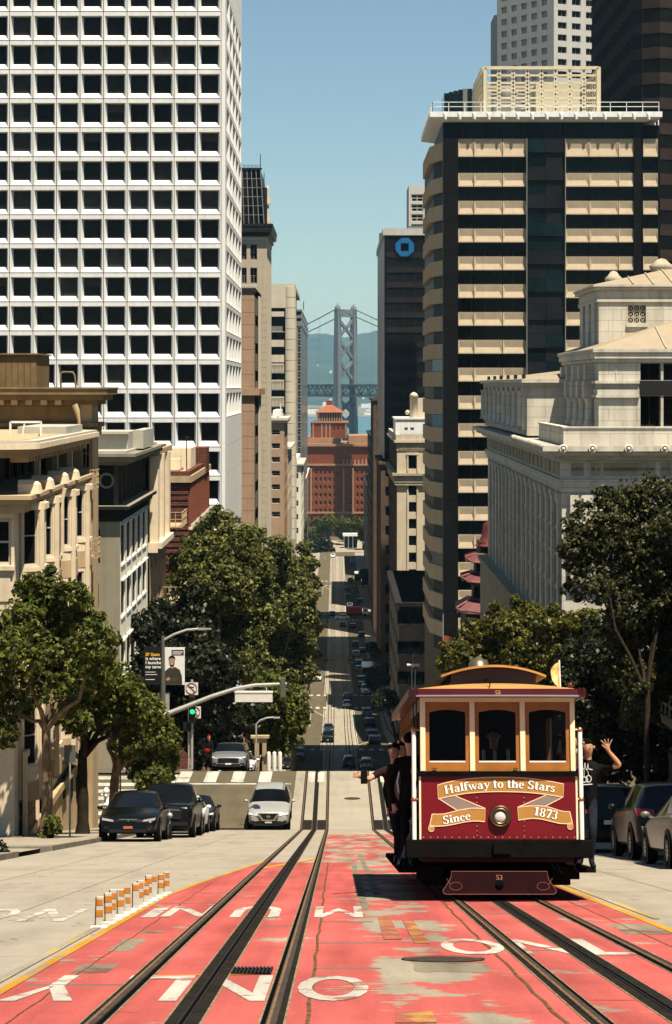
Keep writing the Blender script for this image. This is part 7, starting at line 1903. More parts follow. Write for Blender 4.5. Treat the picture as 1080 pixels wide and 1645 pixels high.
def vehicle(kind,label,pnt,x,y,rear=False,group=None,name='parked_car',cat='car',yaw=0.0,sc=1.0,grille='dark',lights=True,plate=None,rails=False,cladding=None,bare=False,z=None,lampm=None):
 """nose at local -y; rear=True shows its tail to the camera"""
 L,W,st=SHAPES[kind][:3]
 root=thing(name,label,cat,(0,0,0),group)
 sh=car_shell(kind);half=W/2
 B=lambda nm,mb,m,par=root,bevel=0:mb.build(nm,m,par,local=True,bevel=bevel)
 for rg,(nm,m) in {0:('body',pnt),1:('windscreen',G_auto),2:('side_window',G_auto),3:('rear_window',G_auto),4:('underbody',cladding or M_plast)}.items():
  if rg in sh:q=MB();q.add([(a,b-L/2,c) for a,b,c in sh[rg][0]],sh[rg][1],0,True);B(nm,q,m)
 yf,yr=-L/2+.88,L/2-.88;r=.36 if kind in ('suv','crossover','pickup','van') else .33
 for sx in (-1,1):
  for yy in (yf,yr):
   q=MB();xo=sx*(half-.10);q.lathe([(r*.55,-.10),(r*.92,-.11),(r,-.07),(r,.07),(r*.92,.11),(r*.62,.115)] if sx>0 else [(r*.55,.10),(r*.92,.11),(r,.07),(r,-.07),(r*.92,-.11),(r*.62,-.115)],(xo,yy,r),20,0,'x');w=B('wheel',q,M_tyre)
   if bare:continue
   q=MB();f=xo+sx*.095;q.lathe([(.02,0),(r*.18,sx*.012),(r*.2,0)],(f,yy,r),12,0,'x')
   for k in range(10):a=R(36*k);q.bar((f,yy+.05*math.cos(a),r+.05*math.sin(a)),(f,yy+r*.62*math.cos(a),r+r*.62*math.sin(a)),.03,.035)
   q.lathe([(r*.56,0),(r*.66,sx*.02),(r*.64,-sx*.02)],(f,yy,r),20,0,'x');B('rim',q,M_rim,w)
   q=MB();q.lathe([(.02,0),(r*1.22,0)],(sx*(half+.003)*1.005,yy,r+.01),18,0,'x',);B('wheel_arch',q,M_plast)
  if not bare:
   zb=st[4][2];q=MB();ym=-L/2+st[4][0]+.35;q.ball((sx*(half+.11),ym,zb+.09),.10,10,0,(1.0,.6,.66));q.bar((sx*(half-.06),ym,zb+.02),(sx*(half+.06),ym,zb+.06),.04,.05);B('mirror',q,pnt)
 zg=st[1][1]
 # nose furniture
 q=MB();
 if grille=='dark':
  q.box(-.52,.52,-L/2-.025,-L/2+.12,zg*.60,zg*.84)
  for k in range(4):z_=zg*.62+k*zg*.055;q.box(-.5,.5,-L/2-.035,-L/2+.1,z_,z_+.012)
  B('grille',q,M_plast);q=MB();q.box(-.62,.62,-L/2-.02,-L/2+.16,.32,.46);B('air_intake',q,M_plast)
 elif grille=='big':
  q.box(-.55,.55,-L/2-.03,-L/2+.12,zg*.56,zg*.93);g=B('grille',q,M_plast);q=MB()
  for k in range(5):z_=zg*.58+k*zg*.075;q.box(-.52,.52,-L/2-.045,-L/2-.03,z_,z_+.02)
  B('grille_bar',q,M_dgm,g);q=MB();q.box(-.78,.78,-L/2-.03,-L/2+.2,.40,.52);B('air_intake',q,M_plast)
 elif grille=='vmotion':
  q.box(-.40,.40,-L/2-.03,-L/2+.12,zg*.60,zg*.92);g=B('grille',q,M_plast)
  q=MB()
  for sx in (-1,1):q.bar((sx*.45,-L/2-.035,zg*.93),(sx*.24,-L/2-.045,zg*.60),.03,.07)
  q.bar((-.24,-L/2-.045,zg*.60),(.24,-L/2-.045,zg*.60),.03,.05);B('grille_trim',q,M_rim,g)
  q=MB()
  for k in range(12):a,b=R(30*k),R(30*(k+1));q.bar((.065*math.cos(a),-L/2-.05,zg*.78+.065*math.sin(a)),(.065*math.cos(b),-L/2-.05,zg*.78+.065*math.sin(b)),.012,.014)
  q.box(-.085,.085,-L/2-.055,-L/2-.045,zg*.78-.016,zg*.78+.016);B('emblem',q,M_rim,g)
  q=MB();q.extrude([(-.60,-L/2-.025,.30),(.60,-L/2-.025,.30),(.74,-L/2-.0,.44),(.50,-L/2-.03,.50),(-.50,-L/2-.03,.50),(-.74,-L/2-.0,.44)],(0,.25,0));B('air_intake',q,M_plast)
 elif grille=='none':
  q.box(-.60,.60,-L/2-.02,-L/2+.16,.30,.40);B('air_intake',q,M_plast);q=MB();q.bar((-.30,-L/2-.02,zg*.90),(.30,-L/2-.02,zg*.90),.02,.018);q.bar((0,-L/2-.022,zg*.90),(0,-L/2-.022,zg*.80),.02,.018);B('nose_trim',q,M_rim)
 for sx in (-1,1):
  q=MB();z0=zg*.80;q.extrude([(sx*.48,-L/2-.01,z0),(sx*.86,-L/2+.10,z0+.05),(sx*.88,-L/2+.20,z0+.13),(sx*.50,-L/2+.06,z0+.065)],(0,.10,-.01));B('headlight',q,lampm or M_lamp)
  q=MB();q.extrude([(sx*.60,-L/2+.0,.42),(sx*.80,-L/2+.06,.42),(sx*.80,-L/2+.06,.52),(sx*.62,-L/2+.0,.50)],(0,.08,0));B('fog_lamp',q,M_plast)
  zt=st[-2][2];q=MB();q.extrude([(sx*.50,L/2+.0,zt-.10),(sx*.88,L/2-.12,zt-.12),(sx*.89,L/2-.16,zt+.05),(sx*.52,L/2-.06,zt+.03)],(0,-.10,0));B('tail_lamp',q,M_tail)
 q=MB();q.box(-.15,.15,-L/2-.04,-L/2-.02,.42,.50);B('number_plate',q,plate or M_plate);q=MB();q.box(-.16,.16,L/2+.0,L/2+.02,.68,.78);B('number_plate',q,M_plate)
 q=MB();q.box(-.75,.75,L/2-.12,L/2+.03,.36,.56);B('rear_bumper',q,M_plast)
 if rails:
  for sx in (-1,1):q=MB();q.tube([(sx*.62,-.45,st[5][1]-.02),(sx*.62,-.35,st[5][1]+.09),(sx*.62,1.4,st[5][1]+.08),(sx*.62,1.5,st[5][1]-.04)],.02,6);B('roof_rail',q,M_rim)
 gy=(gz(y+1)-gz(y-1))/2
 root.location=(x,y,gz(y)+.005 if z is None else z);root.rotation_euler=(math.atan(gy)*(1 if not rear else-1),0,(math.pi if rear else 0)+yaw);root.scale=(sc,sc,sc)
 return root
M_dgm=mat('dark_grille_bar',(.03,.03,.03),.4,.1,5)
GP='cars parked along the left kerb';GR='cars parked along the right kerb';GT='cars in the street below'
tesla=vehicle('crossover','black crossover facing uphill at the left kerb with an orange number plate',P_black,-6.3,68.2,sc=.93,group=GP,grille='none',plate=mat('orange_plate',(.34,.09,.02),.5,.2,20),lampm=mat('smoked_lamp',(.20,.20,.20),.15,.1,8))
pick=vehicle('pickup','black pickup truck parked behind the nearest black crossover',P_black,-5.72,75.2,group=GP,name='pickup_truck',cat='pickup truck',grille='big')
vehicle('sedan','white car half hidden behind the black pickup truck',P_white,-5.80,82.2,group=GP)
vehicle('sedan','black sedan last in the left kerb row before the crossing',P_black,-5.72,88.2,group=GP)
vehicle('suv','silver sport utility car driving uphill with a dark V grille',P_silver,fx(431,90),92.5,sc=.95,name='moving_car',grille='vmotion',cladding=M_plast,rails=True)
vehicle('suv','grey sport utility car parked just beyond the crosswalk',P_grey,fx(368,112),113.5,group=GP)
vehicle('sedan','white car tucked behind the grey sport utility car',P_white,fx(388,118)-.2,120.5,group=GP)
vehicle('suv','black sport utility car seen from behind beside the waving rider',P_black,fx(985,52),54.6,rear=True,group=GR)
vehicle('suv','dark green estate car with a red tail lamp at the right edge',P_green,fx(1062,47)+.3,48.6,rear=True,group=GR)
vehicle('sedan','champagne car cut off by the right edge of the picture',P_champ,fx(1092,42)+.55,42.6,rear=True,group=GR)
for px,py,Y,kind,pn,lab,rr in (
 (463,1236,315,'sedan',P_black,'black car at the shaded lower crossing, left of the tracks',False),(480,1230,322,'suv',P_dgrey,'dark car just uphill of the lower crosswalk',False),
 (561,1236,316,'suv',P_dgrey,'dark car in shade beside the white car with a bicycle',True),
 (527,1198,352,'pickup',P_green,'dark green pickup coming up on the left track',False),(528,1174,378,'suv',P_blue,'dark blue car behind the green pickup on the left track',False),
 (558,1142,428,'suv',P_silver,'silver car with a dark red one behind it on the right track',True),(558,1128,441,'sedan',P_red,'dark red car ahead of the silver one on the right track',True),
 (510,1094,490,'suv',P_white,'white sport utility car waiting below the tall street tree',False),(509,1080,512,'suv',P_dgrey,'dark car behind the waiting white sport utility car',False),
 (588,1110,452,'van',P_white,'white van at the shaded right kerb by the middle crossing',False)):
 vehicle(kind,lab,pn,fx(px,Y),Y,rear=rr,group=GT,name='moving_car' if 'van' not in kind else 'parked_van',cat='car' if kind!='van' else 'van',grille='dark')
wbike=vehicle('suv','white car with a bicycle hung on its tailgate',P_white,fx(589,312),314,rear=True,group=GT,name='moving_car')
q=MB();c=Vector((fx(589,312),311.55,gz(312)+1.0));
for dx in (-.42,.42):q.tube([(c.x+dx+.33*math.cos(R(24*k)),c.y,c.z+.33*math.sin(R(24*k))) for k in range(16)],.035,5,cap=False)
for a,b in (((-.42,0),(-.1,.45)),((-.1,.45),(.3,.42)),((.3,.42),(.42,0)),((-.1,.45),(.05,-.05)),((.05,-.05),(.3,.42)),((-.42,0),(.05,-.05))):q.bar((c.x+a[0],c.y,c.z+a[1]),(c.x+b[0],c.y,c.z+b[1]),.05,.05)
tag(q.build('bicycle',M_plast),'dark bicycle hung behind the white car','bicycle')
# small traffic farther down, each one mesh
def far_car(px,Y,pn,lab,rear=True,side=False,L=4.5,H=1.5,W=1.85):
 q=MB();y0,y1=-L/2,L/2
 prof=[(y0,.35),(y0,.8),(y0+.3,.95),(y0+1.1,1.0),(y0+1.8,H),(y1-1.0,H),(y1-.3,1.0),(y1,.9),(y1,.35)]
 a=[(-W/2,y,z) for y,z in prof];q.extrude(a,(W,0,0),0)
 q.quad((-W/2+.15,y0+1.12,1.03),(W/2-.15,y0+1.12,1.03),(W/2-.25,y0+1.74,H-.04),(-W/2+.25,y0+1.74,H-.04),1);q.v=[v for v in q.v]
 q.quad((-W/2+.15,y1-.30,1.03),(W/2-.15,y1-.30,1.03),(W/2-.25,y1-.93,H-.02),(-W/2+.25,y1-.93,H-.02),1)
 for sx in (-1,1):
  x=sx*(W/2+.01);q.poly([(x,y0+1.35,1.05),(x,y1-.65,1.05),(x,y1-1.05,H-.1),(x,y0+1.85,H-.1)],1)
  for yy in (y0+.85,y1-.85):q.lathe([(.02,sx*.12),(.33,sx*.12),(.33,-sx*.1)],(sx*(W/2-.08),yy,.33),10,2,'x')
  q.box(sx*.55-.15,sx*.55+.15,y0-.02,y0,.68,.82,3);q.box(sx*.62-.14,sx*.62+.14,y1,y1+.02,.72,.9,4)
 o=q.build('moving_car' if not side else 'crossing_car',[pn,G_auto,M_tyre,M_lamp,M_tail]);o.location=(fx(px,Y),Y,gz(Y));o.rotation_euler=(0,0,(math.pi if rear else 0)+(math.pi/2 if side else 0));tag(o,lab,'car',GT);return o
for a in ((534,700,P_black,'black car on the left track just below the red truck crossing',False),(551,668,P_dgrey,'dark car on the right track in front of the white crossing car',True),(512,770,P_dgrey,'dark car at the left kerb with a white one ahead',False),(513,800,P_white,'white car at the left kerb under the far trees',False),
 (535,955,P_white,'white car at the last crossing near the plaza',False),(562,940,P_dgrey,'dark car side on at the last crossing',True),(566,925,P_silver,'silver car waiting in the shade near the last crossing',True),(579,745,P_black,'black car parked on the right in the third block of shade',True),
 (508,655,P_black,'black car at the left kerb below the white delivery roof',False),(581,640,P_blue,'dark blue car parked in the long shadow on the right',True),(583,600,P_black,'black car parked in shade opposite the tall street tree',True),(563,830,P_red,'dark red car at the crosswalk in shade',True)):
 far_car(*a[:4],rear=a[4])
for i,(px,Y,pn) in enumerate(((602,345,P_black),(598,362,P_dgrey),(594,396,P_black),(590,414,P_grey),(583,468,P_dgrey),(581,486,P_black),(578,522,P_grey),(577,545,P_black),(572,585,P_silver),(571,616,P_dgrey),(567,664,P_black),(562,730,P_grey),(560,764,P_dgrey),(558,790,P_black))):
 far_car(px,Y,pn,['black car parked in the shade at the right kerb','dark grey car parked in the shade at the right kerb','grey car parked in the shade at the right kerb','silver car parked in the shade at the right kerb'][(P_black,P_dgrey,P_grey,P_silver).index(pn)]+', '+('first','second','third','fourth','fifth','sixth','seventh','eighth','ninth','tenth','eleventh','twelfth','thirteenth','last')[i]+' downhill')
far_car(550,690,P_white,'white car crossing in front of the red truck',True,True,4.6,1.6)
def truck():
 Y=700;root=thing('red_truck','red box truck with a white cab crossing the street far below','truck',(fx(572,Y),Y,gz(Y)))
 x0=fx(556,Y);q=MB();q.box(x0,x0+5.2,Y-1.2,Y+1.2,gz(Y)+.9,gz(Y)+3.1);q.build('cargo_box',mat('red_truck_paint',(.33,.02,.025),.4,.1,1),root)
 q=MB();q.extrude([(x0+5.4,Y-1.1,gz(Y)+.6),(x0+7.2,Y-1.1,gz(Y)+.6),(x0+7.2,Y-1.1,gz(Y)+1.7),(x0+6.7,Y-1.1,gz(Y)+2.6),(x0+5.4,Y-1.1,gz(Y)+2.7)],(0,2.2,0));q.build('cab',P_white,root)
 q=MB();q.box(x0+5.8,x0+6.6,Y-1.12,Y-1.1,gz(Y)+1.6,gz(Y)+2.3);q.build('cab_window',G_auto,root)
 for dx in (.9,1.9,6.2):q=MB();q.lathe([(.02,.15),(.48,.15),(.48,-.15)],(x0+dx,Y-1.0,gz(Y)+.48),12,0,'y');q.build('wheel',M_tyre,root)
 q=MB();q.box(x0,x0+7,Y-.9,Y+.9,gz(Y)+.5,gz(Y)+.9);q.build('chassis',M_plast,root)
truck()
def bus(px,Y,lab,dark=True):
 x=fx(px,Y);g=gz(Y);root=thing('bus',lab,'bus',(x,Y,g))
 q=MB();q.box(x-1.25,x+1.25,Y-5,Y+5,g+.4,g+3.0);q.build('body',P_dgrey if dark else P_white,root);q=MB();q.box(x-1.2,x+1.2,Y-4.9,Y+4.9,g+3.0,g+3.15);q.build('roof',P_white,root)
 q=MB();q.box(x-1.1,x+1.1,Y-5.03,Y-5,g+1.3,g+2.7);q.build('rear_window',G_auto,root)
 for sx in (-1,1):q=MB();q.lathe([(.02,.1*sx),(.5,.1*sx),(.5,-.15*sx)],(x+sx*1.15,Y-3,g+.5),10,0,'x');q.build('wheel',M_tyre,root)
bus(575,835,'dark bus with a pale roof standing at the right kerb far away');bus(590,500,'dark bus parked in shade on the right before the middle trees')
# motorcycle between the crossover and the pickup
def motorcycle():
 Y,x=71.6,fx(271,71.6);g=gz(Y);root=thing('motorcycle','small motorcycle parked between the black crossover and the pickup','motorcycle',(x,Y,g))
 for yy in (-.62,.62):
  q=MB();q.lathe([(.20,.06),(.29,.05),(.30,0),(.29,-.05),(.20,-.06)],(x+.1*(yy<0),Y+yy,g+.30),20,0,'x');w=q.build('wheel',M_tyre,root)
  q=MB();q.lathe([(.17,.04),(.21,.0),(.17,-.04)],(x+.1*(yy<0),Y+yy,g+.30),20,0,'x')
  for k in range(8):a=R(45*k);q.bar((x+.1*(yy<0),Y+yy,g+.3),(x+.1*(yy<0),Y+yy+.18*math.cos(a),g+.3+.18*math.sin(a)),.025,.02)
  q.build('rim',M_rim,w)
 q=MB();q.tube([(x+.1,Y-.62,g+.3),(x+.06,Y-.42,g+.85),(x+.05,Y-.36,g+1.02)],.03,8);q.bar((x-.3,Y-.34,g+1.04),(x+.38,Y-.36,g+1.0),.03,.03);q.build('fork',M_rim,root)
 q=MB();q.ball((x+.02,Y-.1,g+.78),.2,10,0,(.7,1.5,.7));q.ball((x,Y+.1,g+.45),.2,10,0,(.8,1.2,.9));q.build('engine',M_plast,root)
 q=MB();q.box(x-.12,x+.12,Y+.1,Y+.75,g+.74,g+.82);q.build('saddle',M_plast,root,bevel=.03);q=MB();q.ball((x+.08,Y-.5,g+.86),.09,10);q.build('headlight',M_lamp,root)
motorcycle()
# ------------------------------------------------------------------ trees
def leaf_mat(name,c1,c2,trans=.25,rough=.6):
 if name in MATS:return MATS[name]
 m=bpy.data.materials.new(name);m.use_nodes=True;nt=m.node_tree;N,L=nt.nodes,nt.links;p=N['Principled BSDF']
 p.inputs['Roughness'].default_value=rough;p.inputs['Specular IOR Level'].default_value=.22
 geo=N.new('ShaderNodeNewGeometry');r=N.new('ShaderNodeValToRGB');r.color_ramp.elements[0].color=(*c1,1);r.color_ramp.elements[1].color=(*c2,1)
 e=r.color_ramp.elements.new(.55);e.color=tuple((a+b)/2*.9 for a,b in zip(c1,c2))+(1,)
 L.new(geo.outputs['Random Per Island'],r.inputs[0]);L.new(r.outputs[0],p.inputs['Base Color'])
 t=N.new('ShaderNodeBsdfTranslucent');L.new(r.outputs[0],t.inputs[0])
 mx=N.new('ShaderNodeMixShader');mx.inputs[0].default_value=trans;L.new(p.outputs[0],mx.inputs[1]);L.new(t.outputs[0],mx.inputs[2]);L.new(mx.outputs[0],N['Material Output'].inputs[0])
 MATS[name]=m;return m
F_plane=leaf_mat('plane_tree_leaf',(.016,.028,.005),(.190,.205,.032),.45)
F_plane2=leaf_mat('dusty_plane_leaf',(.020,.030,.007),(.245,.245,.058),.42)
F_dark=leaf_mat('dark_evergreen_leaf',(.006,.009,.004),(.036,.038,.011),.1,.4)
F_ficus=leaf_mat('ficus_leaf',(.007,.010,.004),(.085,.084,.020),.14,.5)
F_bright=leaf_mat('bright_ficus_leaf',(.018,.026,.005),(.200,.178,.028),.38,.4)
M_bark=mat('plane_bark',(.15,.105,.065),.9,.45,5,bump=.5,bscale=14)
M_barkd=mat('dark_bark',(.028,.021,.015),.9,.4,5,bump=.5,bscale=14)
def leaves(name,blobs,count,size,m,parent,seed,clump=.17,up=.35,aspect=.62):
 """leaf-sized faces gathered in clumps through the volume of the blobs"""
 count=int(count*1.55);g=np.random.default_rng(seed);vol=np.array([b[3]**2.2 for b in blobs]);vol=vol/vol.sum();C,Nn=[],[]
 for b,v in zip(blobs,vol):
  c,r=np.array(b[:3]),b[3];n=int(count*v)
  if n<6:continue
  nc=max(12,int(38*min(2.5,(r/1.2)**1.2)))
  d=g.normal(size=(nc,3));d /= np.linalg.norm(d,axis=1)[:,None]
  cc=d*(r*(g.uniform(.15,1.0,nc)**.42))[:,None]*np.array([1,1,.88]);rad=r*clump*g.uniform(.55,1.5,nc)
  k=g.integers(0,nc,n);q=g.normal(size=(n,3));q /= np.linalg.norm(q,axis=1)[:,None]
  off=q*(rad[k]*g.uniform(.1,1,n)**.6)[:,None];off[:,2] *= .75;P=cc[k]+off;nd=d[k]
  lo=g.random(n)<.26;d2=g.normal(size=(n,3));d2 /= np.linalg.norm(d2,axis=1)[:,None];P2=d2*(r*g.uniform(.02,1.08,n)**.4)[:,None];P[lo]=P2[lo];nd[lo]=d2[lo]
  C.append(c+P);Nn.append(q*.55+nd*.5)
 C=np.concatenate(C);Nn=np.concatenate(Nn)+g.normal(size=C.shape)*.62+np.array([0,0,up]);Nn /= np.linalg.norm(Nn,axis=1)[:,None]
 n=len(C);t=g.normal(size=(n,3));t -= Nn*(t*Nn).sum(1)[:,None];t /= np.linalg.norm(t,axis=1)[:,None];b=np.cross(Nn,t)
 s=size*g.uniform(.6,1.35,n)[:,None];bend=Nn*s*.18
 V=np.stack([C-t*s*.5,C-b*s*aspect*.5+bend,C+t*s*.5,C+b*s*aspect*.5+bend],1).reshape(-1,3)
 off=np.array(abs_loc(parent)[:]) if parent is not None else 0;V=V-off
 me=bpy.data.meshes.new(name);me.vertices.add(4*n);me.vertices.foreach_set('co',V.astype(np.float32).ravel())
 me.loops.add(4*n);me.loops.foreach_set('vertex_index',np.arange(4*n,dtype=np.int32));me.polygons.add(n)
 me.polygons.foreach_set('loop_start',np.arange(0,4*n,4,dtype=np.int32));me.polygons.foreach_set('loop_total',np.full(n,4,np.int32));me.update(calc_edges=True);me.materials.append(m)
 o=bpy.data.objects.new(name,me);COL.objects.link(o);o.parent=parent;return o
TSEED=[100]
def tree(name,label,base,blobs,count,size,lm,bark,r0=.22,fork=.45,group=None,clump=.17,limbs=7):
 TSEED[0]+=1;sd=TSEED[0];rr=random.Random(sd);main=list(blobs)
 for b in main:  # ragged sprays breaking the outline
  for k in range(4):
   d=Vector((rr.gauss(0,1),rr.gauss(0,1),rr.gauss(0,1))).normalized()*b[3]*rr.uniform(.85,1.25);blobs.append((b[0]+d.x,b[1]+d.y,b[2]+d.z,b[3]*rr.uniform(.18,.36)))
 root=thing(name,label,'tree',base,group);bx,by,bz=base
 c=Vector((0,0,0));w=0
 for b in blobs:c+=Vector(b[:3])*b[3];w+=b[3]
 c /= w;low=min(b[2]-b[3] for b in blobs);fz_=bz+(c.z-bz)*fork;fp=Vector((bx+(c.x-bx)*.25,by+(c.y-by)*.25,fz_))
 q=MB();n=7;pts=[]
 for i in range(n+1):t=i/n;p=Vector(base).lerp(fp,t);pts.append((p.x+.10*math.sin(3*t+sd)*r0*3,p.y,p.z-(.15 if i==0 else 0)))
 q.tube(pts,[r0*(1.45 if i==0 else 1.12-.35*i/n)*(1+.07*math.sin(i*2.3+sd)) for i in range(n+1)],10);q.build('trunk',bark,root)
 for b in sorted(main,key=lambda b:-b[3])[:limbs]:
  e=Vector(b[:3]);m_=fp.lerp(e,.5)+Vector((rr.uniform(-.4,.4),rr.uniform(-.4,.4),-.12*(e-fp).length));l=MB()
  l.tube([fp-Vector((0,0,.2)),fp.lerp(m_,.5)+Vector((0,0,.05)),m_,m_.lerp(e,.6),e],[r0*.62,r0*.48,r0*.36,r0*.24,r0*.1],7)
  for k in range(4):
   a=m_.lerp(e,.2+.2*k);d=Vector((rr.uniform(-1,1),rr.uniform(-1,1),rr.uniform(-.2,1))).normalized()*b[3]*.8;l.tube([a,a+d*.5+Vector((0,0,.1)),a+d],[r0*.18,r0*.11,r0*.04],5)
  l.build('limb',bark,root)
 leaves('crown',blobs,count,size,lm,root,sd,clump);return root
def pb(Y,lst,jit=1.2,seed=1):
 r=random.Random(seed);return [(*at(px,py,Y+r.uniform(-jit,jit)),rad*Y/K) for px,py,rad in lst]
def gpt(px,Y):x=fx(px,Y);return (x,Y,gz(Y)+.13)
GL='plane trees on the left sidewalk'
tree('street_tree','nearest plane tree on the left sidewalk with a pale forked trunk',gpt(72,66),pb(66,[(62,985,52),(112,985,44),(150,1035,42),(28,1050,46),(95,1060,50),(75,945,30),(120,955,26),(55,1100,30),(10,1130,34),(120,1110,36),(165,1080,26),(10,1180,22),(30,1000,34)],1.6,2),16500,.19,F_plane,M_bark,.155,.60,GL)
tree('street_tree','second plane tree on the left with a leaning crown over the black crossover',gpt(130,73),pb(73,[(140,1090,40),(180,1100,40),(110,1125,34),(165,1140,36),(205,1130,32),(150,1060,26),(125,1160,26),(195,1165,24),(60,1160,22)],1.5,3),12500,.18,F_plane,M_barkd,.19,.62,GL)
tree('street_tree','third plane tree on the left with a trunk behind the crossover',gpt(180,80),pb(80,[(205,1130,34),(232,1150,38),(185,1160,30),(225,1185,34),(250,1185,30),(215,1110,22),(200,1195,24)],1.4,4),13000,.19,F_plane,M_bark,.19,.6,GL)
tree('street_tree','low leafy plane tree nearest the left corner with foliage down its trunk',gpt(246,85),pb(85,[(240,1170,34),(262,1185,30),(235,1205,34),(270,1205,22),(250,1230,26),(222,1225,24),(255,1250,20),(232,1255,18),(272,1230,14)],1.2,5),13000,.19,F_plane,M_barkd,.26,.5,GL)
q=thing('shrub','small clump of leaves growing at the foot of the nearest trunk','shrub',(*gpt(80,65)[:2],gz(65)+.13));leaves('foliage',pb(64.8,[(84,1325,14),(76,1340,10),(92,1332,8)],.2,6),420,.17,F_plane,q,61)
mbq=MB();mbq.tube([gpt(80,65),tuple(at(84,1322,64.8))],.025,5);mbq.build('stem',M_barkd,q)
q=thing('shrub','dark rounded bush at the left picture edge by the kerb','shrub',(*gpt(2,49)[:2],gz(49)+.1));leaves('foliage',pb(48.5,[(0,1368,15),(-14,1362,20),(8,1374,8)],.2,7),2600,.08,F_dark,q,62)
mbq=MB();mbq.tube([(q.location.x,49,gz(49)),(q.location.x,48.6,gz(49)+.3)],.05,5);mbq.build('stem',M_barkd,q)
GB='large trees beyond the crossing on the left'
tree('street_tree','dark dense evergreen behind the banner lamp post',gpt(262,124),pb(124,[(240,1010,34),(290,985,42),(255,1060,44),(310,1030,46),(340,1080,48),(230,1090,26),(290,1110,48),(345,1140,44),(300,1165,40),(255,1135,34),(360,1185,34),(395,1150,30),(330,1200,30)],2.5,8),30000,.27,F_dark,M_barkd,.35,.3,GB,limbs=4)
tree('street_tree','tall bushy plane tree with the highest crown on the left',gpt(330,150),pb(150,[(352,848,34),(330,890,42),(372,880,44),(312,935,46),(360,940,52),(405,915,40),(405,865,24),(300,985,42),(350,1000,52),(400,985,50),(290,905,20),(380,1050,48),(325,1050,44),(348,826,14)],3,9),38000,.27,F_plane2,M_bark,.42,.4,GB,limbs=6)
tree('street_tree','broad plane tree leaning over the left traffic lane',gpt(400,178),pb(178,[(440,915,40),(470,935,34),(432,965,46),(475,985,36),(455,1030,44),(420,1020,44),(488,1030,24),(494,960,18),(470,1075,36),(430,1080,44),(450,880,22),(484,905,16),(410,862,18)],3,10),34000,.30,F_plane2,M_bark,.45,.4,GB,limbs=6)
tree('street_tree','lower plane tree above the crossing cars with a ragged right edge',gpt(418,140),pb(140,[(450,1150,40),(425,1175,34),(472,1160,24),(455,1190,26),(410,1140,34),(470,1125,28),(435,1115,34),(488,1145,12)],2,11),17000,.27,F_plane,M_barkd,.26,.4,GB)
tree('street_tree','slender street tree beside the cream tower tops',gpt(470,260),pb(260,[(495,905,16),(498,935,15),(492,960,18),(502,990,13),(496,1015,16),(488,880,12),(505,1050,9)],2,12),9000,.42,F_plane2,M_bark,.35,.4,GB)
tree('street_tree','street tree far down the left side above the white sport utility car',gpt(497,480),pb(480,[(503,1005,11),(497,1030,12),(505,1045,8),(493,1050,10)],2,21),3500,.6,F_plane,M_bark,.3,.4,GB)
GRT='dark ficus trees on the right sidewalk'
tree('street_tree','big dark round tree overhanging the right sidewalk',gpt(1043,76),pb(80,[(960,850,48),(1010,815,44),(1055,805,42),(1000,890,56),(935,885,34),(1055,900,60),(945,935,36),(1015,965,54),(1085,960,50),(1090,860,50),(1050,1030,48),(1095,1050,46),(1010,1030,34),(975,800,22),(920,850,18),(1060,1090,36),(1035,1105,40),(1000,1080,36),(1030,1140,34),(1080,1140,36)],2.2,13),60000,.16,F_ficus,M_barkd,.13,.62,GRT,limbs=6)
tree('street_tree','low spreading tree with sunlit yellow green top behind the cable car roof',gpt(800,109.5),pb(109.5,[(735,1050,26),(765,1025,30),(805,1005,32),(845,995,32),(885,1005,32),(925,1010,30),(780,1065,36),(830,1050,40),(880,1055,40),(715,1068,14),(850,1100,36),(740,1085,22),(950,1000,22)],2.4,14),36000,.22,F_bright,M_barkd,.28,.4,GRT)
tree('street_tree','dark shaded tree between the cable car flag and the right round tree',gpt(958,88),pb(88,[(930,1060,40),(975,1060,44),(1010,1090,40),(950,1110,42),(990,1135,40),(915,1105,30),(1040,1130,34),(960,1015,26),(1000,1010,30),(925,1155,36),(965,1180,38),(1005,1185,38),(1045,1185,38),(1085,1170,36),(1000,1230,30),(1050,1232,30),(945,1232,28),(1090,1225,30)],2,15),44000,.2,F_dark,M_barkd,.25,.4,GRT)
GFT='small trees along the shaded right kerb'
for px,Y,bl,lab in ((605,330,[(606,1085,17),(598,1098,12),(616,1092,12)],'round dark tree in the shade left of the cable car, upper one'),(622,290,[(620,1122,16),(610,1130,13),(632,1128,12)],'round dark tree in the shade left of the cable car, lower one'),(600,430,[(598,1040,9),(604,1050,9)],'small dark tree at the shaded kerb by the middle crossing'),(583,800,[(585,922,8),(590,930,8)],'small dark tree beside the far dark bus')):
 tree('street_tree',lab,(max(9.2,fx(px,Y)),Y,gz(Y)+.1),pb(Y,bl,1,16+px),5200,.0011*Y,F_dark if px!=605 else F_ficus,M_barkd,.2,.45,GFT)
GPL='trees round the plaza at the end of the street'
for px,Y,bl,lm,lab in ((520,1030,[(512,845,13),(530,838,12),(545,845,13),(522,855,12),(556,842,10),(505,856,10)],F_plane,'row of bright plaza trees below the brick office'),(515,985,[(506,872,12),(520,875,14),(530,884,9),(500,886,12),(512,890,13)],F_dark,'dark bushy tree left of the plaza'),(583,1000,[(575,842,10),(590,846,10),(584,858,9),(594,860,8)],F_plane,'light tree right of the plaza'),(560,1050,[(560,848,9),(566,858,9),(553,860,8)],F_dark,'dark tree in the middle behind the plaza pavilion')):
 tree('plaza_tree',lab,(fx(px,Y),Y,gz(Y)),pb(Y,bl,4,px),7000,1.0,lm,M_barkd,.4,.4,GPL,limbs=3)
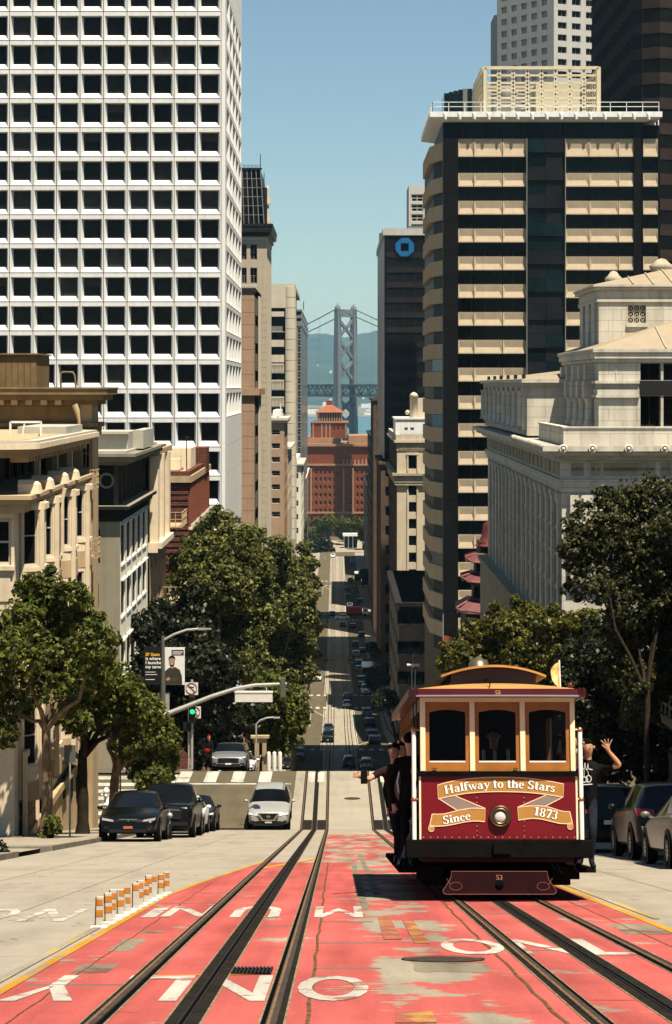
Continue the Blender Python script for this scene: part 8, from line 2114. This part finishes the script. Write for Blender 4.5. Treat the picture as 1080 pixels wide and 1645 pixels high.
 # ------------------------------------------------------------------ street furniture and small things
M_galv=mat('galvanised_pole',(.36,.35,.31),.5,.12,4,metal=.3)
M_gpole=mat('green_grey_pole',(.085,.09,.075),.5,.15,4)
M_signw=mat('sign_white',(.62,.59,.52),.55,.06,5)
M_signk=mat('sign_black',(.012,.012,.012),.5,0)
M_signr=mat('sign_red',(.42,.03,.03),.5,0)
M_green_l=mat('green_signal_lens',(.01,.55,.20),.2,0,emit=1.1)
M_bann=mat('black_banner_cloth',(.012,.012,.013),.7,.15,4)
M_bannw=mat('white_banner_cloth',(.66,.65,.61),.7,.05,4)
M_yelltr=mat('yellow_lettering',(.75,.45,.04),.6,0)
def sans(text,size,m,name,parent,loc,align='LEFT',bold=.012):
 cu=bpy.data.curves.new(name,'FONT');cu.body=text;cu.size=size;cu.align_x=align;cu.offset=bold*size;cu.extrude=.002
 o=bpy.data.objects.new(name,cu);COL.objects.link(o);me=bpy.data.meshes.new_from_object(o.evaluated_get(bpy.context.evaluated_depsgraph_get()));bpy.data.objects.remove(o)
 me.materials.clear();me.materials.append(m);me.transform(Matrix.Rotation(R(90),4,'X'))
 o=bpy.data.objects.new(name,me);COL.objects.link(o);o.parent=parent;o.location=Vector(loc)-(abs_loc(parent) if parent else Vector());o['kind']='stuff';return o
def lamp_post():
 Y=89.0;p=lambda px,py,dy=0:tuple(at(px,py,Y+dy));g=gz(Y)+.1;x=fx(262,Y)
 root=thing('street_lamp','street lamp post with two hanging banners and a curved signal arm','street lamp',(x,Y,g))
 q=MB();q.tube([(x,Y,g),(x,Y,g+.3),(x,Y,fz(1100,Y)),(x,Y,fz(1022,Y))],[.16,.12,.10,.075],10);q.build('pole',M_gpole,root)
 q=MB();q.tube([p(262,1029),p(280,1019),p(300,1012),p(318,1010.5)],.05,8);arm=q.build('lamp_arm',M_galv,root)
 q=MB();q.add([p(318,1012.5),p(340,1011.5),p(340,1009),p(318,1008),p(318,1012.5,.3),p(340,1011.5,.3),p(340,1009,.3),p(318,1008,.3)],[(0,1,2,3),(4,5,6,7),(0,1,5,4),(2,3,7,6),(1,2,6,5),(0,3,7,4)]);q.build('lamp_head',M_galv,arm)
 q=MB();q.tube([p(264,1149),p(300,1135),p(340,1119),p(380,1106),p(410,1100.5),p(461,1098.5)],[.11,.10,.09,.08,.07,.06],8);sa=q.build('signal_arm',M_galv,root)
 q=MB();a,b=p(378,1112.5),p(438,1127);q.box(a[0],b[0],Y-.15,Y+.15,b[2],a[2]);q.box(a[0]-.02,b[0]+.02,Y-.17,Y+.17,a[2],a[2]+.06);q.box(fx(390,Y),fx(391,Y),Y-.03,Y+.03,a[2],a[2]+.28);q.box(fx(428,Y),fx(429,Y),Y-.03,Y+.03,a[2],a[2]+.25);q.build('street_name_box',M_signw,sa)
 q=MB();q.box(fx(451,Y),fx(459,Y),Y-.12,Y+.14,fz(1119,Y),fz(1089,Y))
 for k in range(3):q.box(fx(452,Y),fx(458,Y),Y+.14,Y+.3,fz(1096+10*k,Y),fz(1094+10*k,Y))
 q.build('signal_head',M_gpole,sa)
 q=MB();q.box(fx(253.5,Y),fx(272,Y),Y+.12,Y+.15,fz(1143,Y),fz(1113,Y));q.build('sign_back',M_galv,root)
 q=MB();q.box(fx(231.5,Y),fx(260.5,Y),Y-.02,Y+.02,fz(1099,Y),fz(1040,Y));q.bar((fx(231,Y),Y,fz(1039.5,Y)),(x,Y,fz(1039.5,Y)),.03,.03);q.bar((fx(231,Y),Y,fz(1099.5,Y)),(x,Y,fz(1099.5,Y)),.03,.03);b1=q.build('banner',M_bann,root)
 q=MB();q.box(fx(265,Y),fx(297,Y),Y-.02,Y+.02,fz(1100,Y),fz(1041,Y));q.bar((x,Y,fz(1040.5,Y)),(fx(297.5,Y),Y,fz(1040.5,Y)),.03,.03);b2=q.build('banner',M_bannw,root)
 yb=Y-.028
 for i,(t,m) in enumerate((('SF State',M_yelltr),('is where',M_wht),('I launched',M_wht),('my career.',M_wht))):sans(t,.18,m,'text_line',b1,(fx(234,Y),yb,fz(1053.5+6.6*i,Y)),bold=.02)
 q=MB()
 for i,w in enumerate((16,19,0,15)):
  if w:q.box(fx(234,Y),fx(234+w,Y),yb,yb+.004,fz(1080+4*i,Y),fz(1079+4*i,Y))
 q.build('small_print',M_signw,b1)
 q=MB();q.box(fx(276,Y),fx(295.5,Y),yb,yb+.004,fz(1052.5,Y),fz(1044,Y));q.build('title_bar',mat('banner_navy',(.014,.014,.03),.7,0),b2)
 q=MB();q.box(fx(277.5,Y),fx(294,Y),yb-.004,yb-.001,fz(1048,Y),fz(1046.3,Y));q.box(fx(277.5,Y),fx(292,Y),yb-.004,yb-.001,fz(1051,Y),fz(1049.6,Y));q.build('small_print',M_signw,b2)
 # printed figure of a man with folded arms
 def poly(pts,m,d=0):q=MB();q.poly([(fx(a,Y),yb-d,fz(b,Y)) for a,b in pts]);return q.build('printed_figure',m,b2)
 olive=mat('printed_olive',(.042,.036,.026),.7,.1,6);flesh=mat('printed_flesh',(.34,.20,.14),.7,0)
 poly([(265.5,1099.5),(265.5,1078),(270,1074),(275,1071.5),(282,1071.5),(289,1076),(292.5,1086),(293,1099.5)],olive)
 poly([(271.5,1062),(272,1057.5),(275.5,1055),(280,1056),(281.5,1061),(280,1068),(277,1070.5),(273.5,1068.5)],flesh,.002);poly([(274,1068),(279.5,1067.5),(279,1073),(276,1074.5)],flesh,.001)
 poly([(271,1060),(271.5,1055.5),(275,1053),(280,1053.8),(282,1057),(281.6,1060),(279.5,1057.2),(274,1057)],M_signk,.004);poly([(272.2,1064.5),(274,1066.2),(279,1065.6),(281,1063.5),(279.8,1069.5),(277,1071),(273.8,1069.6)],M_signk,.0035)
 poly([(274.5,1066.3),(278.5,1065.9),(278,1067.2),(275,1067.4)],M_wht,.005);poly([(272,1089),(283,1086.5),(289,1091),(283,1094),(273,1093.5)],flesh if False else mat('printed_sleeve',(.055,.047,.034),.7,0),.002);poly([(266.5,1090),(272,1087.5),(274,1091),(269,1094)],flesh,.004)
lamp_post()
def signal_pole():
 Y=109.5;p=lambda px,py:at(px,py,Y);x=fx(308.5,Y);g=gz(Y)+.12
 root=thing('traffic_signal','traffic signal showing green with no turn signs on a slim pole','traffic light',(x,Y,g))
 q=MB();q.tube([(x,Y,g),(x,Y,fz(1092,Y))],.07,8);q.tube([(x-.16,Y+.1,g),(x-.16,Y+.1,fz(1150,Y))],.05,8);q.build('pole',M_galv,root)
 for a,b,c,d,nm in ((297.5,318.5,1096,1116,'no_left_turn_sign'),(302.5,323,1134.5,1153.5,'no_turn_sign')):
  q=MB();q.box(fx(a,Y),fx(b,Y),Y-.09,Y-.07,fz(d,Y),fz(c,Y));s_=q.build(nm,M_signw,root)
  cx,cz=fx((a+b)/2,Y),fz((c+d)/2,Y);r=.27;q=MB();red=MB()
  for k in range(20):a0,a1=R(18*k),R(18*(k+1));red.bar((cx+r*math.cos(a0),Y-.098,cz+r*math.sin(a0)),(cx+r*math.cos(a1),Y-.098,cz+r*math.sin(a1)),.012,.05)
  red.bar((cx-.19,Y-.10,cz+.19),(cx+.19,Y-.10,cz-.19),.008,.045);
  q.bar((cx+.09,Y-.093,cz-.17),(cx+.09,Y-.093,cz+.08),.006,.06);q.bar((cx+.12,Y-.093,cz+.07),(cx-.06,Y-.093,cz+.07),.006,.06);q.add([(cx-.05,Y-.094,cz+.16),(cx-.05,Y-.094,cz-.02),(cx-.17,Y-.094,cz+.07)],[(0,1,2)])
  q.build('sign_arrow',M_signk,s_);red.build('sign_ring',mat('weathered_sign_red',(.16,.03,.025),.6,.2,8),s_)
 q=MB();q.box(fx(304.5,Y),fx(314.5,Y),Y-.36,Y-.12,fz(1160,Y),fz(1118,Y));h=q.build('signal_head',M_signk,root)
 for k,pz in enumerate((1123,1132,1141.5)):
  q=MB();c=(fx(310,Y),Y-.37,fz(pz,Y));q.lathe([(.13,.0),(.10,.03),(.01,.05)],c,14,0,'y');q.build('signal_lens',M_green_l if k==2 else M_tail if k==0 else mat('amber_lens_off',(.12,.05,.008),.3,0),h)
  q=MB();q.lathe([(.145,0),(.15,.2)],c,14,0,'y',R(0),R(180));q.build('visor',M_signk,h)
 q=MB();q.box(x-.42,x-.05,Y-.2,Y+.1,fz(1174,Y),fz(1161,Y));q.build('pedestrian_signal',M_signk,root)
signal_pole()
def simple_pole(name,label,cat,px,Y,ptop,r=.035,m=None,group=None):
 x=fx(px,Y);g=gz(Y)+.13;root=thing(name,label,cat,(x,Y,g),group);q=MB();q.tube([(x,Y,g-.05),(x,Y,fz(ptop,Y))],r,8);q.build('post',m or M_galv,root);return root,x,g
GS='sign posts on the left sidewalk'
r_,x,g=simple_pole('sign_post','thin sign post between the two nearest left trunks','sign post',112.5,68,1196,.03,None,GS)
q=MB();q.box(x-.18,x+.18,67.97,68.0,fz(1225,68),fz(1197,68));q.build('sign_plate',M_gpole,r_);q=MB();q.box(x-.28,x-.19,67.9,68,fz(1215,68),fz(1200,68));q.build('bracket',M_galv,r_)
r_,x,g=simple_pole('sign_post','thin green sign post between the second and third left trunks','sign post',193.5,79,1212,.03,M_gpole,GS)
r_,x,g=simple_pole('sign_post','sign post at the corner behind the low leafy tree','sign post',256,88,1240,.03,M_galv,GS)
for px,Y,lab in ((300,64,'single headed parking meter left of the black crossover'),):
 pass
def hydrant():
 Y=92;x=fx(170,Y) ;g=gz(Y)+.13;root=thing('fire_hydrant','white fire hydrant at the far left corner','fire hydrant',(fx(171,97),97,gz(97)+.13))
 x,Y=fx(171,97),97;g=gz(97)+.13;q=MB();q.lathe([(.17,0),(.17,.06),(.11,.08),(.11,.5),(.15,.52),(.14,.6),(.08,.7),(.03,.74),(.001,.75)],(x,Y,g),12);q.build('barrel',M_whitep,root)
 q=MB();q.lathe([(.001,.24),(.06,.24),(.06,.1)],(x,Y,g+.4),10,0,'y');q.lathe([(.05,-.22),(.05,.22)],(x,Y,g+.4),10,0,'x');q.build('outlet',M_whitep,root)
 # far left corner of the crossing: kerbed island with yellow ramp
mb=MB();pts=[(KL-7,108.6),(KL+.0,108.6),(KL,112),(KL-7,112)];mb.poly([(x,y,gz(y)+.135) for x,y in pts]);mb.poly([(x,108.55,gz(108.6)+(.135 if i in (0,1) else-.05)) for i,x in enumerate((KL-7,KL,KL,KL-7))]);tag(mb.build('corner_pavement',M_walk,fixn=False),kind='structure')
flat_sheet('tactile_ramp',[(KL-2.1,108.75),(KL-.4,108.75),(KL-.5,110.1),(KL-2.0,110.1)],.142,mat('yellow_tactile',(.55,.36,.06),.8,.15,4))
hydrant()
# manhole, grate and cover plates in the red lane
def manhole(label,x,y,r,dz=.0095,n=28):
 o=thing('manhole_cover',label,'manhole cover',(x,y,gz(y)+dz));q=MB()
 P=lambda rr,a:(x+rr*math.cos(a),y+rr*math.sin(a) ,gz(y+rr*math.sin(a))+dz)
 q.add([P(r,2*math.pi*k/n) for k in range(n)],[tuple(range(n))]);q.build('lid',mat('worn_manhole_iron',(.045,.036,.028),.8,.3,12),o,fixn=False)
 q=MB()
 for k in range(n):a,b=2*math.pi*k/n,2*math.pi*(k+1)/n;q.add([P(r*1.12,a),P(r*1.12,b),P(r*1.01,b),P(r*1.01,a)],[(0,1,2,3)])
 for k in range(n):pass
 q.v=[(a,b,c+.004) for a,b,c in q.v];q.build('frame_ring',M_rail,o,fixn=False)
manhole('round iron manhole cover in the worn strip between the tracks',fx(712,18.0),18.0,.31)
manhole('small iron cover in the crossing between the tracks',fx(566,99),99.3,.34)
o=thing('drain_grate','rectangular iron grate beside the slot of the left track','drain grate',(-.66,16.7,gz(16.7)));q=MB();q.poly([(a,b,gz(b)+.0125) for a,b in ((-.80,16.45),(-.49,16.45),(-.49,17.05),(-.80,17.05))]);q.build('pit',M_grove,o,fixn=False)
for k in range(11):q=MB();x=-.79+k*.029;q.bar((x,16.46,gz(16.46)+.016),(x,17.04,gz(17.04)+.016),.013,.012);q.build('bar',M_iron,o)
# traffic channelizer posts along the yellow line
M_chw=mat('white_channelizer',(.50,.46,.38),.6,.12,14);M_cho=mat('orange_reflective',(.48,.17,.02),.5,.25,18)
def channelizer(x,y,i):
 r=random.Random(i);root=thing('channelizer_post',CHL[i],'lane post',(x,y,gz(y)+.0),'striped channelizer posts along the yellow line');g=gz(y);lean=r.uniform(-.012,.012)
 q=MB();q.extrude([(x-.10,y-.10,g+.0),(x+.10,y-.10,g+.0),(x+.08,y-.06,g+.035),(x-.08,y-.06,g+.035)],(0,.22,-.04));q.build('base',M_chw,root)
 h,w=r.uniform(.26,.335),.036;x+=r.uniform(-.03,.03);q=MB();q.add([(x-w,y-.012,g+.03),(x+w,y-.012,g+.03),(x+w+lean,y-.012,g+h),(x-w+lean,y-.012,g+h),(x-w,y+.02,g+.03),(x+w,y+.02,g+.03),(x+w+lean,y+.02,g+h),(x-w+lean,y+.02,g+h)],[(0,1,2,3),(4,7,6,5),(0,4,5,1),(1,5,6,2),(2,6,7,3),(3,7,4,0)]);q.build('post',M_chw,root)
 q=MB();q.bar((x-w-.004,y-.014,g+.03),(x-w-.004+lean,y-.014,g+h),.009,.02);q.build('edge',M_grove,root)
 for z0,z1,k in ((.10,.165,.75),(.215,.275,.95)):
  if r.random()<k:q=MB();q.box(x-w+lean*.4+(.015 if r.random()<.3 else 0),x+w+lean*.4,y-.016,y-.0125,g+z0+.02,g+z1+.02);q.build('reflective_band',M_cho,root)
CHL=['striped lane post nearest the camera','second striped lane post from the near end','third striped lane post from the near end','fourth striped lane post from the near end','fifth striped lane post from the near end','sixth striped lane post, near the middle of the row','seventh striped lane post, just past the middle of the row','fifth striped lane post from the far end','fourth striped lane post from the far end','third striped lane post from the far end','striped lane post second from the far end','striped lane post at the far end of the row']
for i in range(12):y=22.5+i*.72;channelizer(-2.44+.005*i,y,i)
# street lamp and notice board beyond the crossing
def far_lamp():
 Y=122;x=fx(412,Y);root=thing('street_lamp','thin street lamp with a curved arm in front of the lower plane tree','street lamp',(x,Y,gz(Y)+.1));q=MB();q.tube([(x,Y,gz(Y)),(x,Y,fz(1163,Y)),tuple(at(418,1157,Y)),tuple(at(430,1153,Y)),tuple(at(440,1152.5,Y))],.05,6);q.build('pole',M_galv,root);q=MB();q.box(fx(440,Y),fx(450,Y),Y-.1,Y+.1,fz(1154,Y),fz(1152,Y));q.build('lamp_head',M_galv,root)
 r2=thing('notice_board','brown capped notice board on two posts by the far lamp','notice board',(fx(416,Y),Y+1,gz(Y)));q=MB();q.box(fx(402,Y),fx(432,Y),Y+.8,Y+1.2,fz(1190,Y),fz(1186,Y));q.box(fx(406,Y),fx(428,Y),Y+.9,Y+1.1,fz(1198,Y),fz(1191,Y));q.build('cap',M_ltan,r2)
 for px in (412,424):q=MB();q.box(fx(px,Y)-.12,fx(px,Y)+.12,Y+.9,Y+1.1,gz(Y),fz(1198,Y));q.build('post',M_ltan,r2)
far_lamp()
for i,(px,lab) in enumerate(((432,'pale bollard beside the notice board'),(441,'pale bollard between two dark posts by the notice board'),(450,'pale bollard nearest the tracks beyond the crossing'))):
 Y=113;x=fx(px,Y);q=MB();q.lathe([(.11,0),(.10,.95),(.08,1.02),(.001,1.06)],(x,Y,gz(Y)+.12),10);tag(q.build('bollard',M_signw),lab,'bollard','bollards beyond the crossing')
 # camera mast on the right
Y=175;x=fx(664,Y);root=thing('camera_mast','slim white mast with a twin camera head left of the car roof','mast',(x,Y,gz(Y)));q=MB();q.tube([(x-.1,Y,gz(Y)),(x-.1,Y,fz(1074,Y))],.06,6);q.tube([(x+.16,Y,gz(Y)),(x+.16,Y,fz(1076,Y))],.05,6);q.tube([(x,Y,fz(1070,Y)),(x,Y,fz(1052,Y))],.025,6);q.build('pole',M_galv,root)
q=MB();q.ball((x,Y,fz(1069,Y)),.16,10);q.lathe([(.12,-.5),(.09,-.14),(.09,.14),(.12,.5)],(x,Y,fz(1068.5,Y)),10,0,'x');q.build('camera_head',M_whitep,root)
# lamp over the right side street, flagpole
Y=165;root=thing('street_lamp','street lamp with a long arm in front of the lowest pagoda roof','street lamp',(fx(800,Y),Y,gz(Y)));q=MB();q.tube([tuple(at(800,1180,Y)),tuple(at(800,1000,Y)),tuple(at(790,992,Y)),tuple(at(770,985,Y)),tuple(at(750,982.5,Y))],.06,6);q.build('pole',M_galv,root);q=MB();q.box(fx(734,Y),fx(750,Y),Y-.12,Y+.12,fz(984,Y),fz(981.5,Y));q.build('lamp_head',M_galv,root)
Y=200;root=thing('flagpole','thin flagpole against the dark pier of the banded tower','flagpole',(fx(712,Y),Y,gz(Y)));q=MB();q.tube([tuple(at(712,1200,Y)),tuple(at(712,987,Y))],.05,6);q.build('pole',M_galv,root);q=MB();V=[]
for i in range(7):t=i/6;V+=[(fx(713,Y)+1.0*t,Y+.15*math.sin(5*t),fz(1021,Y)-.3*t*t),(fx(713,Y)+1.0*t,Y+.15*math.sin(5*t),fz(1036,Y)-.5*t*t)]
q.add(V,[(2*i,2*i+1,2*i+3,2*i+2) for i in range(6)]);q.build('flag',mat('faded_flag',(.25,.06,.05),.8,.3,6),root)
# plaza pavilion at the end
Y=1010;x0,x1=fx(551,Y),fx(577,Y);g=gz(Y);root=thing('pavilion','small flat roofed pavilion in the plaza at the end of the street','pavilion',(fx(564,Y),Y,g));q=MB();q.box(x0,x1,Y-2,Y+4,fz(861,Y),fz(857,Y));q.build('roof',M_whitep,root)
for px in (553,560,567,575):q=MB();q.box(fx(px,Y)-.25,fx(px,Y)+.25,Y,Y+.5,g,fz(861,Y));q.build('column',M_whitep,root)
q=MB();q.box(fx(553,Y),fx(575,Y),Y+2,Y+2.3,g,fz(862,Y));q.build('glazing',G_teal,root)
# pedestrians
person('pedestrian in a red cap holding something red at the far left corner',(fx(336,110),110,gz(110)+1.05),math.pi,((fx(336,110)+.12,110,gz(110)+.14),(fx(336,110)-.12,110,gz(110)+.14)),[(fx(334,110)+.12,109.7,gz(110)+1.18),(fx(334,110)-.06,109.7,gz(110)+1.15)],(0,.02),Vector((-.3,-1,0)),{'shirt':M_black,'legs':M_black,'cap':M_redc,'long':True})
q=MB();q.ball((fx(333.5,110),109.6,gz(110)+1.16),.17,10,0,(1,.6,.8));tag(q.build('bag',M_redc),'red bag held by the pedestrian in the red cap','bag')
GPD='pedestrians far down the street'
for px,Y,lab,m in ((525,437,'pedestrian in dark clothes crossing at the middle crosswalk',M_black),(498,447,'pedestrian in dark clothes walking at the left end of the middle crosswalk',M_charc)):
 x=fx(px,Y);person(lab,(x,Y,gz(Y)+.93),math.pi/2,((x-.2,Y+.1,gz(Y)),(x+.22,Y-.1,gz(Y))),[None,None],(0,.03),None,{'shirt':m,'legs':M_denim,'long':True},GPD)
 # right near block: shaded apartment house with a stair, retaining wall
def right_house():
 X=13.2;base=gz(88)-.5;root=thing('stair_house','shaded grey apartment house with an outside stair behind the right parked cars','building',(X+5,60,base));M_sh=mat('grey_painted_wood',(.14,.135,.125),.8,.15,1.5,streak=.25)
 H=-4.2-base;hs=[(1.5+6*i,za-base,6+6*i,za+2.0-base) for i in range(4) for za in (-7.5,-11,-14.5)]
 facade(root,(X,89,base),LEFT,28.8,H,hs,.2,M_sh,M_frame_w,G_dark,.1,2,2)
 HT=18.5-base;ht=[(3+4.4*i,3.5+3.3*k,5.2+4.4*i,5.4+3.3*k) for i in range(6) for k in range(9)]  # tall part out of view, added to shade the right parked cars
 facade(root,(X,60,base),LEFT,30,HT,ht,.2,M_sh,M_frame_w,G_dark,.1,2,2)
 facade(root,(X,30,base),FRONT,12,HT,[],.2,M_sh,wins=False);facade(root,(X+.2,59.9,base),FRONT,12,HT,[],.1,M_sh,wins=False)
 mb=MB();mb.box(X+.21,X+12,30.2,59.8,base,18.5);mb.box(X-.5,X+12,29.6,60.3,18.5,19.0);mb.box(X+.21,X+10,60.5,89,base,-4.2);mb.box(X-.5,X+10,60.4,89.3,-4.6,-4.2);mb.build('core',M_sh,root)
 st=MB();n=26;y0,z0,y1,z1=52,gz(52)+.13,80,fz(1150,80)
 for sx in (X-1.25,X-.1):st.bar((sx,y0,z0),(sx,y1,z1),.1,.35)
 so=st.build('stair',M_sh,root)
 for i in range(n):t=(i+.5)/n;q=MB();q.box(X-1.2,X-.12,y0+(y1-y0)*t-.35,y0+(y1-y0)*t+.35,z0+(z1-z0)*t,z0+(z1-z0)*t+.06);q.build('tread',M_sh,so)
 rl=MB()
 for dz in (.55,.95):rl.bar((X-1.25,y0,z0+dz),(X-1.25,y1,z1+dz),.07,.07)
 for i in range(30):t=i/29;y=y0+(y1-y0)*t;z=z0+(z1-z0)*t;rl.box(X-1.28,X-1.22,y-.03,y+.03,z,z+.95)
 rl.build('railing',mat('pale_rail',(.30,.30,.28),.6,.1,3),so)
right_house()
# ------------------------------------------------------------------ haze: even air over the whole place, the sky outside it
mb=MB();mb.box(-10500,10500,-300,16500,-80.5,420);hz=mb.build('haze',[],None)
m=bpy.data.materials.new('haze_air');m.use_nodes=True;nt=m.node_tree;nt.nodes.remove(nt.nodes['Principled BSDF'])
pv=nt.nodes.new('ShaderNodeVolumePrincipled');pv.inputs['Density'].default_value=5.2e-5;pv.inputs['Color'].default_value=(.44,.78,1.0,1);pv.inputs['Anisotropy'].default_value=.2
nt.links.new(pv.outputs[0],nt.nodes['Material Output'].inputs['Volume']);hz.data.materials.clear();hz.data.materials.append(m);tag(hz,kind='stuff')
